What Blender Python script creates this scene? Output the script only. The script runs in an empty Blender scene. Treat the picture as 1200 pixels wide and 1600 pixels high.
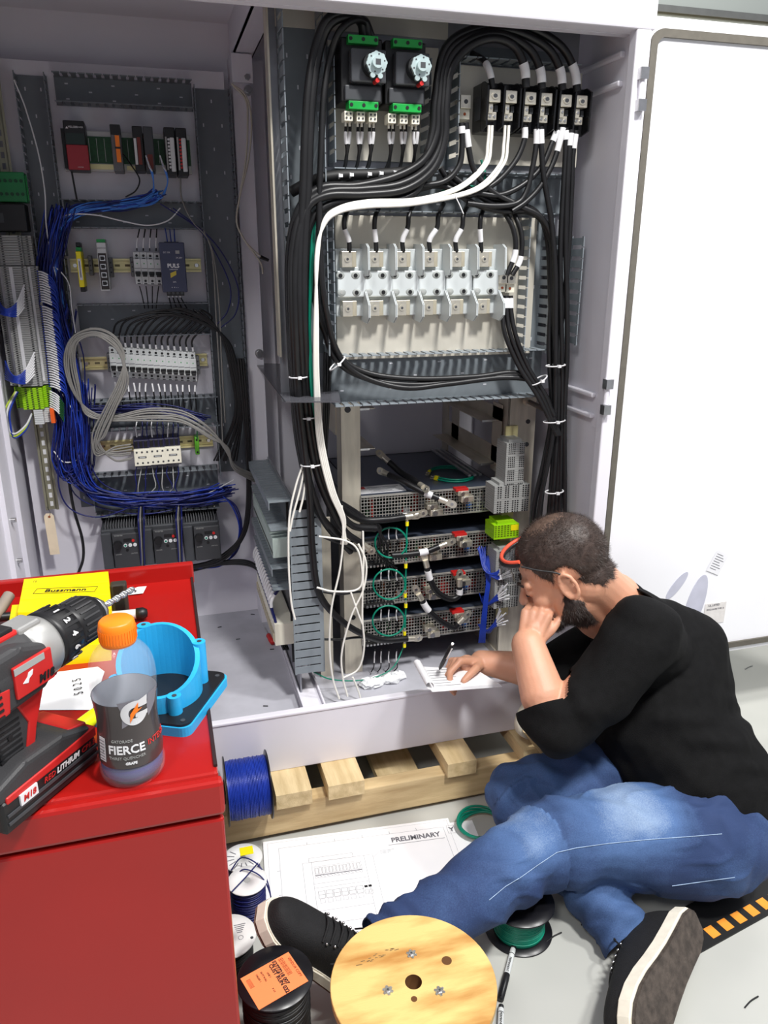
import bpy, bmesh, math, random
import numpy as np
from mathutils import Vector, Matrix
random.seed(7)
C = bpy.context.scene.collection
PI = math.pi
# ------------------------------------------------------------------ camera
H = 1.30
FPX = 1205.0; TH = math.radians(18.2); PH = math.radians(16.0)
F_ = Vector((math.sin(PH)*math.cos(TH), math.cos(PH)*math.cos(TH), -math.sin(TH)))
R_ = Vector((math.cos(PH), -math.sin(PH), 0))
U_ = Vector((math.sin(PH)*math.sin(TH), math.cos(PH)*math.sin(TH), math.cos(TH)))
cd = bpy.data.cameras.new('camera'); cam = bpy.data.objects.new('camera', cd); C.objects.link(cam)
cam.matrix_world = Matrix(((R_.x, U_.x, -F_.x, 0), (R_.y, U_.y, -F_.y, 0), (R_.z, U_.z, -F_.z, H), (0, 0, 0, 1)))
cd.sensor_fit = 'VERTICAL'; cd.sensor_height = 32.0; cd.lens = FPX/1600*32.0; cd.clip_start = 0.02
bpy.context.scene.camera = cam
def ray(x, y):
    return F_ + R_*((x-600)/FPX) + U_*((800-y)/FPX)
def PY(x, y, Y):
    r = ray(x, y); t = Y/r.y; return Vector((r.x*t, Y, H+r.z*t))
def PZ(x, y, Z):
    r = ray(x, y); t = (Z-H)/r.z; return Vector((r.x*t, r.y*t, Z))
def PX(x, y, X):
    r = ray(x, y); t = X/r.x; return Vector((X, r.y*t, H+r.z*t))
# ------------------------------------------------------------------ materials
def s2l(c):
    return tuple(((v/255)/12.92 if v/255 <= 0.04045 else ((v/255+0.055)/1.055)**2.4) for v in c)
MATS = {}
def mat(name, rgb, rough=0.5, metal=0.0, var=0.06, scale=20.0, bump=0.0, bscale=None, spec=0.5, coat=0.0, trans=0.0, ior=1.45, alpha=1.0, stretch=None, rgb2=None, thr=None):
    if name in MATS: return MATS[name]
    m = bpy.data.materials.new(name); m.use_nodes = True
    nt = m.node_tree; b = nt.nodes['Principled BSDF']
    c = s2l(rgb)
    b.inputs['Roughness'].default_value = rough; b.inputs['Metallic'].default_value = metal
    b.inputs['Specular IOR Level'].default_value = spec; b.inputs['Coat Weight'].default_value = coat
    b.inputs['Transmission Weight'].default_value = trans; b.inputs['IOR'].default_value = ior
    b.inputs['Alpha'].default_value = alpha
    tc = nt.nodes.new('ShaderNodeTexCoord'); mp = nt.nodes.new('ShaderNodeMapping')
    if stretch: mp.inputs['Scale'].default_value = stretch
    nt.links.new(tc.outputs['Object'], mp.inputs['Vector'])
    n = nt.nodes.new('ShaderNodeTexNoise'); n.inputs['Scale'].default_value = scale; n.inputs['Detail'].default_value = 4
    nt.links.new(mp.outputs['Vector'], n.inputs['Vector'])
    cr = nt.nodes.new('ShaderNodeValToRGB')
    if rgb2 is None:
        lo = tuple(max(0, v*(1-var)) for v in c); hi = tuple(min(1, v*(1+var)) for v in c)
    else: lo = c; hi = s2l(rgb2)
    e = cr.color_ramp.elements
    e[0].position = 0.35 if thr is None else thr[0]; e[1].position = 0.65 if thr is None else thr[1]
    e[0].color = (*lo, 1); e[1].color = (*hi, 1)
    nt.links.new(n.outputs['Fac'], cr.inputs['Fac']); nt.links.new(cr.outputs['Color'], b.inputs['Base Color'])
    if bump > 0:
        n2 = nt.nodes.new('ShaderNodeTexNoise'); n2.inputs['Scale'].default_value = bscale or scale*4; n2.inputs['Detail'].default_value = 3
        nt.links.new(mp.outputs['Vector'], n2.inputs['Vector'])
        bp = nt.nodes.new('ShaderNodeBump'); bp.inputs['Strength'].default_value = bump; bp.inputs['Distance'].default_value = 0.002
        nt.links.new(n2.outputs['Fac'], bp.inputs['Height']); nt.links.new(bp.outputs['Normal'], b.inputs['Normal'])
    MATS[name] = m; return m
WHITE = mat('white_powder_coat', (222, 220, 228), 0.35, var=0.02, scale=6, bump=0.06, bscale=700)
DOORW = mat('white_door_paint', (236, 236, 240), 0.38, var=0.015, scale=5)
PANW = mat('white_panel_paint', (208, 206, 214), 0.3, var=0.02, scale=8)
TRAY = mat('grey_tray_paint', (176, 176, 184), 0.4, var=0.10, scale=9, bump=0.05, bscale=600)
GALV = mat('galvanised_plate', (150, 152, 158), 0.45, 0.6, var=0.10, scale=14)
STEEL = mat('brushed_steel', (205, 198, 182), 0.42, 0.55, var=0.10, scale=9, stretch=(6, 1, 1))
BEIGE = mat('bare_steel_subplate', (208, 203, 190), 0.5, 0.25, var=0.06, scale=7, stretch=(2, 1, 1))
DUCT = mat('grey_duct_plastic', (128, 136, 142), 0.45, var=0.04)
DUCTB = mat('grey_duct_base', (112, 119, 124), 0.4, var=0.05)
BLK = mat('black_plastic', (24, 24, 26), 0.42, var=0.1)
RUB = mat('black_rubber', (18, 18, 19), 0.6, var=0.15, scale=30)
CABLE = mat('black_cable_jacket', (22, 22, 24), 0.38, var=0.15)
WCAB = mat('white_cable_jacket', (232, 230, 222), 0.4, var=0.03)
BLUEW = mat('blue_wire_jacket', (28, 56, 158), 0.35, var=0.15)
DBLUEW = mat('dark_blue_wire_jacket', (20, 27, 92), 0.38, var=0.2)
LBLUEW = mat('light_blue_wire_jacket', (60, 120, 205), 0.35, var=0.1)
GREENW = mat('green_wire_jacket', (0, 122, 98), 0.38, var=0.08)
GREYW = mat('grey_cable_jacket', (128, 126, 122), 0.45, var=0.06)
TAGW = mat('white_label_sleeve', (218, 218, 220), 0.5, var=0.02)
INK = mat('black_ink', (25, 25, 28), 0.7)
GINK = mat('grey_ink', (105, 105, 112), 0.7)
METAL = mat('zinc_metal', (205, 205, 205), 0.28, 1.0, var=0.08, scale=60)
TIN = mat('tinned_lug', (222, 216, 200), 0.3, 0.8, var=0.08, scale=90)
BRASSY = mat('yellow_passivated_rail', (224, 214, 160), 0.35, 0.45, var=0.06)
GREYT = mat('grey_terminal_plastic', (156, 157, 155), 0.5, var=0.04)
LGREY = mat('light_grey_plastic', (205, 208, 208), 0.4, var=0.03)
CREAM = mat('cream_plastic', (226, 222, 205), 0.42, var=0.03)
GREENP = mat('green_plastic', (24, 150, 70), 0.4, var=0.05)
GREENY = mat('green_yellow_terminal', (150, 205, 20), 0.4, var=0.05)
YEL = mat('yellow_plastic', (238, 222, 20), 0.4, var=0.04)
YELC = mat('yellow_cardboard', (250, 224, 0), 0.45, var=0.02, scale=12)
ORG = mat('orange_plastic', (250, 128, 20), 0.4, var=0.03)
RED = mat('red_paint', (158, 22, 18), 0.3, var=0.04, scale=5, coat=0.15)
REDP = mat('red_plastic', (188, 34, 32), 0.4, var=0.05)
DKGREY = mat('dark_grey_plastic', (62, 64, 68), 0.45, var=0.06)
MIDGREY = mat('mid_grey_plastic', (96, 97, 100), 0.45, var=0.06)
PSU = mat('slate_anodised_metal', (62, 66, 88), 0.4, 0.3, var=0.05)
PCB = mat('green_circuit_board', (30, 82, 44), 0.4, var=0.2, scale=120)
PAPER = mat('white_paper', (238, 238, 240), 0.7, var=0.01)
WOOD = None
# ------------------------------------------------------------------ mesh builder
class MB:
    def __init__(s): s.v = []; s.f = []; s.m = []; s.mats = []; s.sm = []
    def _mi(s, mt):
        if mt not in s.mats: s.mats.append(mt)
        return s.mats.index(mt)
    def add(s, vs, fs, mt, smooth=False):
        o = len(s.v); s.v.extend([tuple(v) for v in vs]); k = s._mi(mt)
        for f in fs: s.f.append(tuple(i+o for i in f)); s.m.append(k); s.sm.append(smooth)
        return s
    def box(s, x0, x1, y0, y1, z0, z1, mt, M=None):
        if x0 > x1: x0, x1 = x1, x0
        if y0 > y1: y0, y1 = y1, y0
        if z0 > z1: z0, z1 = z1, z0
        vs = [Vector((x, y, z)) for x in (x0, x1) for y in (y0, y1) for z in (z0, z1)]
        if M is not None: vs = [M @ v for v in vs]
        return s.add(vs, [(0, 1, 3, 2), (4, 6, 7, 5), (0, 4, 5, 1), (2, 3, 7, 6), (0, 2, 6, 4), (1, 5, 7, 3)], mt)
    def bbox(s, x0, x1, y0, y1, z0, z1, mt, b=0.002, M=None):
        """box with chamfered vertical-facing outline on the -y face"""
        if x0 > x1: x0, x1 = x1, x0
        if y0 > y1: y0, y1 = y1, y0
        if z0 > z1: z0, z1 = z1, z0
        bb = min(b, (x1-x0)*.3, (y1-y0)*.3, (z1-z0)*.3)
        bm = bmesh.new(); bmesh.ops.create_cube(bm, size=1)
        for v in bm.verts: v.co = Vector(((x0+x1)/2+v.co.x*(x1-x0), (y0+y1)/2+v.co.y*(y1-y0), (z0+z1)/2+v.co.z*(z1-z0)))
        bmesh.ops.bevel(bm, geom=bm.edges[:], offset=bb, segments=2, profile=0.5, affect='EDGES')
        return s.from_bm(bm, mt, M)
    def from_bm(s, bm, mt, M=None, smooth=False):
        bm.verts.index_update()
        vs = [(M @ v.co if M is not None else v.co.copy()) for v in bm.verts]
        fs = [[v.index for v in f.verts] for f in bm.faces]
        bm.free(); return s.add(vs, fs, mt, smooth)
    def tube(s, pts, r, mt, n=8, cap=True, rs=None):
        pts = [Vector(p) for p in pts]; L = len(pts)
        if L < 2: return s
        t0 = (pts[1]-pts[0]).normalized()
        nrm = t0.orthogonal().normalized(); vs = []
        for i, p in enumerate(pts):
            t = (pts[min(i+1, L-1)]-pts[max(i-1, 0)])
            if t.length < 1e-9: t = t0
            t = t.normalized()
            nrm = (nrm - t*nrm.dot(t))
            if nrm.length < 1e-6: nrm = t.orthogonal()
            nrm.normalize(); bi = t.cross(nrm)
            rr = rs[i] if rs else r
            for k in range(n):
                a = 2*PI*k/n; vs.append(p + (nrm*math.cos(a)+bi*math.sin(a))*rr)
        fs = []
        for i in range(L-1):
            for k in range(n):
                a = i*n+k; b = i*n+(k+1) % n; fs.append((a, b, b+n, a+n))
        s.add(vs, fs, mt, True)
        if cap:
            s.add(vs[:n], [tuple(range(n-1, -1, -1))], mt); s.add(vs[-n:], [tuple(range(n))], mt)
        return s
    def cyl(s, p0, p1, r, mt, n=16, r1=None, cap=True):
        r1 = r if r1 is None else r1
        p0 = Vector(p0); p1 = Vector(p1); t = (p1-p0).normalized(); a = t.orthogonal().normalized(); b = t.cross(a)
        vs = [p0+(a*math.cos(2*PI*k/n)+b*math.sin(2*PI*k/n))*r for k in range(n)]
        vs += [p1+(a*math.cos(2*PI*k/n)+b*math.sin(2*PI*k/n))*r1 for k in range(n)]
        s.add(vs, [(k, (k+1) % n, n+(k+1) % n, n+k) for k in range(n)], mt, True)
        if cap: s.add(vs[:n], [tuple(range(n-1, -1, -1))], mt); s.add(vs[n:], [tuple(range(n))], mt)
        return s
    def lathe(s, prof, mt, n=32, M=None, smooth=True, a0=0, a1=2*PI):
        full = abs(a1-a0-2*PI) < 1e-6
        vs = []; nn = n if full else n+1
        for r, z in prof:
            for k in range(nn):
                a = a0+(a1-a0)*k/n; v = Vector((r*math.cos(a), r*math.sin(a), z)); vs.append(M @ v if M is not None else v)
        fs = []
        for i in range(len(prof)-1):
            for k in range(n):
                k2 = (k+1) % nn if full else k+1
                fs.append((i*nn+k, i*nn+k2, (i+1)*nn+k2, (i+1)*nn+k))
        return s.add(vs, fs, mt, smooth)
    def prism(s, poly, y0, y1, mt, M=None, ax='y', smooth=False):
        """poly in (x,z), extruded along y (ax='y'), or (x,y) along z, or (y,z) along x"""
        def mk(a, b, c):
            v = {'y': Vector((a, c, b)), 'z': Vector((a, b, c)), 'x': Vector((c, a, b))}[ax]
            return M @ v if M is not None else v
        n = len(poly)
        vs = [mk(a, b, y0) for a, b in poly]+[mk(a, b, y1) for a, b in poly]
        s.add(vs, [(k, (k+1) % n, n+(k+1) % n, n+k) for k in range(n)], mt, smooth)
        return s.add(vs, [tuple(range(n-1, -1, -1)), tuple(range(n, 2*n))], mt)
    def sphere(s, c, r, mt, seg=16, ring=10, sc=(1, 1, 1), M=None):
        vs = []; fs = []; c = Vector(c)
        for i in range(ring+1):
            th = PI*i/ring
            for k in range(seg):
                a = 2*PI*k/seg
                v = Vector((math.sin(th)*math.cos(a)*sc[0], math.sin(th)*math.sin(a)*sc[1], math.cos(th)*sc[2]))*r
                if M is not None: v = M @ v
                vs.append(c+v)
        for i in range(ring):
            for k in range(seg):
                fs.append((i*seg+k, (i+1)*seg+k, (i+1)*seg+(k+1) % seg, i*seg+(k+1) % seg))
        return s.add(vs, fs, mt, True)
    def text(s, body, size, mt, M, align='CENTER', ext=0.0002, shear=0.0, sx=1.0, bold=0.0):
        cu = bpy.data.curves.new('t', 'FONT'); cu.body = body; cu.size = size; cu.align_x = align; cu.align_y = 'CENTER'
        cu.extrude = ext; cu.shear = shear; cu.resolution_u = 2; cu.offset = bold
        o = bpy.data.objects.new('t', cu); C.objects.link(o)
        dg = bpy.context.evaluated_depsgraph_get(); me = o.evaluated_get(dg).to_mesh()
        S = Matrix.Diagonal((sx, 1, 1, 1))
        vs = [M @ S @ v.co for v in me.vertices]; fs = [tuple(p.vertices) for p in me.polygons]
        o.evaluated_get(dg).to_mesh_clear(); bpy.data.objects.remove(o); bpy.data.curves.remove(cu)
        return s.add(vs, fs, mt)
    def build(s, name, parent=None, loc=None, rot=None):
        me = bpy.data.meshes.new(name); me.from_pydata(s.v, [], s.f)
        for mt in s.mats: me.materials.append(mt)
        me.polygons.foreach_set('material_index', s.m); me.polygons.foreach_set('use_smooth', s.sm)
        me.update(); me.validate()
        o = bpy.data.objects.new(name, me); C.objects.link(o)
        if parent is not None: o.parent = parent
        if loc is not None: o.location = loc
        if rot is not None: o.rotation_euler = rot
        return o
def frame(o, ex, ey):
    """matrix with local x=ex, y=ey, z=ex×ey at o"""
    ex = Vector(ex).normalized(); ey = Vector(ey); ey = (ey-ex*ey.dot(ex)).normalized(); ez = ex.cross(ey); o = Vector(o)
    return Matrix(((ex.x, ey.x, ez.x, o.x), (ex.y, ey.y, ez.y, o.y), (ex.z, ey.z, ez.z, o.z), (0, 0, 0, 1)))
def facing(x, y, z):
    """text frame that faces the viewer side (-Y): x right, y up"""
    return frame((x, y, z), (1, 0, 0), (0, 0, 1))
def tag(o, label=None, cat=None, group=None, kind=None):
    if label: o['label'] = label
    if cat: o['category'] = cat
    if group: o['group'] = group
    if kind: o['kind'] = kind
    return o
def thing(name, label, cat, loc=(0, 0, 0), rz=0.0, group=None, M=None):
    o = bpy.data.objects.new(name, None); C.objects.link(o); o.empty_display_size = 0.02
    if M is not None: o.matrix_world = M
    else: o.location = loc; o.rotation_euler = (0, 0, rz)
    return tag(o, label, cat, group)
def copy_tree(o, loc=None, label=None, parent=None, M=None):
    c = o.copy(); C.objects.link(c)
    if parent is not None: c.parent = parent
    for ch in [q for q in bpy.data.objects if q.parent == o]: copy_tree(ch, parent=c)
    if M is not None: c.matrix_world = M
    if loc is not None: c.location = loc
    if label: c['label'] = label
    return c
def smooth_path(pts, k=8):
    """Catmull-Rom through the points"""
    P = [Vector(p) for p in pts]
    if len(P) < 3: return P
    Q = [P[0]*2-P[1]]+P+[P[-1]*2-P[-2]]; out = []
    for i in range(1, len(Q)-2):
        a, b, c, d = Q[i-1], Q[i], Q[i+1], Q[i+2]
        for j in range(k):
            t = j/k
            out.append(0.5*((2*b)+(-a+c)*t+(2*a-5*b+4*c-d)*t*t+(-a+3*b-3*c+d)*t**3))
    out.append(P[-1]); return out
def wpts(seq, Y=None):
    """(x, y[, Y]) photo points placed at their depths"""
    out = []
    for p in seq:
        out.append(PY(p[0], p[1], p[2] if len(p) > 2 else Y))
    return out
# ------------------------------------------------------------------ setting
def floor_mat():
    m = mat('grey_epoxy_floor', (172, 173, 168), 0.32, var=0.05, scale=1.5, bump=0.03, bscale=60, rgb2=(186, 186, 180))
    return m
fl = MB(); fl.box(-4, 6, -3, 6.0, -0.05, 0, floor_mat()); tag(fl.build('floor'), kind='structure')
WALLM = mat('pale_grey_wall_paint', (150, 156, 153), 0.7, var=0.03, scale=2)
wb = MB(); wb.box(-4, 6, 4.4, 4.5, 0, 5.0, WALLM); tag(wb.build('wall_back'), kind='structure')
tr = MB(); zz0 = PY(1100, 19, 4.37).z; tr.box(-4, 6, 4.375, 4.4, zz0-.015, zz0+.02, mat('dark_grey_trim', (92, 94, 94), 0.6))
tag(tr.build('trim_1'), kind='structure')
tr2 = MB(); tr2.box(-4, 6, 4.34, 4.4, zz0-.30, zz0-.05, mat('pale_timber', (206, 186, 140), 0.6, var=0.08, scale=4, stretch=(0.3, 1, 4))); tag(tr2.build('trim_2'), kind='structure')
wl = MB(); wl.box(-4.1, -4, -3, 4.5, 0, 5, WALLM); tag(wl.build('wall_left'), kind='structure')

# ------------------------------------------------------------------ the cabinet (enclosure)
YF, YB, XL, XR = 1.58, 2.36, -0.40, 0.99
XC = -0.52                       # cabinet's far side beyond the frame
ZB, ZT = 0.13, 1.90; ZFL = 0.193; ZH = 1.738; ZL = 0.284
cab = thing('electrical_cabinet', 'tall open white two-bay electrical cabinet standing on the wooden pallet', 'cabinet', (0, 0, 0))
s = MB()
s.box(XC-.01, XR+.012, YB, YB+.012, ZB, ZT, WHITE)                  # back
s.box(XR, XR+.006, YF+.02, YB, ZFL, ZT, WHITE)                       # right side
s.build('back_shell', cab)
s = MB(); s.box(XL-.01, XL, YF+.02, YB, ZFL, ZT, WHITE)
s.box(XL-.001, XL+.012, 1.95, 1.965, ZFL, ZT, WHITE); s.box(XL-.001, XL+.012, 2.12, 2.135, ZFL, ZT, WHITE)
s.build('side_panel', cab)
s = MB(); s.box(XC, XR+.012, YF, YB, ZT-.012, ZT, WHITE); s.build('roof_panel', cab)
s = MB(); s.bbox(XC, XR+.03, YF-.018, YF+.03, ZH, ZT+.04, WHITE, .004)
s.box(XC, XR, YF+.03, YF+.05, ZH, ZH+.015, WHITE); s.build('header', cab)
s = MB(); s.bbox(XR-.012, XR+.022, YF-.016, YF+.012, ZL-.02, ZH+.01, WHITE, .003); s.build('jamb', cab)
s = MB(); s.box(XL-.03, XL+.01, YF-.016, YF+.012, ZL-.02, ZH+.01, WHITE); s.build('jamb', cab)
s = MB(); s.box(XC, XR, YF+.01, YB, ZFL-.012, ZFL, TRAY); s.build('floor_pan', cab)
s = MB(); s.bbox(XC, XR+.012, YF-.004, YF+.004, ZB, ZL-.002, WHITE, .002)
s.bbox(XC, XR+.012, YF-.006, YF+.014, ZL-.008, ZL, WHITE, .003)
s.box(XC, XR, YF-.002, YF+.02, ZB, ZB+.006, WHITE); s.build('front_sill', cab)
s = MB(); s.box(XC, XR, YF+.0, YB, ZB, ZB+.05, WHITE); s.build('base_frame', cab)
# floor channel and the ceiling/back channel between the bays
s = MB()
s.box(.272, .276, YF+.014, YB, ZFL, ZFL+.028, WHITE); s.box(.272, .33, YF+.014, YB, ZFL+.012, ZFL+.016, WHITE)
s.box(.326, .33, YF+.014, YB, ZFL, ZFL+.028, WHITE); s.build('floor_channel', cab)
s = MB(); s.box(.248, .252, YF+.03, YB, 1.80, 1.888, WHITE); s.box(.248, .30, YF+.03, YB, 1.80, 1.806, WHITE); s.box(.297, .30, YF+.03, YB, 1.80, 1.83, WHITE)
s.build('ceiling_channel', cab)
s = MB()
xa, xb = PY(372, 300, 2.26).x, PY(399, 300, 2.26).x
s.box(xa, xb, 2.256, 2.262, ZFL, 1.80, WHITE); s.box(xb-.003, xb, 2.262, YB, ZFL, 1.80, WHITE); s.box(xa, xa+.003, 2.262, YB, ZFL, 1.80, WHITE)
s.box(xb-.002, xb+.045, 2.33, 2.336, ZFL, 1.80, WHITE)
post = s.build('centre_post', cab)
s = MB(); s.box(xa, xb+.006, 2.246, 2.256, PY(385, 130, 2.25).z, PY(385, 85, 2.25).z, WHITE); s.build('post_bracket', cab)
for (x, y) in ((386, 121), (388, 141), (405, 552)):
    s = MB(); p = PY(x, y, 2.25); s.cyl(p+Vector((0, 0, 0)), p-Vector((0, .008, 0)), .008, METAL, 6); s.cyl(p+Vector((0, .006, 0)), p, .012, METAL, 16)
    s.build('bolt', cab)
for (x, y) in ((17, 813), (27, 876)):
    s = MB(); p = PX(x, y, XL); s.cyl(p, p+Vector((.012, 0, 0)), .007, METAL, 6); s.build('bolt', cab)
# horizontal stiffening ribs on the side wall by the door
for z in (1.70, 1.645, .985, .935):
    s = MB(); s.bbox(XR-.012, XR+.001, 1.62, YB-.01, z, z+.012, WHITE, .004); s.build('wall_rib', cab)
# ------------------------------------------------------------------ door swung fully open
DY = 1.60
DX0 = XR+.030; DX1 = 2.0; DZ0, DZ1 = .246, 1.775
s = MB(); s.bbox(DX0, DX1, DY, DY+.022, DZ0, DZ1, DOORW, .004); door = s.build('door', cab)
SEAL = mat('grey_door_gasket', (92, 88, 80), 0.7, var=0.08, scale=60)
s = MB(); gx0 = DX0+.012; gz0, gz1 = .262, 1.752; w = .016; rr = .03
outer = []; inner = []
def rrect(x0, x1, z0, z1, r, n=6):
    out = []
    for cx, cz, a0 in ((x1-r, z1-r, 0), (x0+r, z1-r, 90), (x0+r, z0+r, 180), (x1-r, z0+r, 270)):
        for k in range(n+1):
            a = math.radians(a0+90*k/n); out.append((cx+r*math.cos(a), cz+r*math.sin(a)))
    return out
o_ = rrect(gx0, DX1-.02, gz0, gz1, rr); i_ = rrect(gx0+w, DX1-.02-w, gz0+w, gz1-w, rr*.6); n = len(o_)
vs = [(x, DY-.006, z) for x, z in o_]+[(x, DY-.006, z) for x, z in i_]+[(x, DY+.001, z) for x, z in o_]+[(x, DY+.001, z) for x, z in i_]
fs = [(k, (k+1) % n, n+(k+1) % n, n+k) for k in range(n)]+[(k, (k+1) % n, 2*n+(k+1) % n, 2*n+k) for k in range(n)]+[(n+k, n+(k+1) % n, 3*n+(k+1) % n, 3*n+k) for k in range(n)]
s.add(vs, fs, SEAL); s.build('gasket', door)
for (x, y) in ((1002, 115), (998, 165), (948, 600), (944, 640)):
    s = MB(); p = PY(x, y, YF-.02); s.box(p.x-.006, p.x+.012, YF-.03, YF-.012, p.z-.011, p.z+.011, METAL); s.build('hinge_knuckle', cab)
for (y0, y1, x0) in ((122, 156, 1000), (606, 632, 946)):
    s = MB(); a = PY(x0, y0, YF-.02); b = PY(x0, y1, YF-.02); a.x = b.x; s.cyl(a, b, .006, WHITE, 12); s.build('hinge_pin', cab)
# oval door openings as flat patches, recess shade put in their colour; stickers
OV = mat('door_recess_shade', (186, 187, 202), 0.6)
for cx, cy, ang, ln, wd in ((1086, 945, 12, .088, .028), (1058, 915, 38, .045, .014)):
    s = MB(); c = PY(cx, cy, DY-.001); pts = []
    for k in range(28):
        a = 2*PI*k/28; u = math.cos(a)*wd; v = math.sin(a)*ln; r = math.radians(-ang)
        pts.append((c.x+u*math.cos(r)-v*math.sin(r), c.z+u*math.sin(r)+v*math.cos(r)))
    s.prism(pts, DY-.0012, DY+.001, OV); s.build('oval_recess_shade', door)
s = MB(); c = PY(1115, 958, DY-.002)
s.box(c.x-.03, c.x+.038, DY-.0015, DY+.001, c.z-.032, c.z+.03, mat('silver_sticker', (216, 212, 210), .5, var=.05, scale=80))
s.text('UL LISTED', .008, GINK, facing(c.x-.002, DY-.002, c.z+.024)); s.text('ENCLOSURE TYPE 12', .006, GINK, facing(c.x+.004, DY-.002, c.z+.012))
s.build('rating_sticker', door)
s = MB(); c = PY(1122, 880, DY-.002); r = math.radians(-25)
ex = Vector((math.cos(r), 0, math.sin(r))); ey = Vector((-math.sin(r), 0, math.cos(r)))
M = frame(c, ex, ey)
s.add([M @ Vector(v) for v in ((-.024, -.03, 0), (.02, -.03, 0), (.02, .032, 0), (-.024, .032, 0))], [(0, 1, 2, 3)], mat('pale_sticker', (228, 228, 232), .5, var=.02))
for k in range(7): s.add([M @ Vector(v) for v in ((-.018, .022-k*.007, .0004), (.004+.010*((k*7) % 3)/2, .022-k*.007, .0004), (.004+.010*((k*7) % 3)/2, .0235-k*.007, .0004), (-.018, .0235-k*.007, .0004))], [(0, 1, 2, 3)], GINK)
s.build('warning_sticker', door)
# ------------------------------------------------------------------ sub-panels
YP = 2.29
s = MB()
px0 = PY(70, 800, YP).x; zb = PY(250, 886, YP).z; zt = PY(180, 106, YP).z
s.box(-.385, .222, YP, YP+.008, zb, zt+.005, PANW); s.build('sub_panel', cab, None)
YR = 1.76
s = MB(); a = PY(427, 300, YR); 
s.box(a.x, .957, YR, YR+.006, PY(600, 625, YR).z+.008, 1.80, GALV); s.build('sub_panel', cab)
s = MB(); s.box(a.x-.003, a.x+.001, YR-.02, YR+.02, PY(450, 556, YR).z, 1.80, STEEL); s.build('panel_flange', cab)
def plate(x0, y0, x1, y1, Y, m=BEIGE):
    a = PY(x0, y0, Y); b = PY(x1, y1, Y); s = MB(); s.bbox(a.x, b.x, Y, Y+.008, a.z, b.z, m, .001); return s.build('device_plate', cab)
plate(512, 62, 682, 255, YR-.01); plate(705, 100, 900, 262, YR-.01); plate(523, 336, 828, 552, YR-.01)
plate(428, -10, 700, 62, YR-.004)
# pallet --------------------------------------------------------------
WOOD = mat('pallet_pine', (176, 150, 108), 0.7, var=0.2, scale=5, stretch=(1.2, 9, 9), bump=0.3, bscale=40, rgb2=(210, 186, 142), thr=(0.3, 0.7))
WOOD2 = mat('pallet_pine_lengthwise', (186, 162, 118), 0.7, var=0.2, scale=5, stretch=(9, 1.2, 9), bump=0.3, bscale=40, rgb2=(222, 200, 156), thr=(0.3, 0.7))
pal = thing('wooden_pallet', 'weathered pine pallet under the white cabinet', 'pallet', (0, 0, 0))
s = MB(); s.bbox(-.5, 1.02, 1.500, 1.54, 0.012, .092, WOOD, .003); s.build('stringer', pal)
s = MB(); s.bbox(-.5, 1.02, 1.95, 1.99, 0.012, .092, WOOD, .003); s.build('stringer', pal)
s = MB(); s.bbox(-.5, 1.02, 2.32, 2.36, 0.012, .092, WOOD, .003); s.build('stringer', pal)
def deck(xa, xb, xa2, y0=1.485, top=.13, th=.038):
    s = MB(); y1 = 2.37; sh = xa2-xa
    vs = [(xa, y0, top-th), (xb, y0, top-th), (xb, y0, top), (xa, y0, top), (xa+sh, y1, top-th), (xb+sh, y1, top-th), (xb+sh, y1, top), (xa+sh, y1, top)]
    s.add(vs, [(0, 1, 2, 3), (5, 4, 7, 6), (3, 2, 6, 7), (1, 0, 4, 5), (0, 3, 7, 4), (2, 1, 5, 6)], WOOD2); s.build('deck_board', pal)
for x0, x1, y in ((433, 489, 1276), (514, 570, 1262), (699, 743, 1232)):
    a = PY(x0, y, 1.485).x; b = PY(x1, y, 1.485).x
    deck(a, b, a)
deck(PY(433, 1276, 1.485).x-.25, PY(433, 1276, 1.485).x-.16, PY(433, 1276, 1.485).x-.25)
deck(.79, .88, .79); deck(PY(660, 1240, 1.53).x-.1, PY(668, 1240, 1.53).x-.005, PY(660, 1240, 1.53).x-.1, 1.545, .050, .02)
# ------------------------------------------------------------------ lights
def area(name, loc, target, sx, sy, power, col=(1, 1, 1)):
    ld = bpy.data.lights.new(name, 'AREA'); ld.shape = 'RECTANGLE'; ld.size = sx; ld.size_y = sy; ld.energy = power; ld.color = col
    o = bpy.data.objects.new(name, ld); C.objects.link(o); o.location = loc
    o.rotation_euler = (Vector(target)-Vector(loc)).to_track_quat('-Z', 'Y').to_euler(); return o
area('high_bay_light', (0.9, -0.3, 3.7), (0.9, 1.7, 0.6), .35, .35, 125, (1, .985, .96))
area('high_bay_light', (2.6, 0.2, 4.2), (1.4, 1.7, 0.6), .4, .4, 105, (1, .985, .96))
area('high_bay_light', (-1.6, -1.5, 4.4), (0.2, 1.7, 0.8), .8, .8, 60, (1, .985, .97))
area('high_bay_light', (2.2, 3.4, 4.3), (2.2, 3.0, 0), .8, .8, 70, (1, .98, .92))
w = bpy.data.worlds.new('world'); bpy.context.scene.world = w; w.use_nodes = True
w.node_tree.nodes['Background'].inputs[0].default_value = (.85, .88, 1.0, 1); w.node_tree.nodes['Background'].inputs[1].default_value = .36
vs_ = bpy.context.scene.view_settings; vs_.view_transform = 'Standard'; vs_.look = 'None'; vs_.gamma = 1.0; vs_.exposure = 0.12; vs_.use_curve_mapping = False
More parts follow.
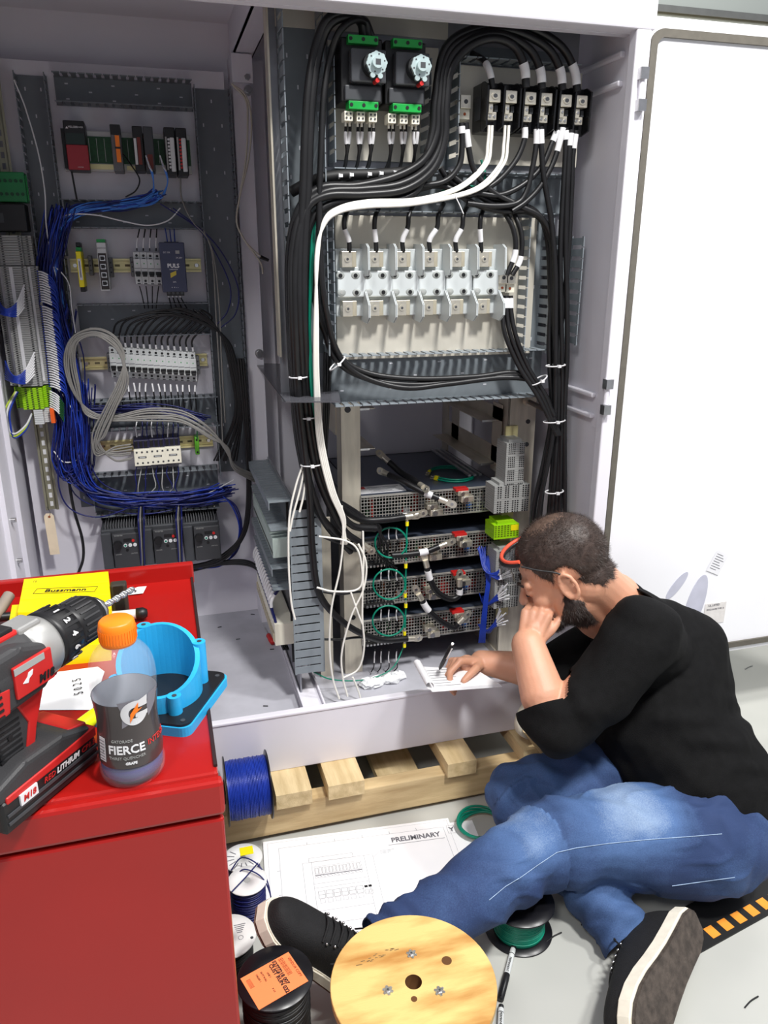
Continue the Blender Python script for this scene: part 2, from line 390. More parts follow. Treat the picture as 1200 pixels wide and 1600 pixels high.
# ------------------------------------------------------------------ slotted wiring ducts
SLOTM = mat('pale_slot_backing', (196, 198, 204), .5)
def comb(s, x0, x1, y0, y1, z0, z1, along, pitch=.0125*1.6, mt=DUCT):
    """row of T-headed fingers: wall of thickness along one axis, standing from y1 (panel) to y0 (viewer)"""
    L = (x1-x0) if along == 'x' else (z1-z0); n = max(2, int(round(L/pitch))); p = L/n
    d = y1-y0
    for k in range(n):
        a = k*p
        for fw, f0, f1 in ((.62, .12, .86), (.90, .86, 1.0)):
            c0 = a+p*(1-fw)/2; c1 = a+p*(1+fw)/2
            ya, yb = y1-d*f0, y1-d*f1
            if along == 'x': s.box(x0+c0, x0+c1, yb, ya, z0, z1, mt)
            else: s.box(x0, x1, yb, ya, z0+c0, z0+c1, mt)
    if along == 'x': s.box(x0, x1, y1-d*.12, y1, z0, z1, mt)
    else: s.box(x0, x1, y1-d*.12, y1, z0, z1, mt)
def duct(x0, x1, z0, z1, Y, dep, along, label, group=None, walls=(1, 1), pitch=.02, slots=True, mt=DUCT, mb=DUCTB):
    t = thing('wire_duct', label, 'wire duct', ((x0+x1)/2, Y, (z0+z1)/2), group=group)
    def off(s): s.v = [(v[0]-(x0+x1)/2, v[1]-Y, v[2]-(z0+z1)/2) for v in s.v]; return s
    s = MB(); s.box(x0, x1, Y-.0025, Y-.0005, z0, z1, mb)
    L = (x1-x0) if along == 'x' else (z1-z0); W = (z1-z0) if along == 'x' else (x1-x0)
    if slots:
        n = int(L/.055)
        for k in range(n):
            c = (k+.5)*L/n
            for off_ in (-.26, 0, .26):
                if (k % 2 == 0) == (off_ == 0): continue
                if along == 'x': s.box(x0+c-.004, x0+c+.004, Y-.003, Y-.0025, (z0+z1)/2+off_*W-.0015, (z0+z1)/2+off_*W+.0015, SLOTM)
                else: s.box((x0+x1)/2+off_*W-.0015, (x0+x1)/2+off_*W+.0015, Y-.003, Y-.0025, z0+c-.004, z0+c+.004, SLOTM)
    off(s).build('duct_base', t)
    th = .0022
    if along == 'x':
        for i, z in enumerate((z0, z1-th)):
            if walls[i]: s = MB(); comb(s, x0, x1, Y-dep, Y, z, z+th, 'x', pitch, mt); off(s).build('slotted_wall', t)
    else:
        for i, x in enumerate((x0, x1-th)):
            if walls[i]: s = MB(); comb(s, x, x+th, Y-dep, Y, z0, z1, 'z', pitch, mt); off(s).build('slotted_wall', t)
    return t
def ductpx(xa, ya, xb, yb, Y, dep, along, label, **k):
    a = PY(xa, ya, Y-dep*.8); b = PY(xb, yb, Y-dep*.8)
    return duct(min(a.x, b.x), max(a.x, b.x), min(a.z, b.z), max(a.z, b.z), Y, dep, along, label, **k)
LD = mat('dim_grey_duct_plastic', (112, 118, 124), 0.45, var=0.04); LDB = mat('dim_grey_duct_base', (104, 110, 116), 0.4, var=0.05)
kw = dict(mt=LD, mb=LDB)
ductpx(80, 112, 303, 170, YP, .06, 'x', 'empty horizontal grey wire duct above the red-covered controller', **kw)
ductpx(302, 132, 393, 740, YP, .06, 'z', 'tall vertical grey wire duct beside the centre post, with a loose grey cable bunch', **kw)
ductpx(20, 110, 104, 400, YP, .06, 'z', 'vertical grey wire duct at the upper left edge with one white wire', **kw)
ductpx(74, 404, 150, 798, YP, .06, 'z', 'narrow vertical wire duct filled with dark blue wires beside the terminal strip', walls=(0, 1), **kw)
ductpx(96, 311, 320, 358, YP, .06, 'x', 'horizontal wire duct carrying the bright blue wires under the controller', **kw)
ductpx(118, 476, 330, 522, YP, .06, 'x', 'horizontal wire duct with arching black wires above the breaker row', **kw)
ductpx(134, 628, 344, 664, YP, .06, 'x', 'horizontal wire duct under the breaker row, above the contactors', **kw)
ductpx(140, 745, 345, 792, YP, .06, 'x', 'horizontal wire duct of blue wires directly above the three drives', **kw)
# right panel ducts
ductpx(437, -5, 514, 556, YR, .075, 'z', 'tall vertical grey wire duct crossed by thick black cables on the big panel', pitch=.027)
ductpx(518, 62, 530, 256, YR, .07, 'z', 'short slotted duct strip left of the rotary disconnects', walls=(1, 0), slots=False, pitch=.024)
ductpx(670, 92, 712, 262, YR, .07, 'z', 'vertical wire duct between the disconnects and power blocks, packed with cables', slots=False, pitch=.024)
ductpx(520, 262, 890, 336, YR, .06, 'x', 'wide horizontal wire duct with crossing black cables above the fuse bases', pitch=.024)
ductpx(710, 60, 905, 104, YR, .06, 'x', 'horizontal wire duct behind the cable arches, above the power blocks', walls=(1, 0), slots=False, pitch=.024)
ductpx(826, 340, 850, 552, YR, .06, 'z', 'vertical wire duct on the door side of the fuse bases', pitch=.022)
ductpx(518, 340, 526, 552, YR, .06, 'z', 'vertical duct strip between thick cables and fuse bases', walls=(1, 0), slots=False, pitch=.022)
ductpx(520, 556, 856, 618, YR, .06, 'x', 'bottom horizontal wire duct holding three sagging black cables', pitch=.022)
ductpx(877, 368, 897, 540, YR-.01, .06, 'z', 'short duct piece beside the side wall, behind the hanging cables', pitch=.026)
# ------------------------------------------------------------------ the rack frame
YK = 1.87
rk = thing('equipment_rack', 'bare steel rack frame holding four mesh-fronted power units', 'equipment rack', (0, 0, 0))
LP0, LP1 = PY(533, 700, YK).x, PY(563, 700, YK).x; ztop = PY(540, 612, YK).z
RP0, RP1 = PY(785, 700, YK).x, PY(826, 700, YK).x
s = MB(); s.bbox(LP0, LP1, YK-.002, YK+.004, ZFL, ztop, STEEL, .001); s.box(LP0, LP0+.003, YK, YK+.05, ZFL, ztop, STEEL)
s.cyl((LP0+.018, YK-.003, ztop-.045), (LP0+.018, YK+.002, ztop-.045), .008, DKGREY); s.cyl((LP0+.025, YK-.003, .365), (LP0+.025, YK+.002, .365), .007, BLK); s.build('rack_post', rk)
x0 = PY(497, 900, YK).x
s = MB(); s.bbox(x0, x0+.036, YK-.002, YK+.004, ZFL, PY(510, 808, YK).z, STEEL, .001); s.build('rack_post', rk)
s = MB(); s.bbox(RP0, RP1, YK-.03, YK-.024, ZFL, ztop, STEEL, .001); s.box(RP0, RP0+.003, YK-.03, YK+.04, ZFL, ztop, STEEL)
for y in (655, 690): s.cyl((RP1-.022, YK-.032, PY(820, y, YK).z), (RP1-.022, YK-.029, PY(820, y, YK).z), .006, DKGREY)
s.build('rack_post', rk)
s = MB(); s.box(RP0-.004, RP0, YK-.03, 2.30, ZFL, ZFL+.02, STEEL); s.box(RP0-.004, RP0, 2.28, 2.33, ZFL, ztop, STEEL); s.build('rack_post', rk)
s = MB(); s.box(LP0-.003, LP0, YK+.05, 2.28, ztop-.12, ztop-.01, STEEL); s.box(LP0-.003, LP0, 2.28, 2.32, ZFL, ztop, STEEL); s.build('rack_post', rk)
def railL(z, h, tab=.022):
    s = MB(); xr = RP0-.004
    s.box(xr-.002, xr, YK+.0, 2.30, z, z+h, STEEL); s.box(xr-.05, xr, YK+.02, 2.28, z-.001, z+.001, STEEL)
    s.box(xr-.05, xr-.01, YK+.018, YK+.022, z-.002, z+.003, METAL); s.build('support_rail', rk)
railL(.885, .035); railL(.765, .045)
s = MB(); xr = RP0-.004; s.box(xr-.002, xr, 2.18, 2.24, .765, .93, STEEL); s.build('rail_bracket', rk); s = MB(); s.box(xr-.002, xr, YK, YK+.06, .74, .93, STEEL); s.build('rail_bracket', rk)
for z in (.935, .83):
    s = MB(); s.box(LP1, LP1+.045, YK+.02, 2.28, z-.001, z+.001, STEEL); s.box(LP1, LP1+.03, YK+.018, YK+.021, z-.003, z+.002, METAL); s.build('support_rail', rk)
# rails lying loose on the top unit
for i in range(3):
    s = MB(); x = RP0-.075+i*.016; s.bbox(x, x+.008, 1.92, 2.24, .724, .730, METAL, .001)
    tag(s.build('metal_strip'), ['bright metal strip lying on the top unit, farthest from the rack post', 'bright metal strip lying on the top unit, middle of three', 'bright metal strip lying on the top unit, next to the rack post'][i], 'metal strip', 'loose strips on the top unit')
# ------------------------------------------------------------------ mesh-fronted power units
UX0, UX1 = LP1-.002, RP0-.006
MESHM = mat('perforated_steel_front', (190, 188, 182), .4, .7, var=.05)
UTOP = mat('dark_blue_grey_lid', (74, 82, 98), .32, .4, var=.06, scale=6)
def unit(z1, z0, label, n_i):
    t = thing('power_supply_unit', label, 'power unit', ((UX0+UX1)/2, 1.86, z0), group='power units in the rack')
    w = (UX1-UX0)/2; h = z1-z0
    s = MB(); s.box(-w, w, .004, .42, h-.002, h, UTOP); s.box(-w, w, .41, .42, 0, h, UTOP); s.box(-w, -w+.002, .004, .42, 0, h, UTOP); s.box(w-.002, w, .004, .42, 0, h, UTOP); s.box(-w, w, .004, .42, 0, .002, UTOP)
    s.build('housing', t)
    s = MB(); nx = int(2*w/.0082); nz = 8
    for k in range(nx+1): x = -w+2*w*k/nx; s.box(x-.0009, x+.0009, 0, .0015, 0, h, MESHM)
    for k in range(nz+1): z = h*k/nz; s.box(-w, w, -.0005, .002, z-.0009, z+.0009, MESHM)
    s.box(-w, w, -.003, .004, h-.004, h, MESHM); s.box(-w, w, -.003, .004, 0, .004, MESHM); s.build('mesh_front', t)
    s = MB(); rnd = random.Random(n_i)
    s.box(-w+.01, w-.01, .06, .40, .004, .008, PCB)
    for k in range(46):
        x = rnd.uniform(-w+.02, w-.03); y = rnd.uniform(.014, .09); hh = rnd.uniform(.008, h-.018)
        s.box(x, x+rnd.uniform(.004, .016), y, y+rnd.uniform(.004, .02), .004, .004+hh, rnd.choice([DKGREY, REDP, MIDGREY, PCB, mat('copper_coil', (176, 96, 52), .4, .6), LGREY, DKGREY]))
    for k in range(10):
        x = rnd.uniform(w*.3, w-.02); s.tube(smooth_path([(x, .02, .01), (x+rnd.uniform(-.02, .02), .015, h*.6), (x+rnd.uniform(-.02, .03), .02, h*.85)], 5), .0009, rnd.choice([MIDGREY, BLK, REDP]), 5)
    s.box(w*.52, w*.52+.016, .008, .02, .012, .026, LBLUEW)
    s.build('circuitry', t)
    # output lugs: two plated terminal stacks
    for cx, cz, red in ((-w*.02, h*.30, 0), (w*.42, h*.72, 1)):
        s = MB()
        s.bbox(cx-.018, cx+.014, -.026, .001, cz+.006, cz+.02, TIN, .002); s.bbox(cx-.01, cx+.026, -.03, -.004, cz-.012, cz+.006, TIN, .002)
        if red: s.bbox(cx-.024, cx+.012, -.024, .001, cz+.018, cz+.026, REDP, .001)
        s.cyl((cx+.002, -.034, cz-.003), (cx+.002, -.03, cz-.003), .008, METAL, 6); s.cyl((cx-.006, -.03, cz+.013), (cx-.006, -.026, cz+.013), .006, METAL, 6)
        s.build('output_terminal', t)
    if n_i:
        s = MB(); s.bbox(-w+.004, -w+.088, -.014, -.003, .002, .011, BLK, .001)
        for k in range(8): s.bbox(-w+.008+k*.0098, -w+.014+k*.0098, -.018, -.012, .003, .009, METAL, .001); s.cyl((-w+.011+k*.0098, -.012, .014), (-w+.011+k*.0098, -.012, .024), .0022, BLK, 6)
        s.build('terminal_row', t)
    return t
UZ = []
for y1, y0, lab in ((776, 817, 'topmost mesh-fronted power unit with green ring lugs on its lid'), (848, 887, 'second mesh-fronted power unit from the top of the rack'),
                    (910, 949, 'third mesh-fronted power unit, with the looped black jumper cable'), (971, 1009, 'lowest mesh-fronted power unit, just above the cabinet floor')):
    za, zb_ = PY(563, y1, 1.86).z, PY(563, y0, 1.86).z; UZ.append((za, zb_)); u = unit(za, zb_, lab, len(UZ)-1)
    if len(UZ) == 1:
        s = MB(); w = (UX1-UX0)/2; h = za-zb_; s.box(-w+.002, -w+.13, .02, .085, h, h+.001, TAGW); s.box(-w+.002, -w+.028, .06, .08, h+.001, h+.0015, REDP)
        for k in range(5): s.box(-w+.034+(k % 2)*.01, -w+.12-(k*7 % 4)*.008, .026+k*.01, .029+k*.01, h+.001, h+.0014, GINK)
        s.build('warning_label', u)
# gaps between the units are open rack; dark sheets added for their shade
s = MB(); s.box(UX0, UX1, 2.30, 2.305, ZFL+.02, .66, DKGREY)
s.box(UX1, UX1+.003, 1.9, 2.3, .22, .66, DKGREY); s.box(UX0-.003, UX0, 1.9, 2.3, .22, .66, DKGREY)
s.build('rack_gap_shade', rk)
# tapped rod on the rack post
a = PY(823, 626, YK-.04); b = PY(868, 648, YK-.16)
s = MB(); s.cyl(a, b, .0065, mat('dull_steel_rod', (130, 122, 116), .35, .8)); s.cyl(a, a+(a-b).normalized()*-.012, .012, TIN, 16)
tag(s.build('steel_rod'), 'round steel rod sticking out of the top of the rack post', 'rod')
# smoked shield plate
SM = mat('smoked_acrylic', (88, 88, 94), .2, alpha=.78)
pts = [PY(399, 567, 2.2), PY(522, 571, 1.9), PY(522, 628, 1.80), PY(446, 628, 1.83)]
z = PY(522, 600, 1.85).z
P4 = [PZ(399, 567, z), PZ(522, 571, z), PZ(532, 627, z), PZ(446, 627, z)]
s = MB(); vs = [p.copy() for p in P4]+[p-Vector((0, 0, .003)) for p in P4]
s.add(vs, [(0, 1, 2, 3), (7, 6, 5, 4), (0, 4, 5, 1), (1, 5, 6, 2), (2, 6, 7, 3), (3, 7, 4, 0)], SM)
tag(s.build('shelf_plate'), 'smoked grey shelf plate beside the centre post, below the big panel', 'shelf')
# ------------------------------------------------------------------ devices on the left sub-panel
def at(x, y, Yf, base=YP):
    p = PY(x, y, Yf); return Vector((p.x, base, p.z))
def rail(x0, x1, y, Yb, label, m=BRASSY, vert=False, h=.035):
    a = PY(x0, y, Yb); b = PY(x1, y, Yb) if not vert else None
    L = (b.x-a.x)
    o = thing('mounting_rail', label, 'DIN rail', (a.x, Yb, a.z))
    s = MB(); s.box(0, L, -.008, -.007, -.0175, -.0115, m); s.box(0, L, -.008, -.007, .0115, .0175, m)
    s.box(0, L, -.008, -.001, -.0122, -.0112, m); s.box(0, L, -.008, -.001, .0112, .0122, m); s.box(0, L, -.002, -.001, -.0115, .0115, m)
    n = int(L/.025)
    for k in range(n): s.box((k+.3)*L/n, (k+.8)*L/n, -.0024, -.0018, -.003, .003, mat('rail_slot', (120, 112, 84), .6))
    s.cyl((.012, -.006, 0), (.012, -.002, 0), .005, METAL, 12); s.cyl((L-.012, -.006, 0), (L-.012, -.002, 0), .005, METAL, 12)
    s.build('rail_profile', o); return o
rail(110, 314, 415, YP, 'yellowish mounting rail behind the ethernet switch and power supply')
rail(128, 324, 568, YP, 'yellowish mounting rail behind the long row of fourteen breakers')
rail(152, 333, 698, YP, 'yellowish mounting rail behind the three cream contactors')
def breaker(label, loc, group):
    o = thing('circuit_breaker', label, 'circuit breaker', loc, group=group); w = .0086
    s = MB(); s.bbox(-w, w, -.062, -.008, -.024, .024, LGREY, .0015); s.bbox(-w, w, -.048, -.008, .022, .041, LGREY, .0015); s.bbox(-w, w, -.048, -.008, -.041, -.022, LGREY, .0015)
    for z in (.032, -.032): s.cyl((0, -.0486, z), (0, -.047, z), .0034, BLK, 10); s.box(-.004, .004, -.0484, -.047, z-.0085, z-.0055, DKGREY)
    s.box(-w+.001, w-.001, -.0626, -.061, -.001, .0005, GINK); s.cyl((0, -.0626, .012), (0, -.061, .012), .0016, GREENP, 8)
    s.build('body', o)
    s = MB(); s.bbox(-.0068, .0068, -.066, -.060, -.016, -.008, BLK, .001); s.bbox(-.0055, .0055, -.073, -.06, -.021, -.015, BLK, .001); s.build('toggle', o)
    return o
p0 = at(215, 419, 2.235); p1 = at(247, 420, 2.235)
names = ['farthest from the power supply', 'second from the green-labelled end', 'third, one away from the power supply', 'touching the slate power supply']
b0 = None
for k in range(4):
    loc = p0.lerp(p1, k/3); lb = 'white single-pole breaker in the block of four, '+names[k]
    if b0 is None: b0 = breaker(lb, loc, 'breakers beside the power supply')
    else: copy_tree(b0, loc, lb)
p0 = at(177, 566, 2.235); p1 = at(302, 574, 2.235)
ordn = ['first', 'second', 'third', 'fourth', 'fifth', 'sixth', 'seventh', 'eighth', 'ninth', 'tenth', 'eleventh', 'twelfth', 'thirteenth', 'fourteenth']
for k in range(14):
    loc = p0.lerp(p1, k/13); lb = f'{ordn[k]} of the fourteen white breakers in the long row, counted from the looped grey cable'
    c = copy_tree(b0, loc, lb); c['group'] = 'breakers in the long row'
# end stops
for (x, y, lab) in ((207, 417, 'small grey rail end stop before the four breakers'), (142, 415, 'small grey end stop beside the yellow surge module'), (174, 418, 'small grey end stop beside the ethernet switch'), (171, 566, 'small grey end stop at the start of the breaker row'), (309, 570, 'small grey end stop closing the breaker row')):
    s = MB(); p = at(x, y, 2.26); s.bbox(p.x-.005, p.x+.005, YP-.045, YP-.008, p.z-.025, p.z+.025, MIDGREY, .002)
    for z in (-.012, 0, .012): s.cyl((p.x, YP-.046, p.z+z), (p.x, YP-.044, p.z+z), .002, BLK, 8)
    tag(s.build('end_stop'), lab, 'end stop')
# yellow module
o = thing('surge_protector', 'slim yellow plug-in surge protector on the upper rail', 'surge protector', at(125, 421, 2.20))
s = MB(); s.bbox(-.0065, .0065, -.085, -.008, -.044, .044, YEL, .002); s.build('body', o)
s = MB(); s.bbox(-.006, .006, -.07, -.01, .044, .054, GREENP, .001); s.bbox(-.0055, .0055, -.065, -.012, .054, .066, BLK, .002); s.build('top_connector', o)
s = MB(); s.bbox(-.006, .006, -.07, -.01, -.056, -.044, BLK, .001); s.build('bottom_connector', o)
s = MB(); s.box(-.004, .004, -.0858, -.085, -.026, .026, TAGW); s.box(-.0012, .0012, -.0862, -.0857, -.02, .02, GINK); s.build('label_strip', o)
# ethernet switch
o = thing('ethernet_switch', 'slim black-faced ethernet switch with four sockets', 'network switch', at(161, 415, 2.19))
s = MB(); s.bbox(-.0115, .0115, -.095, -.008, -.062, .056, LGREY, .002); s.build('housing', o)
s = MB(); s.box(-.0098, .0098, -.0965, -.095, -.059, .030, mat('dark_brown_faceplate', (48, 42, 42), .5)); s.build('faceplate', o)
s = MB(); s.bbox(-.0105, .0105, -.09, -.03, .056, .064, GREENP, .001); s.text('SWITCH', .0055, GINK, facing(0, -.0955, .042))
s.build('terminal_plug', o)
for k in range(4):
    z = .018-k*.0205; s = MB()
    s.box(-.0065, .0065, -.0975, -.096, z-.0065, z+.0065, METAL); s.box(-.005, .004, -.098, -.097, z-.0045, z+.0045, BLK); s.box(.004, .0055, -.098, -.097, z-.002, z+.002, BLK); s.build('network_socket', o)
# power supply
o = thing('power_supply', 'slate blue-grey power supply with yellow square and white lettering', 'power supply', at(271, 418, 2.175))
s = MB(); s.bbox(-.0315, .0315, -.115, -.008, -.062, .062, PSU, .002); s.build('housing', o)
s = MB(); s.box(-.018, .018, -.112, -.08, .048, .0635, BLK); s.build('input_terminals', o)
s = MB()
s.text('PULS', .014, TAGW, facing(0, -.1155, .004), bold=.0004); s.text('DC OK', .0055, TAGW, facing(-.014, -.1155, .037)); s.text('24-28V', .0055, TAGW, facing(.016, -.1155, .024)); s.text('DIMENSION', .004, TAGW, facing(0, -.1155, -.005)); s.text('20A', .005, TAGW, facing(0, -.1155, -.036)); s.text('+ + - -', .007, TAGW, facing(0, -.1155, -.050)); s.box(.008, .018, -.1154, -.115, .034, .042, GREYT)
s.build('lettering', o)
s = MB(); s.prism([(-.009, -.026), (.006, -.018), (.006, -.008), (-.009, -.014)], -.1156, -.115, mat('gold_print', (196, 176, 60), .5)); s.build('logo', o)
s = MB(); s.bbox(-.022, .022, -.115, -.085, -.071, -.06, BLK, .001)
for k in range(4): s.cyl((-.0165+k*.011, -.116, -.064), (-.0165+k*.011, -.112, -.064), .0036, DKGREY, 10)
s.build('output_terminals', o)
# contactors
c0 = None
for k, (x, nm) in enumerate(((222, 'nearest the curling grey cables'), (246, 'the middle one of three'), (270, 'nearest the green earth terminal'))):
    loc = at(x, 708-k*2, 2.215); lb = 'cream and navy contactor under the breaker row, '+nm
    if c0: copy_tree(c0, loc, lb); continue
    c0 = o = thing('contactor', lb, 'contactor', loc, group='contactors on the lowest rail'); w = .0222
    NAVY = mat('navy_plastic', (34, 32, 62), .4)
    s = MB(); s.bbox(-w, w, -.082, -.008, -.036, .012, CREAM, .002); s.build('body', o)
    s = MB(); s.bbox(-w+.001, w-.001, -.07, -.01, .012, .036, NAVY, .002); q_ = MB(); q_.bbox(-w+.001, w-.001, -.075, -.01, -.040, -.034, NAVY, .001); q_.build('base_strip', o)
    for q in range(3): s.bbox(-.018+q*.013, -.010+q*.013, -.073, -.06, .016, .034, BLK, .001)
    s.build('contact_block', o)
    s = MB(); s.box(-.011, .011, -.0828, -.082, -.013, -.008, DKGREY); s.box(-.008, .008, -.0831, -.0825, -.0115, -.0095, LGREY)
    for q in range(3):
        s.cyl((-.014+q*.014, -.0828, .004), (-.014+q*.014, -.081, .004), .0028, DKGREY, 8); s.cyl((-.014+q*.014, -.0828, -.027), (-.014+q*.014, -.081, -.027), .0028, DKGREY, 8)
    s.build('front_marks', o)
o = thing('earth_terminal', 'green earth terminal alone at the end of the contactor rail', 'terminal', at(308, 697, 2.24))
s = MB(); s.bbox(-.006, .006, -.05, -.008, -.026, .026, mat('leaf_green_plastic', (92, 170, 40), .4), .002)
for z in (.018, -.018): s.cyl((0, -.051, z), (0, -.049, z), .003, BLK, 8)
s.build('body', o)
# drives
v0 = None
for k, (x, y, nm) in enumerate(((190, 859, 'nearest the hanging tag'), (253, 852, 'between the other two'), (316, 847, 'nearest the centre post'))):
    loc = at(x, y, 2.17); lb = 'black motor drive with round dial and small buttons, '+nm
    if v0: copy_tree(v0, loc, lb); continue
    v0 = o = thing('motor_drive', lb, 'motor drive', loc, group='motor drives in a row')
    w = .052; h = .058
    s = MB(); s.bbox(-w, w, -.105, -.005, -h-.004, h, DKGREY, .004); s.bbox(-w, -w+.028, -.118, -.1, -h, h-.006, DKGREY, .004)
    s.build('housing', o)
    s = MB(); s.bbox(-w+.03, w, -.125, -.1, -h+.002, h-.008, mat('charcoal_cover', (54, 55, 58), .45), .004); s.cyl((.016, -.127, 0), (.016, -.124, 0), .004, BLK, 12)
    s.text('INVERTER', .005, GREYT, facing(-.004, -.1255, .044)); s.text('DANGER', .004, GREYT, facing(-.008, -.1255, -.012)); s.text('CAUTION', .004, GREYT, facing(.034, -.1255, -.012)); s.build('front_cover', o)
    s = MB(); s.cyl((-.008, -.138, .018), (-.008, -.124, .018), .011, BLK, 20, r1=.0125); s.build('dial', o)
    for q, mt_ in enumerate((GREENW, LGREY, LGREY)):
        s = MB(); s.cyl((.012+q*.013, -.128, .014), (.012+q*.013, -.124, .014), .005, TAGW, 14); s.cyl((.012+q*.013, -.1285, .014), (.012+q*.013, -.127, .014), .003, mt_, 12); s.build('button', o)
    s = MB(); s.cyl((.034, -.128, .027), (.034, -.124, .027), .004, REDP, 14); s.build('button', o)
    s = MB(); s.box(.008, .030, -.1256, -.125, .024, .034, BLK); s.build('display', o)
    s = MB()
    for q in range(12): s.box(-w+.012+q*.0072, -w+.0145+q*.0072, -.1, -.01, h-.002, h+.010, MIDGREY)
    s.box(-w, w, -.02, -.006, h, h+.012, DKGREY); s.build('heat_sink', o)
    for sx in (-1, 1):
        s = MB(); s.box(sx*(w-.004)-.006, sx*(w-.004)+.006, -.02, -.008, h+.002, h+.022, MIDGREY); s.cyl((sx*(w-.004), -.022, h+.016), (sx*(w-.004), -.018, h+.016), .0035, METAL, 8); s.build('mounting_lug', o)
# programmable controller: rack base with modules
o = thing('controller_rack', 'black modular controller rack with red cover and green boards', 'controller', at(199, 236, 2.24))
base_ = o.location
def lx(x, Yf): return PY(x, 236, Yf).x-base_.x
def lz(x, y, Yf): return PY(x, y, Yf).z-base_.z
s = MB(); s.bbox(lx(98, 2.27), lx(298, 2.27), -.022, -.004, -.047, .047, LGREY, .002); s.box(lx(100, 2.27), lx(297, 2.27), -.024, -.022, -.028, .034, PCB)
s.box(lx(128, 2.27), lx(180, 2.27), -.025, -.022, -.042, -.030, BRASSY); s.box(lx(196, 2.27), lx(216, 2.27), -.025, -.022, -.042, -.032, BRASSY)
for k in range(16): x = lx(104+k*12, 2.27); s.box(x, x+.001, -.0252, -.024, -.024, .03, LGREY)
s.build('base_board', o)
def module(x0, x1, zt, zb, m, name='module', dep=.098):
    s = MB(); a = lx(x0, YP-dep); b = lx(x1, YP-dep); s.bbox(a, b, -dep, -.02, zb, zt, m, .002); return s, a, b
s, a, b = module(103, 136, .058, -.052, BLK); s.box(a-.01, a, -.06, -.02, -.045, .045, BLK)
s.prism([(a+.005, .040), (a+.008, .045), (a+.011, .040)], -.099, -.098, TAGW); s.text('MELSEC', .0065, TAGW, facing(a+.022, -.0985, .0435)); s.text('POWER', .005, TAGW, facing(b-.012, -.0985, .0435))
s.box(a+.004, b-.003, -.0985, -.098, .006, .030, mat('dark_green_window', (20, 40, 34), .3)); md = s.build('power_module', o)
s = MB(); s.bbox(a+.002, b+.003, -.103, -.098, -.052, .004, mat('dull_red_cover', (150, 34, 44), .4), .002); s.text('CAUTION', .003, TAGW, facing((a+b)/2+.006, -.1035, -.046)); s.build('red_cover', md)
s, a, b = module(175, 191, .054, -.052, MIDGREY); s.box(a, b, -.099, -.098, .03, .052, BLK); s.box(a+.010, a+.02, -.106, -.098, -.032, .028, ORG); s.box(a+.008, a+.022, -.108, -.106, -.002, .002, BLK); s.build('network_module', o)
s, a, b = module(209, 225, .052, -.050, BLK); s.box(a+.002, a+.008, -.099, -.098, -.036, .024, LGREY); s.box(a+.010, a+.018, -.103, -.098, -.036, .026, mat('brown_connector', (110, 40, 30), .5)); s.build('input_module', o)
s, a, b = module(226, 241, .052, -.050, DKGREY); s.box(a+.006, a+.018, -.103, -.098, -.045, -.012, mat('brown_connector', (110, 40, 30), .5)); s.build('output_module', o)
for x0 in (258, 276):
    s, a, b = module(x0, x0+17, .052, -.058, BLK); s.bbox(b-.014, b-.003, -.108, -.097, -.05, .028, LGREY, .002); s.box(a+.002, a+.006, -.1, -.098, -.046, .03, GREYT)
    for k in range(9): s.cyl((a+.010, -.102, .024-k*.008), (a+.010, -.097, .024-k*.008), .0028, TAGW if x0 == 258 else REDP, 8)
    s.build('terminal_module', o)
# ------------------------------------------------------------------ vertical terminal column on the left
o = thing('terminal_rail', 'vertical slotted steel rail below the green and yellow terminals', 'DIN rail', (0, 0, 0))
a = PY(52, 640, 2.255); b = PY(66, 640, 2.255); zt = 1.76; zb = PY(70, 797, 2.255).z
xs = a.x-.004; RG = mat('dull_grey_rail', (150, 148, 128), .4, .5)
s = MB(); s.box(xs, xs+.007, 2.25, 2.251, zb, zt, RG); s.box(xs+.028, xs+.035, 2.25, 2.251, zb, zt, RG); s.box(xs+.006, xs+.007, 2.25, 2.258, zb, zt, RG); s.box(xs+.028, xs+.029, 2.25, 2.258, zb, zt, RG); s.box(xs+.006, xs+.029, 2.257, 2.258, zb, zt, RG)
k = 0; z = zb+.01
while z < zt-.02: s.box(xs+.013, xs+.021, 2.2565, 2.257, z, z+.014, TAGW if z < 1.0 else GINK); z += .025
s.build('rail_profile', o); RX = xs+.0175
def termcol(name, label, y0, y1, xl, xr, body, faces, dep=.07, holes=True, group=None, cat='terminal block'):
    """stack of terminals, pixel rows y0..y1 at the column, from Y=2.25 forward by dep"""
    Yf = 2.25-dep; ax_ = RX; zt_ = PY(50, y0, Yf).z; zb_ = PY(50, y1, Yf).z
    t = thing(name, label, cat, (RX, 2.25, zt_), group=group)
    Hh = zt_-zb_; n = max(1, int(Hh/.0055)); s = MB()
    for k in range(n):
        z = -k*Hh/n; s.box(xl, xr, -dep*.62, 0, z-Hh/n*.86, z, body); s.box(xl*.55, xr*.55, -dep, -.01, z-Hh/n*.86, z, body)
        if holes:
            for q in faces: s.box(q-.0025, q+.0025, (-dep if abs(q) < min(-xl, xr)*.55 else -dep*.62)-.0006, -dep*.6, z-Hh/n*.66, z-Hh/n*.2, BLK)
    s.build('body', t); return t, Hh, zt_
t, Hh, zt_ = termcol('terminal_block', 'tall grey terminal stack with three white marker strips and blue jumpers', 416, 604, -.052, .052, GREYT, (-.045, -.02, .02, .045), .075)
for q in (-.034, -.007, .030):
    s = MB(); yy = -.0765 if abs(q) < .028 else -.0475; s.box(q-.004, q+.004, yy, yy+.003, -Hh+.01, -.002, TAGW); s.build('marker_strip', t)
termcol('terminal_block', 'bare grey terminal stack directly above the marked one', 368, 415, -.05, .045, GREYT, (-.04, -.02, .02, .035), .07)
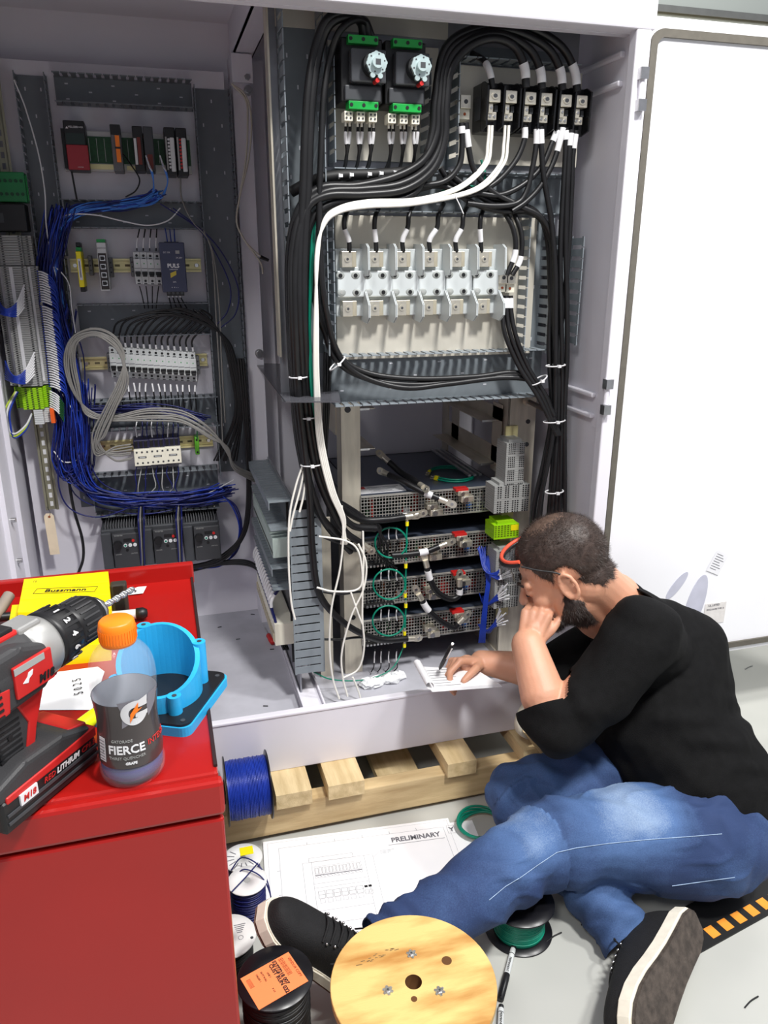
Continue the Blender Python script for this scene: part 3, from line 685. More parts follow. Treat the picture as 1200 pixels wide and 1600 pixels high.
termcol('earth_terminal_block', 'green-yellow earth terminal stack low on the left rail', 606, 640, -.045, .045, GREENY, (-.04, -.014, 0, .014, .035), .07)
t, Hh, zt_ = termcol('relay_terminal', 'short white terminal with orange end, below the green-yellow stack', 641, 664, -.004, .036, LGREY, (.01,), .07)
s = MB(); s.box(.036, .046, -.06, -.01, -Hh, 0, mat('orange_lever', (236, 96, 30), .4)); s.build('orange_lever', t)
p = PY(12, 292, 2.2)
o = thing('relay_board', 'green pluggable terminal board at the left edge', 'relay board', (p.x, 2.25, p.z))
s = MB(); s.bbox(-.045, .040, -.05, 0, -.034, .034, mat('jade_plastic', (18, 120, 62), .35), .002)
for i in range(2):
    for k in range(7): s.cyl((-.04+k*.012, -.052, -.016+i*.03), (-.04+k*.012, -.048, -.016+i*.03), .0042, mat('dark_jade', (8, 66, 36), .4), 8)
s.build('body', o); s = MB(); s.bbox(.03, .042, -.03, 0, -.03, .03, GREENP, .001); s.build('side_plug', o)
p = PY(10, 340, 2.2); o = thing('black_module', 'plain black box module under the green board', 'module', (p.x, 2.25, p.z))
s = MB(); s.bbox(-.06, .046, -.06, 0, -.032, .032, BLK, .003); s.build('body', o); s = MB(); s.box(-.015, -.005, -.0605, -.06, -.012, .01, DKGREY); s.build('label', o)
o = thing('manila_tag', 'blank manila tag hanging from the bottom of the slotted rail', 'tag', PY(76, 800, 2.24))
s = MB(); pts = [(-.014, -.012), (-.008, -.004), (.006, -.004), (.012, -.012), (.014, -.128), (-.012, -.128)]; s.prism(pts, -.0006, 0, mat('manila_card', (232, 214, 186), .7)); s.cyl((0, -.0012, -.014), (0, .0004, -.014), .0035, mat('rust_eyelet', (150, 84, 50), .5), 12); s.build('card', o)
s = MB(); s.tube(smooth_path([(0, 0, -.014), (.004, -.002, 0), (-.003, 0, .016)], 5), .0006, BLK, 5); s.build('string', o)
# ------------------------------------------------------------------ devices on the big panel
CLEARP = mat('clear_grey_cover', (150, 152, 156), .12, trans=.0, alpha=.35)
SILV = mat('pale_cast_dial', (196, 214, 214), .3, .5)
for k, (xc, yc, nm) in enumerate(((571, 109, 'nearer the thick cable loop'), (640, 114, 'nearer the power blocks'))):
    Yf = YR-.115
    o = thing('rotary_disconnect', 'black moulded-case disconnect with silver rotary hub and green shields, '+nm, 'disconnect switch', at(xc, yc, Yf, YR-.01), group='rotary disconnects'); o.scale = (.84, .95, .82)
    s = MB(); s.bbox(-.052, .05, -.085, -.005, -.066, .074, BLK, .004); s.bbox(-.045, .043, -.095, -.08, -.064, -.030, DKGREY, .003); s.build('case', o)
    s = MB(); s.bbox(-.033, .052, -.108, -.084, -.026, .046, mat('smoked_cover', (70, 72, 76), .15), .004); s.build('cover', o)
    s = MB(); cx, cz = .020, .010
    s.cyl((cx-.003, -.128, cz), (cx-.003, -.106, cz), .026, BLK, 28)
    prof = []; nn = 48
    for q in range(nn):
        a = 2*PI*q/nn; r = .0235+.0018*(1 if (q % 6) < 2 else 0); prof.append((cx+r*math.cos(a), cz+r*math.sin(a)))
    s.prism(prof, -.136, -.128, SILV); s.cyl((cx, -.146, cz), (cx, -.134, cz), .013, SILV, 20); s.box(cx-.006, cx+.006, -.1465, -.1455, cz-.006, cz+.006, DKGREY)
    for a in (0, 60, 120, 180, 240, 300):
        a = math.radians(a+15); s.cyl((cx+.019*math.cos(a), -.1365, cz+.019*math.sin(a)), (cx+.019*math.cos(a), -.1355, cz+.019*math.sin(a)), .002, DKGREY, 8)
    s.cyl((cx-.010, -.137, cz-.026), (cx-.010, -.130, cz-.026), .006, SILV, 12); s.cyl((cx+.008, -.137, cz-.027), (cx+.008, -.130, cz-.027), .006, SILV, 12); s.build('rotary_hub', o)
    s = MB(); s.cyl((cx+.002, -.134, cz-.036), (cx+.002, -.11, cz-.036), .005, REDP, 12); s.build('trip_button', o)
    GS = mat('signal_green_shield', (20, 152, 62), .35)
    for z in (.066, -.074):
        s = MB(); s.bbox(-.038, .034, -.102, -.07, z-.0095, z+.0085, GS, .001)
        for q in (-.032, -.002, .028): s.cyl((q, -.103, z), (q, -.1015, z), .0042, BLK, 12)
        s.build('terminal_shield', o)
    for q in (-.036, -.006, .024):
        s = MB(); s.bbox(q-.010, q+.010, -.09, -.06, -.108, -.086, CREAM, .001)
        for i in (-.005, .005):
            for j in (-.092, -.101): s.cyl((q+i, -.0915, j), (q+i, -.0895, j), .0024, DKGREY, 8)
            s.cyl((q+i, -.078, -.108), (q+i, -.078, -.118), .0035, TIN, 8)
        s.build('load_lug', o)
PB = mat('glossy_black_block', (20, 20, 22), .25)
for k, (xc, nm) in enumerate(((783, 'nearest the disconnects, with white wires below'), (838, 'the middle of three'), (893, 'nearest the side wall'))):
    Yf = YR-.075
    o = thing('power_distribution_block', 'black two-pole power distribution block with tinned lugs, '+nm, 'distribution block', at(xc, 167+k*3.5, Yf, YR-.01), group='power distribution blocks'); o.scale = (.92, 1, .76)
    s = MB(); w = .0425; s.bbox(-w, w, -.05, 0, -.062, .062, PB, .002)
    for x in (-w, -.002, w-.004): s.prism([(-.05, -.060), (-.078, -.052), (-.082, .048), (-.06, .062), (-.05, .062)], x, x+.004, PB, ax='x')
    if k == 0: s.box(-w-.0006, -w, -.045, -.015, -.03, .03, DKGREY)
    s.build('base', o)
    for q in (-.021, .020):
        s = MB(); s.bbox(q-.0145, q+.0145, -.076, -.045, .008, .040, TIN, .002); s.cyl((q, -.078, .024), (q, -.075, .024), .0085, TIN, 20); s.cyl((q, -.0785, .024), (q, -.077, .024), .0055, DKGREY, 6); s.build('line_lug', o)
        s = MB(); s.bbox(q-.014, q+.010, -.066, -.045, -.034, -.014, TIN, .001); s.bbox(q-.012, q-.001, -.07, -.05, -.018, .006, TIN, .001); s.box(q+.006, q+.014, -.062, -.05, -.012, .004, DKGREY)
        for i in (-.007, .004): s.cyl((q+i, -.068, -.025), (q+i, -.065, -.025), .0032, METAL, 8)
        s.cyl((q-.006, -.0715, -.004), (q-.006, -.069, -.004), .0035, METAL, 8); s.build('load_terminal', o)
def glug(x, y, label, n=2, w=.012):
    o = thing('ground_lug', label, 'ground lug', at(x, y, YR-.045, YR-.01))
    s = MB(); s.bbox(-w, w, -.035, 0, -.004, .022, TIN, .001); s.bbox(-w, w, -.028, 0, -.024, -.004, CREAM, .001)
    for q in range(n):
        cx = -w+w*2*(q+.5)/n; s.cyl((cx, -.036, .009), (cx, -.034, .009), .0045, DKGREY, 10); s.cyl((cx, -.0295, -.014), (cx, -.0275, -.014), .003, mat('copper_end', (170, 84, 50), .4, .6), 8)
    s.build('lug_body', o); return o
glug(728, 166, 'tinned ground lug just left of the first power block', 1)
glug(787, 440, 'tinned ground lug at the end of the fuse bases, beside its twin', 1)
glug(799, 441, 'tinned ground lug with two black cables entering from above, far end of the fuse bases', 1)
FB = mat('pale_grey_fuse_base', (196, 202, 203), .35, var=.02)
f0 = None
for k in range(6):
    x = 551+k*42.2; Yf = YR-.05; loc = at(x, 444-k*.4, Yf, YR-.01)
    lb = f'pale grey fuse base between fins, {ordn[k]} of six counted from the thick cables'
    if f0: copy_tree(f0, loc, lb); continue
    f0 = o = thing('fuse_holder', lb, 'fuse holder', loc, group='fuse bases in a row'); w = .0325
    s = MB(); s.bbox(-w, w-.0015, -.034, 0, -.028, .028, FB, .003); s.bbox(-w, w-.0015, -.018, 0, -.07, .074, FB, .002)
    s.bbox(-w+.008, w-.014, -.024, 0, .026, .036, FB, .002); s.build('base', o)
    for (q, z, dk) in ((-.026, .018, 1), (.008, .018, 2), (-.024, -.018, 0), (.010, -.018, 1)):
        s = MB(); s.sphere((q, -.034, z), .0078, mat('recess_grey', (150, 154, 152), .5), 14, 8, (1.25, .25, 1)); s.cyl((q, -.0365, z), (q, -.035, z), .0045 if dk else .003, BLK if dk == 2 or dk == 1 else GREYT, 12); s.build('mounting_hole', o)
    for z in (.052, -.052):
        s = MB(); s.bbox(-.024, -.001, -.044, -.014, z-.0165, z+.0165, TIN, .001); s.bbox(-.001, .010, -.036, -.014, z-.0165, z+.0165, mat('plated_clip', (206, 198, 176), .35, .6), .001)
        s.cyl((-.012, -.046, z), (-.012, -.043, z), .0062, TIN, 14); s.cyl((-.012, -.0465, z), (-.012, -.0455, z), .003, DKGREY, 6); s.build('fuse_lug', o)
    fin = MB(); x1 = w-.002
    for dx in (0, .0035):
        fin.prism([(0, .014), (-.062, .018), (-.070, .030), (-.066, .076), (-.05, .084), (0, .084)], x1-.0028+dx*.8, x1-.0013+dx*.8, FB, ax='x')
        fin.prism([(0, -.014), (-.040, -.016), (-.072, -.044), (-.072, -.07), (-.05, -.084), (0, -.08)], x1-.0028+dx*.8, x1-.0013+dx*.8, FB, ax='x')
    fin.build('barrier_fin', o)
# terminals on the rack post
a = PY(806, 700, YK-.09)
o = thing('terminal_block', 'narrow grey terminal stack high on the rack post', 'terminal block', (a.x, YK-.03, PY(806, 692, YK-.09).z))
def grid(o, w, h, dep, mt, nx, nz, hm=BLK, skip=()):
    n = int(h/.0058); s = MB()
    for k in range(n): s.box(-w, w, -dep, 0, -h*(k+1)/n+.0006, -h*k/n, mt)
    s.build('body', o); s = MB(); s.box(-w*.7, w*.7, -dep+.005, 0, -.001, .008, mt); s.build('end_bracket', o)
    s = MB()
    for i in range(nx):
        if i in skip: continue
        x = -w+2*w*(i+.5)/nx
        for j in range(nz):
            if j % 7 == 6: continue
            z = -h*(j+.5)/nz; s.box(x-w*.55/nx, x+w*.55/nx, -dep-.0005, -dep, z-h*.28/nz, z+h*.28/nz, hm)
    s.build('wire_openings', o)
grid(o, .026, PY(806, 692, YK-.09).z-PY(806, 757, YK-.09).z, .06, GREYT, 10, 22, skip=(0, 5, 6))
o = thing('terminal_block', 'wide grey terminal stack on the rack post, just above the green-yellow one', 'terminal block', (a.x-.004, YK-.03, PY(804, 758, YK-.09).z))
grid(o, .050, PY(806, 758, YK-.09).z-PY(806, 800, YK-.09).z, .06, GREYT, 14, 13, skip=(0, 3, 6, 10))
o = thing('earth_terminal_block', 'small bright green-yellow terminal stack on the rack post by the man\'s forehead', 'terminal block', (PY(792, 820, YK-.09).x, YK-.03, PY(790, 820, YK-.09).z))
grid(o, .036, .040, .06, GREENY, 8, 7, hm=mat('olive_gap', (90, 110, 10), .5))
s = MB(); s.box(.012, .034, -.061, -.0605, -.018, -.002, YEL); s.build('marker', o)
o = thing('terminal_block', 'lower grey terminal stack on the rack post, fed by fanned blue wires', 'terminal block', (PY(795, 860, YK-.09).x, YK-.03, PY(795, 860, YK-.09).z))
grid(o, .036, .17, .06, GREYT, 10, 34, skip=(0, 4))
s = MB(); x = PY(795, 700, YK-.03).x; s.box(x-.015, x+.02, YK-.038, YK-.031, .33, .88, BRASSY); tag(s.build('post_rail'), 'yellowish vertical mounting rail on the rack post behind the terminals', 'DIN rail')
# ------------------------------------------------------------------ cables and wires
rw = random.Random(11)
def cable(name, label, pts, r, mt, Y=None, group=None, cat='cable', n=8, k=7, sleeves=(), jit=0, lugs=()):
    P = [PY(p[0]+rw.uniform(-jit, jit), p[1]+rw.uniform(-jit, jit), (p[2] if len(p) > 2 else Y)) for p in pts]
    S = smooth_path(P, k); o0 = S[0].copy()
    s = MB(); s.tube([p-o0 for p in S], r, mt, n)
    o = s.build(name, loc=o0); tag(o, label, cat, group)
    L = len(S)-1
    for (f0, f1) in sleeves:
        i0 = int(f0*L); i1 = max(i0+1, int(f1*L)); q = MB(); q.tube([p-o0 for p in S[i0:i1+1]], r*1.12, TAGW, n+2)
        mid = (S[i0]+S[i1])/2-o0; q.build('label_sleeve', o)
    for e in lugs:
        p, d = (S[0], (S[0]-S[1]).normalized()) if e == 0 else (S[-1], (S[-1]-S[-2]).normalized())
        q = MB(); q.cyl(p-o0, p-o0+d*.022, r*.95, TIN, 12); a = p-o0+d*.022
        sd = d.cross(Vector((0, -1, 0))).normalized(); up = sd.cross(d).normalized()
        M = frame(a, d, sd); 
        vs = []
        for z in (-.0018, .0018):
            vs += [M @ Vector(v+(z,)) for v in ((0, -r), (.018, -r*1.15), (.026, -r*.7), (.028, 0), (.026, r*.7), (.018, r*1.15), (0, r))]
        q.add(vs, [tuple(range(7)), tuple(range(13, 6, -1))]+[(i, (i+1) % 7, 7+(i+1) % 7, 7+i) for i in range(7)], TIN)
        q.cyl(M @ Vector((.015, 0, -.003)), M @ Vector((.015, 0, .0035)), .0045, METAL, 6)
        q.build('crimp_lug', o)
    return o
def tie(x, y, Y, w, ang=0, label='', group='white cable ties on the thick cable runs'):
    p = PY(x, y, Y); s = MB(); a = math.radians(ang); d = Vector((math.cos(a), 0, math.sin(a))); u = Vector((-math.sin(a), 0, math.cos(a)))
    pts = []
    for k in range(17):
        t = 2*PI*k/16; pts.append(d*math.cos(t)*w+Vector((0, math.sin(t)*.017, 0)))
    s.tube(pts, .0018, TAGW, 6, cap=False); s.box(-.004, .004, -.022, -.014, -.003, .003, TAGW)
    o = s.build('cable_tie', loc=p); return tag(o, label, 'cable tie', group)
R1, R2, R3 = .0088, .0066, .0034
yt = 1.665
BL = 'thick black cable '
# arches out of the first disconnect
for i, (dx, lab) in enumerate(((0, 'outermost in the arch leaving the first disconnect, with a bare lug'), (7, 'second in the arch leaving the first disconnect'))):
    cable('power_cable', BL+lab, [(568+dx, 58, 1.69), (563+dx, 34, 1.68), (540, 20+dx, 1.66), (512+dx*.6, 30+dx, 1.655), (494+dx, 70), (483+dx, 130), (477+dx, 210), (474+dx, 300), (468+dx, 400), (468+dx, 500), (474+dx, 600, 1.70), (484+dx, 690, 1.72), (502+dx, 760, 1.73), (535+dx*1.6, 825-dx, 1.74), (566+dx*3, 850-dx*3.4, 1.76)], R1, CABLE, yt, 'cables arching from the disconnect', lugs=(1,) if i == 0 else ())
cable('power_cable', BL+'inner arch by the first disconnect, dropping into the sag', [(581, 56, 1.69), (572, 36, 1.68), (553, 31, 1.66), (530, 50, 1.65), (516, 90), (506, 150), (502, 230), (499, 310), (500, 390), (507, 470), (525, 545, 1.69), (560, 585, 1.70), (630, 606, 1.70), (700, 600, 1.70), (790, 590, 1.70), (838, 600, 1.69), (866, 650, 1.67)], R2, CABLE, yt)
for i in range(2):
    cable('power_cable', BL+['upper', 'lower'][i]+' of two sagging through the bottom duct beside the third', [(478+i*4, 330, 1.69), (484+i*3, 420, 1.69), (500+i*3, 500, 1.70), (530-i*5, 556+i*6, 1.70), (575, 583+i*9, 1.705), (650, 592+i*9, 1.705), (740, 589+i*5, 1.705), (810, 583+i*4, 1.70), (848, 612+i*4, 1.69), (868, 655, 1.68)], R2, CABLE, yt)
tie(527, 568, 1.685, .022, 40, 'white cable tie at the start of the three sagging cables')
tie(842, 594, 1.68, .022, 30, 'white cable tie at the far end of the three sagging cables')
# arches over the power blocks
arch = [((822, 137), (819, 104), (803, 72), (770, 60), (733, 73), (705, 108), (697, 165)), ((847, 139), (843, 106), (824, 74), (780, 53), (735, 62), (702, 95), (692, 165)),
        ((879, 141), (874, 106), (852, 72), (800, 48), (742, 54), (700, 84), (686, 160)), ((902, 143), (896, 106), (872, 68), (815, 40), (745, 44), (696, 76), (680, 155))]
tails = [
         ((694, 220), (676, 265), (632, 296), (570, 304), (510, 306), (478, 330), (462, 400), (461, 500), (465, 600, 1.69), (474, 690, 1.71), (484, 780, 1.72), (488, 860, 1.735), (500, 930, 1.74), (540, 975, 1.76), (590, 999, 1.79), (636, 998, 1.81)),
         ((690, 220), (668, 262), (625, 288), (565, 296), (508, 300), (472, 330), (456, 400), (456, 500), (461, 600, 1.70), (470, 690, 1.72), (488, 770, 1.73), (510, 820, 1.75), (548, 862, 1.80)),
         ((682, 210), (662, 250), (620, 275), (560, 290), (500, 294), (466, 330), (452, 400, 1.69), (453, 500, 1.69), (458, 600, 1.71), (468, 700, 1.73), (492, 790, 1.74), (530, 838, 1.76), (556, 858, 1.80)),
         ((677, 200), (668, 240), (656, 290), (630, 310), (575, 315), (520, 318), (484, 350, 1.68), (478, 420, 1.69), (478, 500, 1.70), (480, 600, 1.72), (494, 700, 1.73), (520, 775, 1.75), (560, 810, 1.79), (600, 812, 1.80), (632, 808, 1.81))]
wh = ['innermost arch over the power blocks', 'second arch over the power blocks', 'third arch over the power blocks', 'outermost arch over the power blocks, to the block by the side wall']
for i in range(4):
    cable('power_cable', BL+wh[i], list(arch[i])+list(tails[i]), R1, CABLE, yt+.003*i, 'cables arching over the power blocks', sleeves=((.02, .055),), lugs=(1,) if i in (0, 3) else ())
cable('power_cable', 'short black cable curling down onto the first power block', [(770, 138, 1.68), (765, 112, 1.68), (756, 95, 1.70), (738, 84, 1.74)], R2, CABLE, sleeves=((.2, .6),))
# cables below the power blocks
lowl = [([(820, 196), (819, 220), (805, 252), (775, 285), (735, 305), (700, 300)], 'first, bending to the middle duct'), ([(839, 198), (838, 225), (832, 262), (822, 300), (806, 318), (770, 322), (730, 318)], 'second, bending down and back'),
        ([(845, 198), (846, 230), (850, 280), (862, 350), (868, 430), (868, 520), (868, 600), (864, 680), (842, 800), (838, 900)], 'third, straight down the bundle'), ([(872, 200), (862, 225), (845, 262), (815, 290), (780, 305), (745, 302)], 'fourth, crossing back to the middle'),
        ([(884, 200), (884, 230), (880, 300), (876, 380), (876, 460), (878, 560), (878, 640), (874, 800), (870, 900)], 'fifth, down the bundle by the wall'), ([(893, 203), (889, 240), (886, 300), (884, 380), (886, 470), (886, 560), (882, 650), (882, 800), (876, 900)], 'sixth, down the bundle by the wall'),
        ([(900, 204), (895, 245), (893, 300), (888, 400), (880, 480), (872, 560), (872, 650), (862, 800), (856, 900)], 'seventh, outermost in the hanging bundle'), ([(880, 200), (866, 250), (845, 290), (822, 315), (800, 330)], 'eighth, crossing under the blocks')]
for i, (p, lab) in enumerate(lowl):
    cable('power_cable', 'black cable under the power blocks, '+lab, p, R2*.95, CABLE, 1.685-.004*(i % 3), 'black cables under the power blocks', sleeves=((.03, .10 if len(p) > 7 else .18),))
for i, (p, lab) in enumerate(((([(688, 262), (705, 285), (745, 305), (800, 316), (840, 334), (856, 380), (860, 470), (864, 570), (862, 650), (850, 720), (834, 800), (832, 900)]), 'highest of those crossing the wide duct'), (([(700, 270), (740, 300), (790, 328), (835, 334), (858, 372), (862, 450), (858, 540), (862, 640), (856, 700), (844, 800), (840, 900)]), 'second of those crossing the wide duct'),
       (([(640, 300), (690, 290), (740, 318), (785, 330), (826, 330), (850, 350), (870, 420), (872, 540), (870, 640), (858, 800), (850, 900)]), 'third of those crossing the wide duct'), (([(728, 192), (732, 230), (742, 268), (770, 300), (812, 322), (850, 345), (866, 400), (866, 520), (876, 640), (868, 800), (862, 900)]), 'from the ground lug across the wide duct'),
       (([(721, 192), (722, 230), (716, 262), (690, 285), (640, 290), (590, 288)]), 'from the ground lug back to the disconnect duct'))):
    cable('power_cable', 'black cable '+lab, p, R2, CABLE, 1.70-.005*i, 'black cables crossing the wide duct', sleeves=((.04, .10),) if i > 2 else ())
for (x, y, w_) in ((868, 571, .024), (866, 658, .028), (866, 768, .024)): tie(x, y, 1.675, w_, 3, 'white cable tie on the bundle hanging by the side wall, '+{571: 'topmost', 658: 'middle', 768: 'lowest'}[y])
tie(466, 589, 1.695, .020, 0, 'white cable tie on the long vertical run, topmost of three'); tie(480, 652, 1.71, .022, 0, 'white cable tie on the long vertical run, middle of three'); tie(486, 726, 1.72, .024, 0, 'white cable tie on the long vertical run, lowest of three')
# disconnect load wires
for d, xs_ in enumerate(((544, 563, 581), (612, 631, 650))):
    for i, x in enumerate(xs_):
        for j in (-3, 3):
            cable('load_wire', 'black load wires in white sleeves below the rotary disconnects', [(x+j, 193, 1.70), (x+j-1, 215, 1.70), (x-2, 240, 1.71), (x-8-rw.random()*6, 268, 1.73), (x-40, 285, 1.73)], R3, CABLE, None, 'disconnect load wires', n=6, k=5, sleeves=((.15, .35),))
cable('power_cable', 'black cable bundle tied at close spacing, running under the disconnects', [(455, 300, 1.72), (490, 282), (530, 274), (590, 272), (640, 268), (668, 262)], .011, RUB, 1.70)
for i, x in enumerate((506, 537, 554, 582, 600, 622)): tie(x-8, 277-i*1.2, 1.695, .004, 90, 'small white cable ties around the bundle under the disconnects', 'ties on the duct bundle')
# short cables on the fuse bases
for i, (xt, xb_) in enumerate(((538, 545), (585, 587), (637, 629), (683, 671), (722, 712), (750, 751))):
    cable('fuse_cable', f'short black cable entering the fuse base, {ordn[i]} of six from the thick cables', [(xt+10, 318, 1.73), (xt+2, 336, 1.70), (xt, 355, 1.70), (xb_, 375, 1.705), (xb_+1, 394, 1.71)], .0052, CABLE, None, 'short cables on the fuse bases', sleeves=((.55, .82),))
for i, p in enumerate(([(770, 318, 1.73), (790, 335, 1.70), (803, 362), (805, 395), (792, 430)], [(790, 318, 1.73), (805, 338, 1.70), (815, 368), (813, 405), (800, 430)])):
    cable('ground_cable', 'black cable into the twin ground lugs, '+['nearer the fuse bases', 'nearer the side duct'][i], p, .0058, CABLE, 1.69, None, sleeves=((.72, .88),))
for i in range(3):
    cable('ground_cable', 'black cables leaving the twin ground lugs toward the rack post', [(784+i*7, 462, 1.715), (785+i*7, 490, 1.71), (790+i*8, 525, 1.70), (812+i*7, 575, 1.69), (842+i*6, 622, 1.675), (870+i*2, 680, 1.67)], .0058, CABLE, None, 'cables below the twin ground lugs', sleeves=((.05, .16),))
# white and green wires
for i in range(4):
    a = i*2.6; x0 = (764, 769, 789, 795)[i]
    cable('white_wire', 'white wires sweeping from the first power block down the long run', [(x0, 196, 1.69), (x0-2, 225, 1.69), (x0-9, 258, 1.685), (x0-50, 293+a*.6, 1.67), (650, 311+a, 1.66), (575, 314+a*1.2, 1.655), (530, 324+a, 1.655), (506, 345+a, 1.66), (497-a*.4, 400, 1.66), (492+a*.5, 500, 1.66), (492+a*.7, 600, 1.675), (497+a, 690, 1.70), (514+a, 765, 1.71), (534+a*.6, 812, 1.72), (541-a, 850, 1.73)], .0034, WCAB, None, 'white wires to the first power block', cat='wire', n=7)
cable('cable_tie_tail', 'long white cable tie tail pointing down from the white wires', [(711, 306, 1.65), (718, 320, 1.65), (724, 334, 1.65)], .0012, TAGW, cat='cable tie')
for i in range(2):
    cable('green_wire', 'green wires running beside the white wires down the long run', [(492-i*3, 340, 1.69), (487-i*2, 430, 1.68), (484, 520, 1.68), (486+i*2, 600, 1.685), (493+i*2, 655, 1.70), (500, 720, 1.73)], .0034, GREENW, None, 'green wires of the long run', cat='wire', n=7)
cable('green_wire', 'short green wire showing between black cables below the disconnect duct', [(752, 250, 1.74), (758, 275, 1.73), (748, 290, 1.72), (705, 292, 1.71), (690, 300, 1.72)], .003, GREENW, cat='wire')
for i in range(3):
    cable('control_cable', 'thin black cables hanging behind the white wires', [(508+i*4, 540, 1.74), (507+i*4, 600, 1.74), (506+i*3, 660, 1.76), (504+i*3, 720, 1.78), (510+i*6, 780, 1.79)], .0036, CABLE, None, 'thin black cables in the long run', n=6)
# loose white wires low down
ww = [([(475, 722), (462, 760), (452, 810), (451, 880), (455, 940), (461, 968)], 'looping wide beside the side duct'), ([(477, 722), (470, 760), (458, 805), (453, 830)], 'short, ending by the duct top'), ([(478, 745), (474, 775), (468, 800)], 'short stub behind the duct'),
      ([(534, 790), (536, 840), (531, 890), (518, 950), (515, 1010), (520, 1060), (530, 1092)], 'hanging to the sill, first of two'), ([(560, 850), (572, 880), (568, 920), (548, 965), (534, 1020), (536, 1060), (543, 1088)], 'hanging to the sill, second of two'),
      ([(498, 838), (540, 845), (560, 862), (566, 905), (556, 922), (520, 924), (495, 918)], 'making a turn across the rack post'), ([(567, 830), (568, 880), (566, 960), (569, 1010), (560, 1045), (535, 1060)], 'running beside the meshed units'),
      ([(548, 925), (560, 960), (566, 975)], 'thin, slanting across the rack post'), ([(551, 1058), (560, 1080), (565, 1098)], 'thin tail over the cabinet floor')]
for p, lab in ww: cable('white_wire', 'loose white wire '+lab, p, .0026, WCAB, 1.72, 'loose white wires near the rack', cat='wire', n=6)
for i, (y, y2) in enumerate(((835, 845), (922, 925), (998, 996))):
    cable('control_cable', 'black control cable crossing from side duct to rack, '+['highest', 'middle', 'lowest'][i], [(495-i*6, y, 1.76), (530, y2+3, 1.76), (556, y2, 1.78), (590, y2-4+i*2, 1.83)], .0034, CABLE, None, 'control cables across the rack post', n=6)
for i in range(4):
    cable('control_cable', 'black control wires fanning from the rack post over the second unit', [(520, 775+i*3, 1.78), (560, 800+i*2, 1.79), (585+i*3, 822, 1.80), (605-i*5, 852+i*4, 1.82), (604+i*4, 885, 1.84), (608+i*5, 900, 1.85)], .0028, CABLE, None, 'control wires at the second unit', n=6)
cable('green_wire', 'thin green wire curving low under the rack units', [(490, 1050, 1.78), (520, 1062, 1.78), (570, 1062, 1.79), (612, 1045, 1.80), (632, 1008, 1.83)], .0018, GREENW, cat='wire')
# jumpers on the power units
def jump(label, pts, lugs=(1,), sl=((.55, .72),), r=.0085): cable('jumper_cable', label, pts, r, CABLE, 1.82, 'black jumper cables on the power units', lugs=lugs, sleeves=sl)
jump('black jumper lying on the top unit, farther back of two', [(608, 722, 1.98), (626, 738, 1.95), (645, 749, 1.90), (656, 757, 1.86)], (0, 1), ())
jump('black jumper lying on the top unit, nearer of two', [(608, 742, 1.93), (630, 752, 1.88), (660, 768, 1.84), (686, 779, 1.82)], (0, 1), ((.72, .86),))
jump('black jumper along the bottom of the top unit', [(563, 815), (600, 813), (630, 808), (640, 806)], (1,), ((.7, .9),))
jump('black jumper lying across the second unit', [(612, 868), (640, 866), (665, 862), (686, 854)])
jump('black jumper looping down in front of the third unit', [(667, 886), (672, 905), (684, 926), (704, 936), (717, 930), (718, 916)], (0, 1), ((.08, .22), (.85, .97)))
jump('black jumper slanting down across the lowest unit', [(659, 937), (668, 952), (685, 968), (708, 980), (716, 974)], (0, 1), ((.1, .3),))
# green ring wires
for i, (cx, cy) in enumerate(((611, 848), (608, 913), (607, 970))):
    pts = []
    for k in range(20):
        a = 2*PI*k/18; pts.append((cx+25*math.cos(a), cy+24*math.sin(a)*.98, 1.815+.004*k/18))
    cable('green_wire', 'coiled green wire ring on the '+['second', 'third', 'lowest'][i]+' power unit', pts, .0026, GREENW, cat='wire', k=2, n=6)
cable('green_wire', 'green bonding wire dropping past all the units', [(636, 815), (635, 850), (634, 900), (634, 950), (632, 1005)], .0022, GREENW, 1.818, cat='wire')
for i, (x, y) in enumerate(((636, 818), (634, 884), (633, 930), (634, 946), (632, 989), (632, 1008))):
    s = MB(); p = PY(x, y, 1.812); s.cyl((0, 0, -.006), (0, 0, .006), .0045, YEL, 10); s.cyl((0, -.001, .006), (0, -.001, .014), .0035, TIN, 8)
    tag(s.build('ring_terminal', loc=p), f'yellow crimp terminal on the green bonding wire, {ordn[i]} from the top', 'crimp terminal', 'yellow crimps on the bonding wire')
pts = []
zl = UZ[0][0]+.004
cc = PZ(700, 742, zl)
for k in range(15):
    a = math.radians(-150+300*k/14); pts.append(cc+Vector((.062*math.cos(a)+.01, .075*math.sin(a), 0)))
for q in range(2):
    S = smooth_path([p+Vector((0, 0, .004*q))*1+Vector((.004*q, .005*q, 0)) for p in pts], 4); s = MB(); s.tube([p-S[0] for p in S], .0028, GREENW, 7)
    o = s.build('green_wire', loc=S[0]); tag(o, 'green looped wire lying on the top unit with ring terminals, '+['lower loop', 'upper loop'][q], 'wire', 'green loops on the lid')
    for e, e2 in ((0, 1), (-1, -2)):
        d = (S[e]-S[e2]).normalized(); s = MB(); p = S[e]-S[0]; s.cyl(p, p+d*.012, .0045, YEL, 10)
        pr = [(.0062*math.cos(2*PI*k/14), .0062*math.sin(2*PI*k/14)) for k in range(14)]
        M = Matrix.Translation(p+d*.021); s.prism(pr, -.001, .001, TIN, M=M, ax='z'); s.cyl(p+d*.021-Vector((0, 0, .0012)), p+d*.021+Vector((0, 0, .0014)), .003, DKGREY, 10); s.build('ring_lug', o)
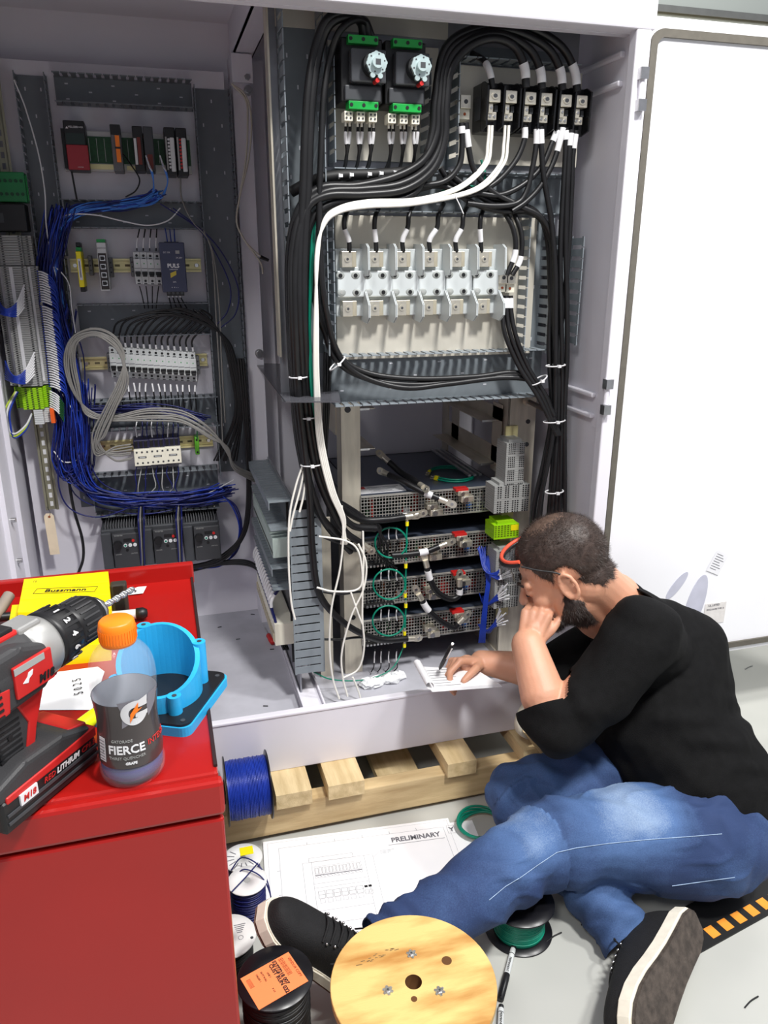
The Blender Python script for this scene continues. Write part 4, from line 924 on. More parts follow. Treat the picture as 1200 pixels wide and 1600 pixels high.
# small black leads with white sleeves on the unit faces
for i, (y0, yb_) in enumerate(((828, 870), (892, 930), (955, 996), (1020, 1050))):
    for j, x in enumerate((588, 598, 610, 622)):
        if j == 0 and i < 3: continue
        cable('signal_lead', 'short black signal leads with white sleeves at the unit terminals', [(x-2, y0-6, 1.835), (x-3, y0+8, 1.83), (x-4+j, y0+22, 1.832), (x-8, yb_, 1.835)], .0016, CABLE, None, 'signal leads', cat='wire', n=5, k=4, sleeves=((.15, .55),))
# blue fan to the lower terminals
for f, (tx, ty, n, ox, oy) in enumerate(((792, 888, 12, 752, 865), (790, 925, 9, 752, 938), (787, 965, 9, 752, 985))):
    for k in range(n):
        ex, ey = tx+rw.uniform(-8, 9), ty+(k-n/2)*3.0
        cable('blue_wire', ['blue wires with white ferrules, upper fan beside the man\'s face', 'blue wires with white ferrules, middle fan beside the man\'s face', 'blue wires with white ferrules, lowest fan beside the man\'s face'][f],
              [(ox+rw.uniform(-6, 10), oy-6+rw.uniform(-6, 0), 1.84), (ox+8+rw.uniform(-4, 4), (oy+ty)/2+14, 1.80), ((ox+tx)/2+4, ty+6+k, 1.775), (ex, ey, 1.755)], .0018, BLUEW, None, 'blue fan '+['upper', 'middle', 'lowest'][f], cat='wire', n=5, k=4, sleeves=((.82, 1.0),))
for k in range(7):
    cable('blue_wire', 'blue wires dropping in a tied trunk beside the units', [(752+k*2, 868, 1.83), (760+k, 905, 1.80), (756+k, 940, 1.79), (751+k*1.3, 980, 1.79), (748+k*1.6, 1004, 1.80)], .0018, BLUEW, None, 'blue trunk by the units', cat='wire', n=5, k=4)
# ------------------------------------------------------------------ left bay wiring
YW = 2.225
def strand(pts, r, mt, spread, ys, s, n=5, k=4, exp=1.0):
    P = []
    ox, oy = rw.gauss(0, spread), rw.gauss(0, spread)
    for p in pts:
        P.append(PY(p[0]+ox+rw.gauss(0, spread*.35), p[1]+oy*.6+rw.gauss(0, spread*.35), (p[2] if len(p) > 2 else YW)+rw.uniform(-ys, ys)))
    s.tube(smooth_path(P, k), r, mt, n, cap=False)
def mass(name, label, pts, r, mts, spread, ys, N, k=4):
    s = MB()
    for i in range(N): strand(pts, r, mts[i % len(mts)], spread, ys, s, k=k)
    return tag(s.build(name), label, 'wires', None, 'stuff')
mass('blue_wires', 'bright blue wire mass in the duct under the controller, turning down the column', [(246, 303, 2.22), (225, 314), (190, 320), (150, 324), (115, 332), (92, 360), (84, 410), (88, 460), (96, 500)], .0018, [LBLUEW, BLUEW, LBLUEW, DBLUEW], 5.0, .012, 70)
mass('blue_wires', 'dark blue wire mass filling the column duct beside the terminals', [(96, 330), (84, 380), (78, 440), (88, 500), (104, 560), (112, 620), (118, 680), (122, 730), (140, 765), (190, 780), (250, 782), (310, 776), (350, 768)], .0019, [DBLUEW, DBLUEW, BLUEW], 7.5, .02, 95)
mass('blue_wires', 'dark blue wire mass behind the looped grey cables and above the contactors', [(120, 640), (160, 642), (220, 638), (270, 644), (320, 655)], .0018, [DBLUEW], 5.0, .012, 26)
mass('blue_wires', 'navy wire loops drooping at the lower end of the column', [(100, 480), (92, 540), (96, 600), (102, 660), (96, 720), (112, 745), (128, 720), (132, 660), (128, 600)], .0018, [DBLUEW, DBLUEW, BLUEW], 7, .015, 36)
for i in range(2):
    for k in range(9):
        x = 232+i*22; cable('blue_wire', ['blue wires with white ferrules in the first controller connector', 'blue wires with white ferrules in the second controller connector'][i], [(x-4+k*.6, 243+k*2.2, 2.17), (x+2+k*.6, 262+k, 2.19), (x+8, 285, 2.20), (x+6-i*6+k*.4, 304, 2.22)], .0016, LBLUEW, None, ['blue bunch one', 'blue bunch two'][i], cat='wire', n=5, k=4, sleeves=((0, .3),))
singles = [('white_wire', 'white wire running down the upper column duct', [(22, 125), (40, 170), (60, 240), (70, 300), (72, 350), (80, 400), (90, 440)], .0018, TAGW), ('white_wire', 'white wire curving over the blue bunch to the second duct', [(85, 345), (110, 335), (150, 336), (190, 345), (230, 352), (262, 345), (282, 325)], .0018, TAGW),
           ('white_wire', 'white wire looping out at the terminal column', [(78, 412), (95, 425), (108, 445), (112, 480), (118, 520)], .0018, TAGW), ('white_wire', 'white wire in a wide drooping loop low on the column', [(88, 605), (110, 635), (130, 680), (124, 715), (100, 722), (84, 705)], .0018, TAGW),
           ('white_wire', 'white wire across the blue wires above the drives', [(170, 772), (210, 780), (260, 782), (320, 772), (365, 750)], .0018, TAGW), ('blue_wire', 'dark blue wire looping far below the last duct', [(92, 700), (92, 760), (110, 795), (150, 808), (190, 798), (225, 780)], .0022, DBLUEW),
           ('blue_wire', 'dark blue wire arcing inside the tall vertical duct, outermost', [(270, 325), (318, 362), (350, 400), (372, 450), (368, 490), (345, 512)], .0018, DBLUEW), ('blue_wire', 'dark blue wire arcing inside the tall vertical duct, inner', [(250, 318), (310, 358), (342, 405), (360, 450), (356, 485), (338, 508)], .0018, DBLUEW),
           ('grey_wire', 'grey wire dropping from the last controller module to the tall duct', [(282, 278), (284, 310), (300, 345), (330, 385), (342, 470), (346, 560), (352, 660)], .0022, GREYW), ('grey_wire', 'grey wire beside it down the tall duct', [(318, 360), (332, 400), (338, 500), (344, 600), (348, 690)], .0022, GREYW),
           ('black_wire', 'black wire looping from the orange plug', [(192, 240, 2.17), (205, 258), (218, 280), (212, 298), (196, 308)], .0018, CABLE), ('black_wire', 'twin black wire hanging from the red-covered module', [(112, 268), (116, 290), (120, 312)], .0024, CABLE)]
for nm, lab, p, r, mt in singles: cable(nm, lab, p, r, mt, YW-.01, cat='wire', n=6)
# fourteen black wires rising from the breaker row and sweeping right
for k in range(14):
    x = 177+k*9.6; y = 541+k*.6; t = rw.uniform(-6, 6)
    cable('breaker_wire', 'black wires rising from the long breaker row and sweeping to the tall duct', [(x, y, 2.24), (x, y-20, 2.235), (x+14+k*1.2, 500+t*.4, 2.225), (x*.35+205, 488+t, 2.215), (345+t, 520+t, 2.215), (366+t, 580, 2.215), (372+t, 650, 2.22), (352+t*3, 720, 2.24)], .0026, CABLE, None, 'black wires of the breaker row', cat='wire', n=6, k=6, sleeves=((.02, .06),))
    cable('breaker_wire', 'short black wires dropping from the long breaker row into the duct', [(x+3, 597+k*.4, 2.24), (x+4+t*.3, 612, 2.235), (x+7+t*.4, 640, 2.24)], .0022, CABLE, None, 'short wires below the breaker row', cat='wire', n=5, k=3, sleeves=((.1, .5),))
for k in range(4):
    cable('breaker_wire', 'short black wires above the four-breaker block', [(214+k*10, 392, 2.24), (214+k*10, 378, 2.24), (218+k*9, 358, 2.25)], .0018, CABLE, None, 'wires above the four breakers', cat='wire', n=5, k=3, sleeves=((.3, .7),))
    cable('breaker_wire', 'short black wires below the four-breaker block', [(218+k*10, 447, 2.24), (222+k*8, 462, 2.24), (226+k*6, 482, 2.25)], .0016, CABLE, None, 'wires below the four breakers', cat='wire', n=5, k=3)
    cable('supply_wire', 'short black wires under the slate power supply', [(262+k*5, 452, 2.19), (264+k*6, 464, 2.21), (268+k*8, 482, 2.25)], .0018, CABLE, None, 'wires under the power supply', cat='wire', n=5, k=3, sleeves=((.1, .5),))
    if k < 3: cable('supply_wire', 'blue ferruled wires on top of the power supply', [(262+k*6, 384, 2.18), (261+k*6, 374, 2.20), (258+k*7, 356, 2.25)], .0016, BLUEW, None, 'wires above the power supply', cat='wire', n=5, k=3)
for k in range(9):
    x = 214+k*8
    cable('contactor_wire', 'navy wires entering the tops of the contactors', [(x, 683, 2.23), (x+rw.uniform(-2, 2), 668, 2.23), (x+rw.uniform(-3, 3), 648, 2.25)], .0017, DBLUEW if k % 3 else TAGW, None, 'wires above the contactors', cat='wire', n=5, k=3)
    cable('contactor_wire', 'white and navy wires leaving the contactors downwards', [(x, 728, 2.23), (x+rw.uniform(-3, 3), 742, 2.225), (x+rw.uniform(-8, 8), 762, 2.22), (x+rw.uniform(-16, 10), 778, 2.23)], .0017, GREYT if k % 2 else DBLUEW, None, 'wires below the contactors', cat='wire', n=5, k=3)
cable('earth_wire', 'dark green wire dropping onto the lone earth terminal', [(309, 650, 2.26), (308, 668, 2.25), (308, 686, 2.24)], .002, mat('dark_green_jacket', (30, 84, 44), .4), cat='wire')
for k in range(7):
    d = k*3.0
    cable('grey_cable', 'grey cables looped beside the breaker row and running to the contactors', [(206, 694+k*4, 2.20), (178, 700+k*3.4, 2.20), (150+k, 712-d*1.1, 2.19), (146+d, 680, 2.18), (164+d, 640, 2.17), (185+d*.8, 596, 2.16), (194-d*.3, 555, 2.155), (180-d*.5, 525+d*.6, 2.155), (148, 513+d*.7, 2.16), (114+d*.5, 526+d*.4, 2.17), (101+d*.8, 560, 2.18), (108+d*.8, 602, 2.19), (134, 636+d*.5, 2.20), (172, 652+d*.3, 2.19), (232, 640+d, 2.18), (285, 644+d, 2.18), (328, 668+d, 2.17), (350+d*.4, 700, 2.17), (366, 728+d*.3, 2.18), (398, 742+d*.5, 2.22)], .0025, GREYW, None, 'looped grey cables', n=6, k=6, jit=1.6)
for i, lab in enumerate(('ending in a black tip', 'ending bare')):
    cable('sensor_cable', 'thin beige cable hanging in front of the centre post, '+lab, [(362, 131, 2.23), (384, 150+i*6, 2.22), (393-i*6, 190, 2.21), (388-i*4, 250, 2.21), (374, 310, 2.21), (370, 348, 2.21), (384, 378, 2.21), (404+i*3, 398+i*12, 2.20), (412-i*1, 404+i*24, 2.20)], .0026, mat('beige_jacket', (188, 182, 168), .45), None, n=6)
s = MB(); p = PY(414, 405, 2.2); s.cyl((-.012, 0, .006), (.010, 0, -.003), .0055, BLK, 10, r1=.004); tag(s.build('sensor_tip', loc=p), 'black tip of the beige cable by the centre post', 'sensor')
for i in range(3):
    cable('power_cable', 'black cables dropping inside the tall duct edge and turning left under the drives', [(372+i*4, 560, 2.21), (380+i*3, 640, 2.215), (386+i*2, 720, 2.22), (386+i*2, 790, 2.21), (378+i*2, 835, 2.20), (355, 862+i*4, 2.20), (320, 880+i*2, 2.22), (250, 890, 2.24)], .0042, CABLE, None, 'black cables under the drives', n=6)
    cable('power_cable', 'black cables along the panel foot turning down by the side duct', [(300, 892-i*3, 2.25), (345, 882-i*2, 2.22), (382, 882-i*3, 2.18), (404, 892-i*2, 2.10), (415+i*2, 920, 2.02), (420+i*2, 955, 1.98), (430+i*4, 985, 1.93), (444+i*3, 1015, 1.88)], .0042, CABLE, None, 'black cables at the panel foot', n=6)
    cable('blue_wire', 'blue wires curving right of the last drive', [(340, 768+i*2, 2.22), (362+i*3, 790, 2.21), (374+i*2, 825, 2.21), (366+i*2, 862, 2.22), (345, 884-i*2, 2.23), (310, 888, 2.24)], .0024, DBLUEW if i else BLUEW, None, 'blue wires by the last drive', cat='wire', n=6)
cable('power_cable', 'single black cable hanging left of the drives', [(98, 640, 2.24), (104, 720, 2.24), (114, 790, 2.24), (128, 840, 2.24), (130, 872, 2.24), (122, 897, 2.24)], .0042, CABLE, n=7)
for d, x in enumerate((222, 281)):
    for k in range(4):
        cable('drive_wire', ['navy and grey wires between the first two drives', 'navy and grey wires between the last two drives'][d], [(x-4+k*2, 790, 2.22), (x-6+k*3, 812-k, 2.15), (x-3+k*2, 850, 2.15), (x-2+k*2, 885, 2.17), (x-10+k*5, 905, 2.22)], .0022, [DBLUEW, GREYW, BLK, DBLUEW][k], None, ['drive wires one', 'drive wires two'][d], cat='wire', n=6)
for k in range(6):
    cable('drive_wire', 'dark wires under the first drive', [(195+k*4, 893, 2.19), (197+k*4+rw.uniform(-3, 3), 905, 2.2), (200+k*5, 925, 2.22)], .0018, [DBLUEW, BLK][k % 2], None, 'wires under the first drive', cat='wire', n=5, k=3)
# wires of the left terminal column
for k in range(46):
    y = 424+k*3.9+(4 if k > 12 else 0); x = 58+(y-424)*.105
    f = 0 if k < 13 else 1
    cable('terminal_wire', ['blue wires with white sleeves at the upper part of the terminal stack', 'blue wires with white sleeves along the lower part of the terminal stack'][f], [(x, y, 2.20), (x+10, y+2, 2.19), (x+24+rw.uniform(-1, 3), y+12, 2.19), (x+30+rw.uniform(-4, 4), y+34, 2.21)], .0019, BLUEW, None, ['upper terminal wires', 'lower terminal wires'][f], cat='wire', n=5, k=4, sleeves=((.12, .55),))
for k in range(8):
    cable('terminal_wire', 'dark wires with white sleeves beside the green-yellow terminals', [(78, 611+k*3.5, 2.20), (90, 618+k*3.6, 2.19), (100, 632+k*3.8, 2.20)], .0018, mat('dark_green_jacket', (30, 84, 44), .4), None, 'earth terminal wires', cat='wire', n=5, k=4, sleeves=((.1, .7),))
for j, (y0, lab) in enumerate(((475, 'upper'), (580, 'lower'))):
    for k in range(8):
        cable('jumper_wire', f'blue jumper wires looping round the {lab} edge of the terminal stack', [(38+j*16, y0-30+k*5, 2.155), (26+j*14, y0-2+k*3, 2.14), (12+j*14, y0+8+k*1.5, 2.13), (2+j*14, y0+2+k*2, 2.15), (-6+j*14, y0-16+k*4, 2.19)], .0018, BLUEW, None, lab+' blue jumper wires', cat='wire', n=5, k=5, sleeves=((0, .25),))
for k, (mt, lab) in enumerate(((mat('yellow_green_jacket', (176, 196, 60), .4), 'yellow-green earth wire looping below the earth terminals'), (TAGW, 'white wire looping inside the yellow-green one'), (BLUEW, 'blue wire at the bottom of the loop under the earth terminals'))):
    cable('loop_wire', lab, [(24+k*2, 612, 2.19), (8+k*4, 640, 2.17), (8+k*4, 668-k*3, 2.16), (22, 682-k*4+(10 if k == 2 else 0), 2.16), (40, 668-k*3+(10 if k == 2 else 0), 2.17), (50, 646, 2.18)], .0026, mt, cat='wire', n=6)
# ------------------------------------------------------------------ side plate beside the rack with ducts and terminals (faces the left bay)
XS = .275
o = thing('side_device_plate', 'narrow side plate of ducts and terminals beside the rack, seen edge-on', 'device plate', (XS, 1.78, 0))
s = MB(); s.box(.006, .01, 0, .46, ZFL+.01, .74, GALV); s.build('plate', o)
def sduct(z0, z1, nm):
    s = MB(); s.box(.0, .006, .02, .45, z0, z1, DUCTB)
    for z in (z0, z1-.002):
        for k in range(20): y = .02+k*.0215; s.box(-.05, 0, y, y+.016, z, z+.002, DUCT)
    s.box(-.052, -.05, .02, .45, z1-.02, z1, DUCT) ; s.build('duct', o)
sduct(.66, .735, 'a'); sduct(.50, .56, 'b')
s = MB(); s.box(-.045, 0, .03, .44, .585, .635, mat('pale_green_terminal_row', (176, 190, 184), .5))
for k in range(40): s.box(-.0455, -.045, .034+k*.0101, .038+k*.0101, .590, .600, BLK)
s.build('terminal_row', o)
s = MB(); s.box(-.05, 0, .03, .40, .34, .40, CREAM)
for k in range(18): s.box(-.054, -.05, .034+k*.0203, .046+k*.0203, .35, .372, mat('cream_shadow_gap', (176, 168, 148), .6))
s.build('terminal_row', o)
for k in range(16):
    y0 = .04+k*.024; s = MB(); P = smooth_path([Vector((-.03, y0, .50)), Vector((-.055, y0, .46)), Vector((-.045, y0+.004, .40))], 4); s.tube(P, .004, DBLUEW, 6); s.tube(P[2:6], .0046, TAGW, 6); s.build('lead', o)
# the vertical duct with its slotted wall towards the viewer
o = thing('wire_duct', 'tall slotted grey duct wall beside the rack post, slots facing out', 'wire duct', (PY(459, 930, 1.75).x, 1.75, PY(459, 1056, 1.75).z))
zt_ = PY(459, 797, 1.75).z-o.location.z; wd = PY(505, 930, 1.75).x-o.location.x
s = MB(); n = 19; p = zt_/n
for k in range(n): s.box(0, wd*.86, 0, .003, k*p+p*.12, (k+1)*p-p*.08, DUCT); s.box(-.004, 0, 0, .003, k*p+p*.04, (k+1)*p-p*.02, DUCT)
s.box(wd*.86, wd, 0, .003, 0, zt_, DUCT); s.build('slotted_wall', o)
s = MB(); s.box(wd-.002, wd, .003, .07, 0, zt_, DUCT); s.box(0, wd, .07, .073, 0, zt_, BLK); s.build('duct_base', o)
# bits on the cabinet floor
o = thing('screwdriver', 'small screwdriver with red handle lying on the cabinet floor', 'screwdriver', PZ(421, 992, ZFL+.010), M=frame(PZ(424, 1000, ZFL+.010), (-.12, 1, 0), (1, .1, 0)))
s = MB(); s.lathe([(.0, -.02), (.008, -.018), (.009, .0), (.0075, .02), (.008, .032), (.004, .038), (0, .038)], REDP, 14, M=Matrix.Rotation(PI/2, 4, 'Y')); s.build('handle', o)
s = MB(); s.cyl((.036, 0, 0), (.085, 0, -.004), .0018, METAL, 8); s.build('shaft', o)
for i, (x, y) in enumerate(((343, 979), (372, 998), (425, 1014), (415, 1103), (395, 960))):
    s = MB(); p = PZ(x, y, ZFL+.0015); s.cyl((-.006, .002*i-.004, 0), (.006, -.002, 0), .0013, BLK, 6); tag(s.build('wire_offcut', loc=p), 'tiny black wire offcuts scattered on the cabinet floor', 'wire offcut', 'offcuts on the cabinet floor')
FOAM = mat('white_foam_bag', (226, 228, 230), .8, var=.04, scale=60, bump=.4, bscale=120)
for i, (x, y, lab) in enumerate(((580, 1078, 'small crumpled white foam piece behind the sill'), (612, 1070, 'second crumpled white foam piece, nearer the notepad'))):
    s = MB(); s.sphere((0, 0, .010), .032, FOAM, 14, 10, (1, .7, .42)); s.sphere((.022, .008, .008), .022, FOAM, 12, 8, (1, .8, .5)); s.v = [(a+rw.uniform(-.0035, .0035), b+rw.uniform(-.0035, .0035), max(0, c+rw.uniform(-.004, .004))) for a, b, c in s.v]; s.sm = [False]*len(s.sm); tag(s.build('foam_scrap', loc=PZ(x, y-6, ZFL)), lab, 'foam scrap')
# ------------------------------------------------------------------ red tool chest and what lies on it
ZTB = .77
tb = thing('tool_chest', 'glossy red metal tool chest with a raised rear lip', 'tool chest', (0, 0, 0))
s = MB(); s.bbox(-.75, .022, .728, 1.30, .13, ZTB, RED, .004); s.build('body', tb)
s = MB(); s.bbox(-.75, .026, .714, .73, ZTB-.045, ZTB-.002, RED, .005); s.bbox(-.75, .024, .716, .727, .14, ZTB-.05, RED, .004); s.build('front_panel', tb)
s = MB(); s.bbox(-.75, .024, 1.285, 1.30, ZTB-.01, ZTB+.028, RED, .003); s.box(.018, .022, .74, 1.29, ZTB, ZTB+.003, mat('dark_rubber_edge', (40, 20, 20), .6)); s.build('rear_lip', tb)
for (x, y) in ((-.02, .78), (-.02, 1.24), (-.7, .78), (-.7, 1.24)):
    s = MB(); s.cyl((x-.015, y, .05), (x+.015, y, .05), .05, RUB, 24); s.box(x-.02, x+.02, y-.02, y+.02, .09, .13, METAL); s.build('caster', tb)
# fuse boxes
def flatbox(name, lab, corners, z0, z1, text=None):
    c = [Vector((x, y, z0)) for x, y in corners]; ctr = sum(c, Vector())/4
    o = thing(name, lab, 'box', ctr); s = MB()
    vs = [v-ctr for v in c]+[v-ctr+Vector((0, 0, z1-z0)) for v in c]
    s.add(vs, [(3, 2, 1, 0), (4, 5, 6, 7), (0, 1, 5, 4), (1, 2, 6, 5), (2, 3, 7, 6), (3, 0, 4, 7)], YELC)
    a, b, cc, d = [v for v in vs[4:]]
    for f in (.36, .70):
        p = d.lerp(a, f); q = cc.lerp(b, f); s.tube([p+Vector((0, 0, .0002)), q+Vector((0, 0, .0002))], .0006, mat('yellow_card_crease', (226, 196, 0), .5), 5)
    bo = s.build('carton', o)
    ex = (cc-d).normalized(); ey = (a-d).normalized()
    s = MB()
    if text:
        m0 = (a+b+cc+d)/4+(a-d)*.05; M = frame(m0+Vector((0, 0, .0006)), ex, ey); s.text(text, .015, INK, M, bold=.0002)
        w2, h2 = .044, .009
        for (p, q) in (((-w2, -h2), (w2, -h2)), ((w2, -h2), (w2, h2)), ((w2, h2), (-w2, h2)), ((-w2, h2), (-w2, -h2))): s.tube([M @ Vector((p[0], p[1], 0)), M @ Vector((q[0], q[1], 0))], .0004, INK, 4)
    for (fx, fy) in ((.12, .88), (.90, .18), (.9, .06)):
        m1 = d+(cc-d)*fx+(a-d)*fy+Vector((0, 0, .0005)); s.tube([m1, m1+ey*.008], .0004, INK, 4); s.tube([m1+ex*.003, m1+ex*.003+ey*.006], .0006, INK, 4)
    s.build('printing', o); return o
flatbox('fuse_carton', 'yellow carton with the maker name in an oval frame, stacked on the plain one', [(-.231, 1.208), (-.108, 1.205), (-.097, 1.060), (-.222, 1.083)], .7975, .830, 'Bussmann')
flatbox('fuse_carton', 'plain yellow carton lying under the printed yellow carton on the tool chest', [(-.250, 1.19), (-.106, 1.18), (-.101, 1.020), (-.236, 1.028)], ZTB, .797)
# drill ------------------------------------------------------------
d = Vector((.6, .8, 0)); nn_ = Vector((-.8, .6, 0))
DM = frame((-.172, .76, ZTB), d, nn_)
dr = thing('cordless_drill', 'red and black cordless drill standing on its battery, bit pointing away', 'drill', M=DM)
DG = mat('charcoal_overmould', (52, 52, 54), .55, var=.06, bump=.15, bscale=500)
def molded(name, poly, hw, mt, par=dr, b=.006, seg=3, yoff=0):
    bm = bmesh.new(); vs = [bm.verts.new((x, yoff-hw, z)) for x, z in poly]; f = bm.faces.new(vs); r = bmesh.ops.extrude_face_region(bm, geom=[f])
    for v in r['geom']:
        if isinstance(v, bmesh.types.BMVert): v.co.y = yoff+hw
    bmesh.ops.recalc_face_normals(bm, faces=bm.faces[:])
    bmesh.ops.bevel(bm, geom=[e for e in bm.edges], offset=b, segments=seg, profile=.6, affect='EDGES', clamp_overlap=True)
    s = MB(); s.from_bm(bm, mt, smooth=False); return s.build(name, par)
AZ = .147
bat = molded('battery', [(-.066, 0), (.060, 0), (.066, .008), (.062, .036), (-.066, .036)], .038, BLK, b=.005)
s = MB(); s.box(-.062, .063, -.0395, -.036, .010, .013, DKGREY); s.box(-.062, .063, -.0395, -.036, .019, .022, DKGREY)
M = frame((.018, -.0402, .0285), (1, 0, 0), (0, 0, 1))
s.text('LITHIUM', .0085, TAGW, M, shear=.25, bold=.0002); M = frame((-.008, -.0402, .0285), (1, 0, 0), (0, 0, 1)); s.text('RED', .0085, REDP, M, shear=.25)
s.text('CP1.5', .0085, REDP, frame((.048, -.0402, .0285), (1, 0, 0), (0, 0, 1)), shear=.25)
s.box(-.046, -.024, -.0402, -.038, .0215, .0335, TAGW); s.text('M18', .009, REDP, frame((-.035, -.0406, .0275), (1, 0, 0), (0, 0, 1)), shear=.2, bold=.0002); s.build('battery_print', bat)
molded('foot', [(-.068, .034), (.055, .034), (.060, .046), (.02, .060), (-.03, .062), (-.068, .052)], .037, DG, b=.006)
molded('red_foot_trim', [(-.060, .032), (.064, .032), (.064, .044), (.02, .042), (-.06, .040)], .0385, REDP, b=.002)
molded('red_latch', [(.030, .036), (.064, .036), (.060, .050), (.034, .056)], .030, REDP, b=.003)
molded('handle', [(-.040, .052), (.006, .052), (.010, .075), (.012, .115), (-.05, .115), (-.045, .08)], .018, DG, b=.009, seg=4)
molded('handle_inlay', [(-.012, .058), (.000, .058), (.006, .078), (.024, .118), (-.018, .118), (-.004, .085)], .0195, REDP, b=.002)
s = MB()
for k in range(7): s.box(-.042, -.014, -.0188, .0188, .060+k*.006, .0622+k*.006, BLK)
s.cyl((-.028, -.0195, .083), (-.028, .0195, .083), .003, BLK, 10); s.build('grip_ribs', dr)
molded('trigger', [(.012, .088), (.024, .092), (.028, .108), (.022, .118), (.010, .118)], .010, BLK, b=.003)
molded('trigger_guard', [(.004, .108), (.045, .112), (.060, .128), (.040, .132), (-.01, .124)], .015, REDP, b=.003)
# motor housing, round about the axis
s = MB(); MX = Matrix.Translation((0, 0, AZ)) @ Matrix.Rotation(PI/2, 4, 'Y')
s.lathe([(0, -.105), (.018, -.104), (.028, -.096), (.0325, -.080), (.0335, -.04), (.0335, .005), (.031, .022), (.0, .022)], DG, 36, M=MX); s.build('motor_housing', dr)
molded('housing_shell', [(-.088, AZ-.036), (.018, AZ-.030), (.030, AZ-.005), (.024, AZ+.018), (-.01, AZ+.030), (-.088, AZ+.028)], .0325, DG, b=.010, seg=4)
molded('red_side_panel', [(-.090, AZ-.034), (-.034, AZ-.030), (-.030, AZ-.004), (-.088, AZ+.004)], .0338, REDP, b=.003)
s = MB()
for k in range(5): s.box(-.082, -.042, -.0348, -.033, AZ-.029+k*.0068, AZ-.0265+k*.0068, BLK)
s.build('vent_slots', dr)
s = MB(); s.bbox(-.026, .022, -.0362, -.032, AZ-.020, AZ+.014, REDP, .003); s.box(-.026, .012, -.0366, -.036, AZ+.006, AZ+.013, GREYT)
s.text('M18', .011, BLK, frame((.011, -.0368, AZ-.012), (1, 0, 0), (0, 0, 1)), shear=.2, bold=.0006)
s.prism([(-.018, AZ-.006), (-.012, AZ-.002), (-.010, AZ+.002), (-.004, AZ+.003), (-.006, AZ-.002), (-.010, AZ-.004), (-.012, AZ-.008)], -.0368, -.0362, TAGW); s.build('name_plate', dr)
s = MB(); s.bbox(-.04, .008, -.012, .012, AZ+.026, AZ+.036, REDP, .003); s.bbox(-.018, .004, -.010, .010, AZ+.034, AZ+.040, BLK, .003); s.build('speed_switch', dr)
s = MB(); s.lathe([(0, .012), (.033, .012), (.034, .020), (.0335, .040), (.030, .046), (0, .046)], mat('cast_silver', (178, 178, 176), .4, .6), 36, M=MX); s.bbox(.006, .036, -.014, .014, AZ+.026, AZ+.036, mat('cast_silver', (178, 178, 176), .4, .6), .004); s.build('gear_collar', dr)
s = MB(); s.lathe([(0, .044), (.032, .045), (.033, .05), (.031, .068), (.0285, .076), (0, .076)], BLK, 40, M=MX)
for k in range(20):
    a = 2*PI*k/20; s.box(.052, .072, -.0015, .0015, .0305, .0328, BLK, M=Matrix.Translation((0, 0, AZ)) @ Matrix.Rotation(a, 4, 'X'))
for k, t in enumerate(('1', '2', '4', '6', '8')):
    a = math.radians(18+k*27); c = Vector((.060, -.0335*math.sin(a), AZ+.0335*math.cos(a))); up = Vector((-1, 0, 0)); ex_ = Vector((0, math.cos(a), math.sin(a)))*-1
    s.text(t, .010, TAGW, frame(c, ex_*-1 if False else Vector((0, -math.cos(a), -math.sin(a))), (1, 0, 0)), bold=.0004)
s.build('clutch_ring', dr)
s = MB(); s.lathe([(0, .074), (.025, .075), (.0265, .082), (.0262, .110), (.022, .120), (0, .121)], BLK, 40, M=MX)
for k in range(24):
    a = 2*PI*k/24; s.box(.084, .108, -.001, .001, .0255, .0275, DG, M=Matrix.Translation((0, 0, AZ)) @ Matrix.Rotation(a, 4, 'X'))
s.build('chuck', dr)
s = MB(); s.lathe([(0, .119), (.0185, .119), (.0175, .128), (.011, .136), (0, .136)], METAL, 28, M=MX); s.build('chuck_nose', dr)
s = MB()
pts = [(.134+.062*k/40, 0, AZ) for k in range(41)]
vs = []; fs = []
for k, (x, y, z) in enumerate(pts):
    a = k/40*5*PI; r = .0042 if k < 38 else .0042*(40-k)/2.2+.0004
    for q in range(8):
        b = 2*PI*q/8+a; rr = r*(1 if q % 4 in (0,) else .62 if q % 4 == 2 else .85); vs.append((x, rr*math.cos(b), z+rr*math.sin(b)))
for k in range(40):
    for q in range(8): fs.append((k*8+q, k*8+(q+1) % 8, (k+1)*8+(q+1) % 8, (k+1)*8+q))
s.add(vs, fs, METAL); s.build('drill_bit', dr)
# bottle -----------------------------------------------------------
bt = thing('drink_bottle', 'clear sports drink bottle with orange cap and dark label on the tool chest', 'bottle', (-.066, .757, ZTB)); bt.scale = (.93, .93, .97)
PET = mat('clear_bottle_plastic', (214, 220, 228), .08, alpha=.15, coat=1.0, var=0)
prof = [(.030, .0), (.0345, .003), (.0365, .010), (.0365, .020), (.0345, .026), (.0352, .032), (.0348, .045), (.0335, .06), (.0325, .07), (.0328, .082), (.0345, .098), (.0362, .112), (.0366, .122), (.036, .132), (.0335, .143), (.0285, .152), (.022, .159), (.0182, .163), (.0175, .172)]
s = MB(); s.lathe(prof, PET, 56); s.build('bottle_body', bt)
s = MB(); s.lathe([(0, .004), (.028, .004), (.0345, .012), (.0345, .020), (.033, .026), (.0, .026)], mat('violet_drink', (48, 36, 104), .15), 40); s.build('drink', bt)
s = MB(); s.lathe([(0, .161), (.0185, .161), (.0196, .164), (.0198, .180), (.0188, .186), (.0165, .188), (.0, .1885)], ORG, 48); 
for k in range(40): a = 2*PI*k/40; s.box(.0192, .0203, -.0005, .0005, .166, .179, ORG, M=Matrix.Rotation(a, 4, 'Z'))
s.build('cap', bt)
LBL = mat('dark_label_film', (64, 58, 58), .35, var=.12, scale=18, coat=.4)
lp = [(r+.0007, z) for r, z in prof if .026 < z < .104]+[(.0360, .104)]
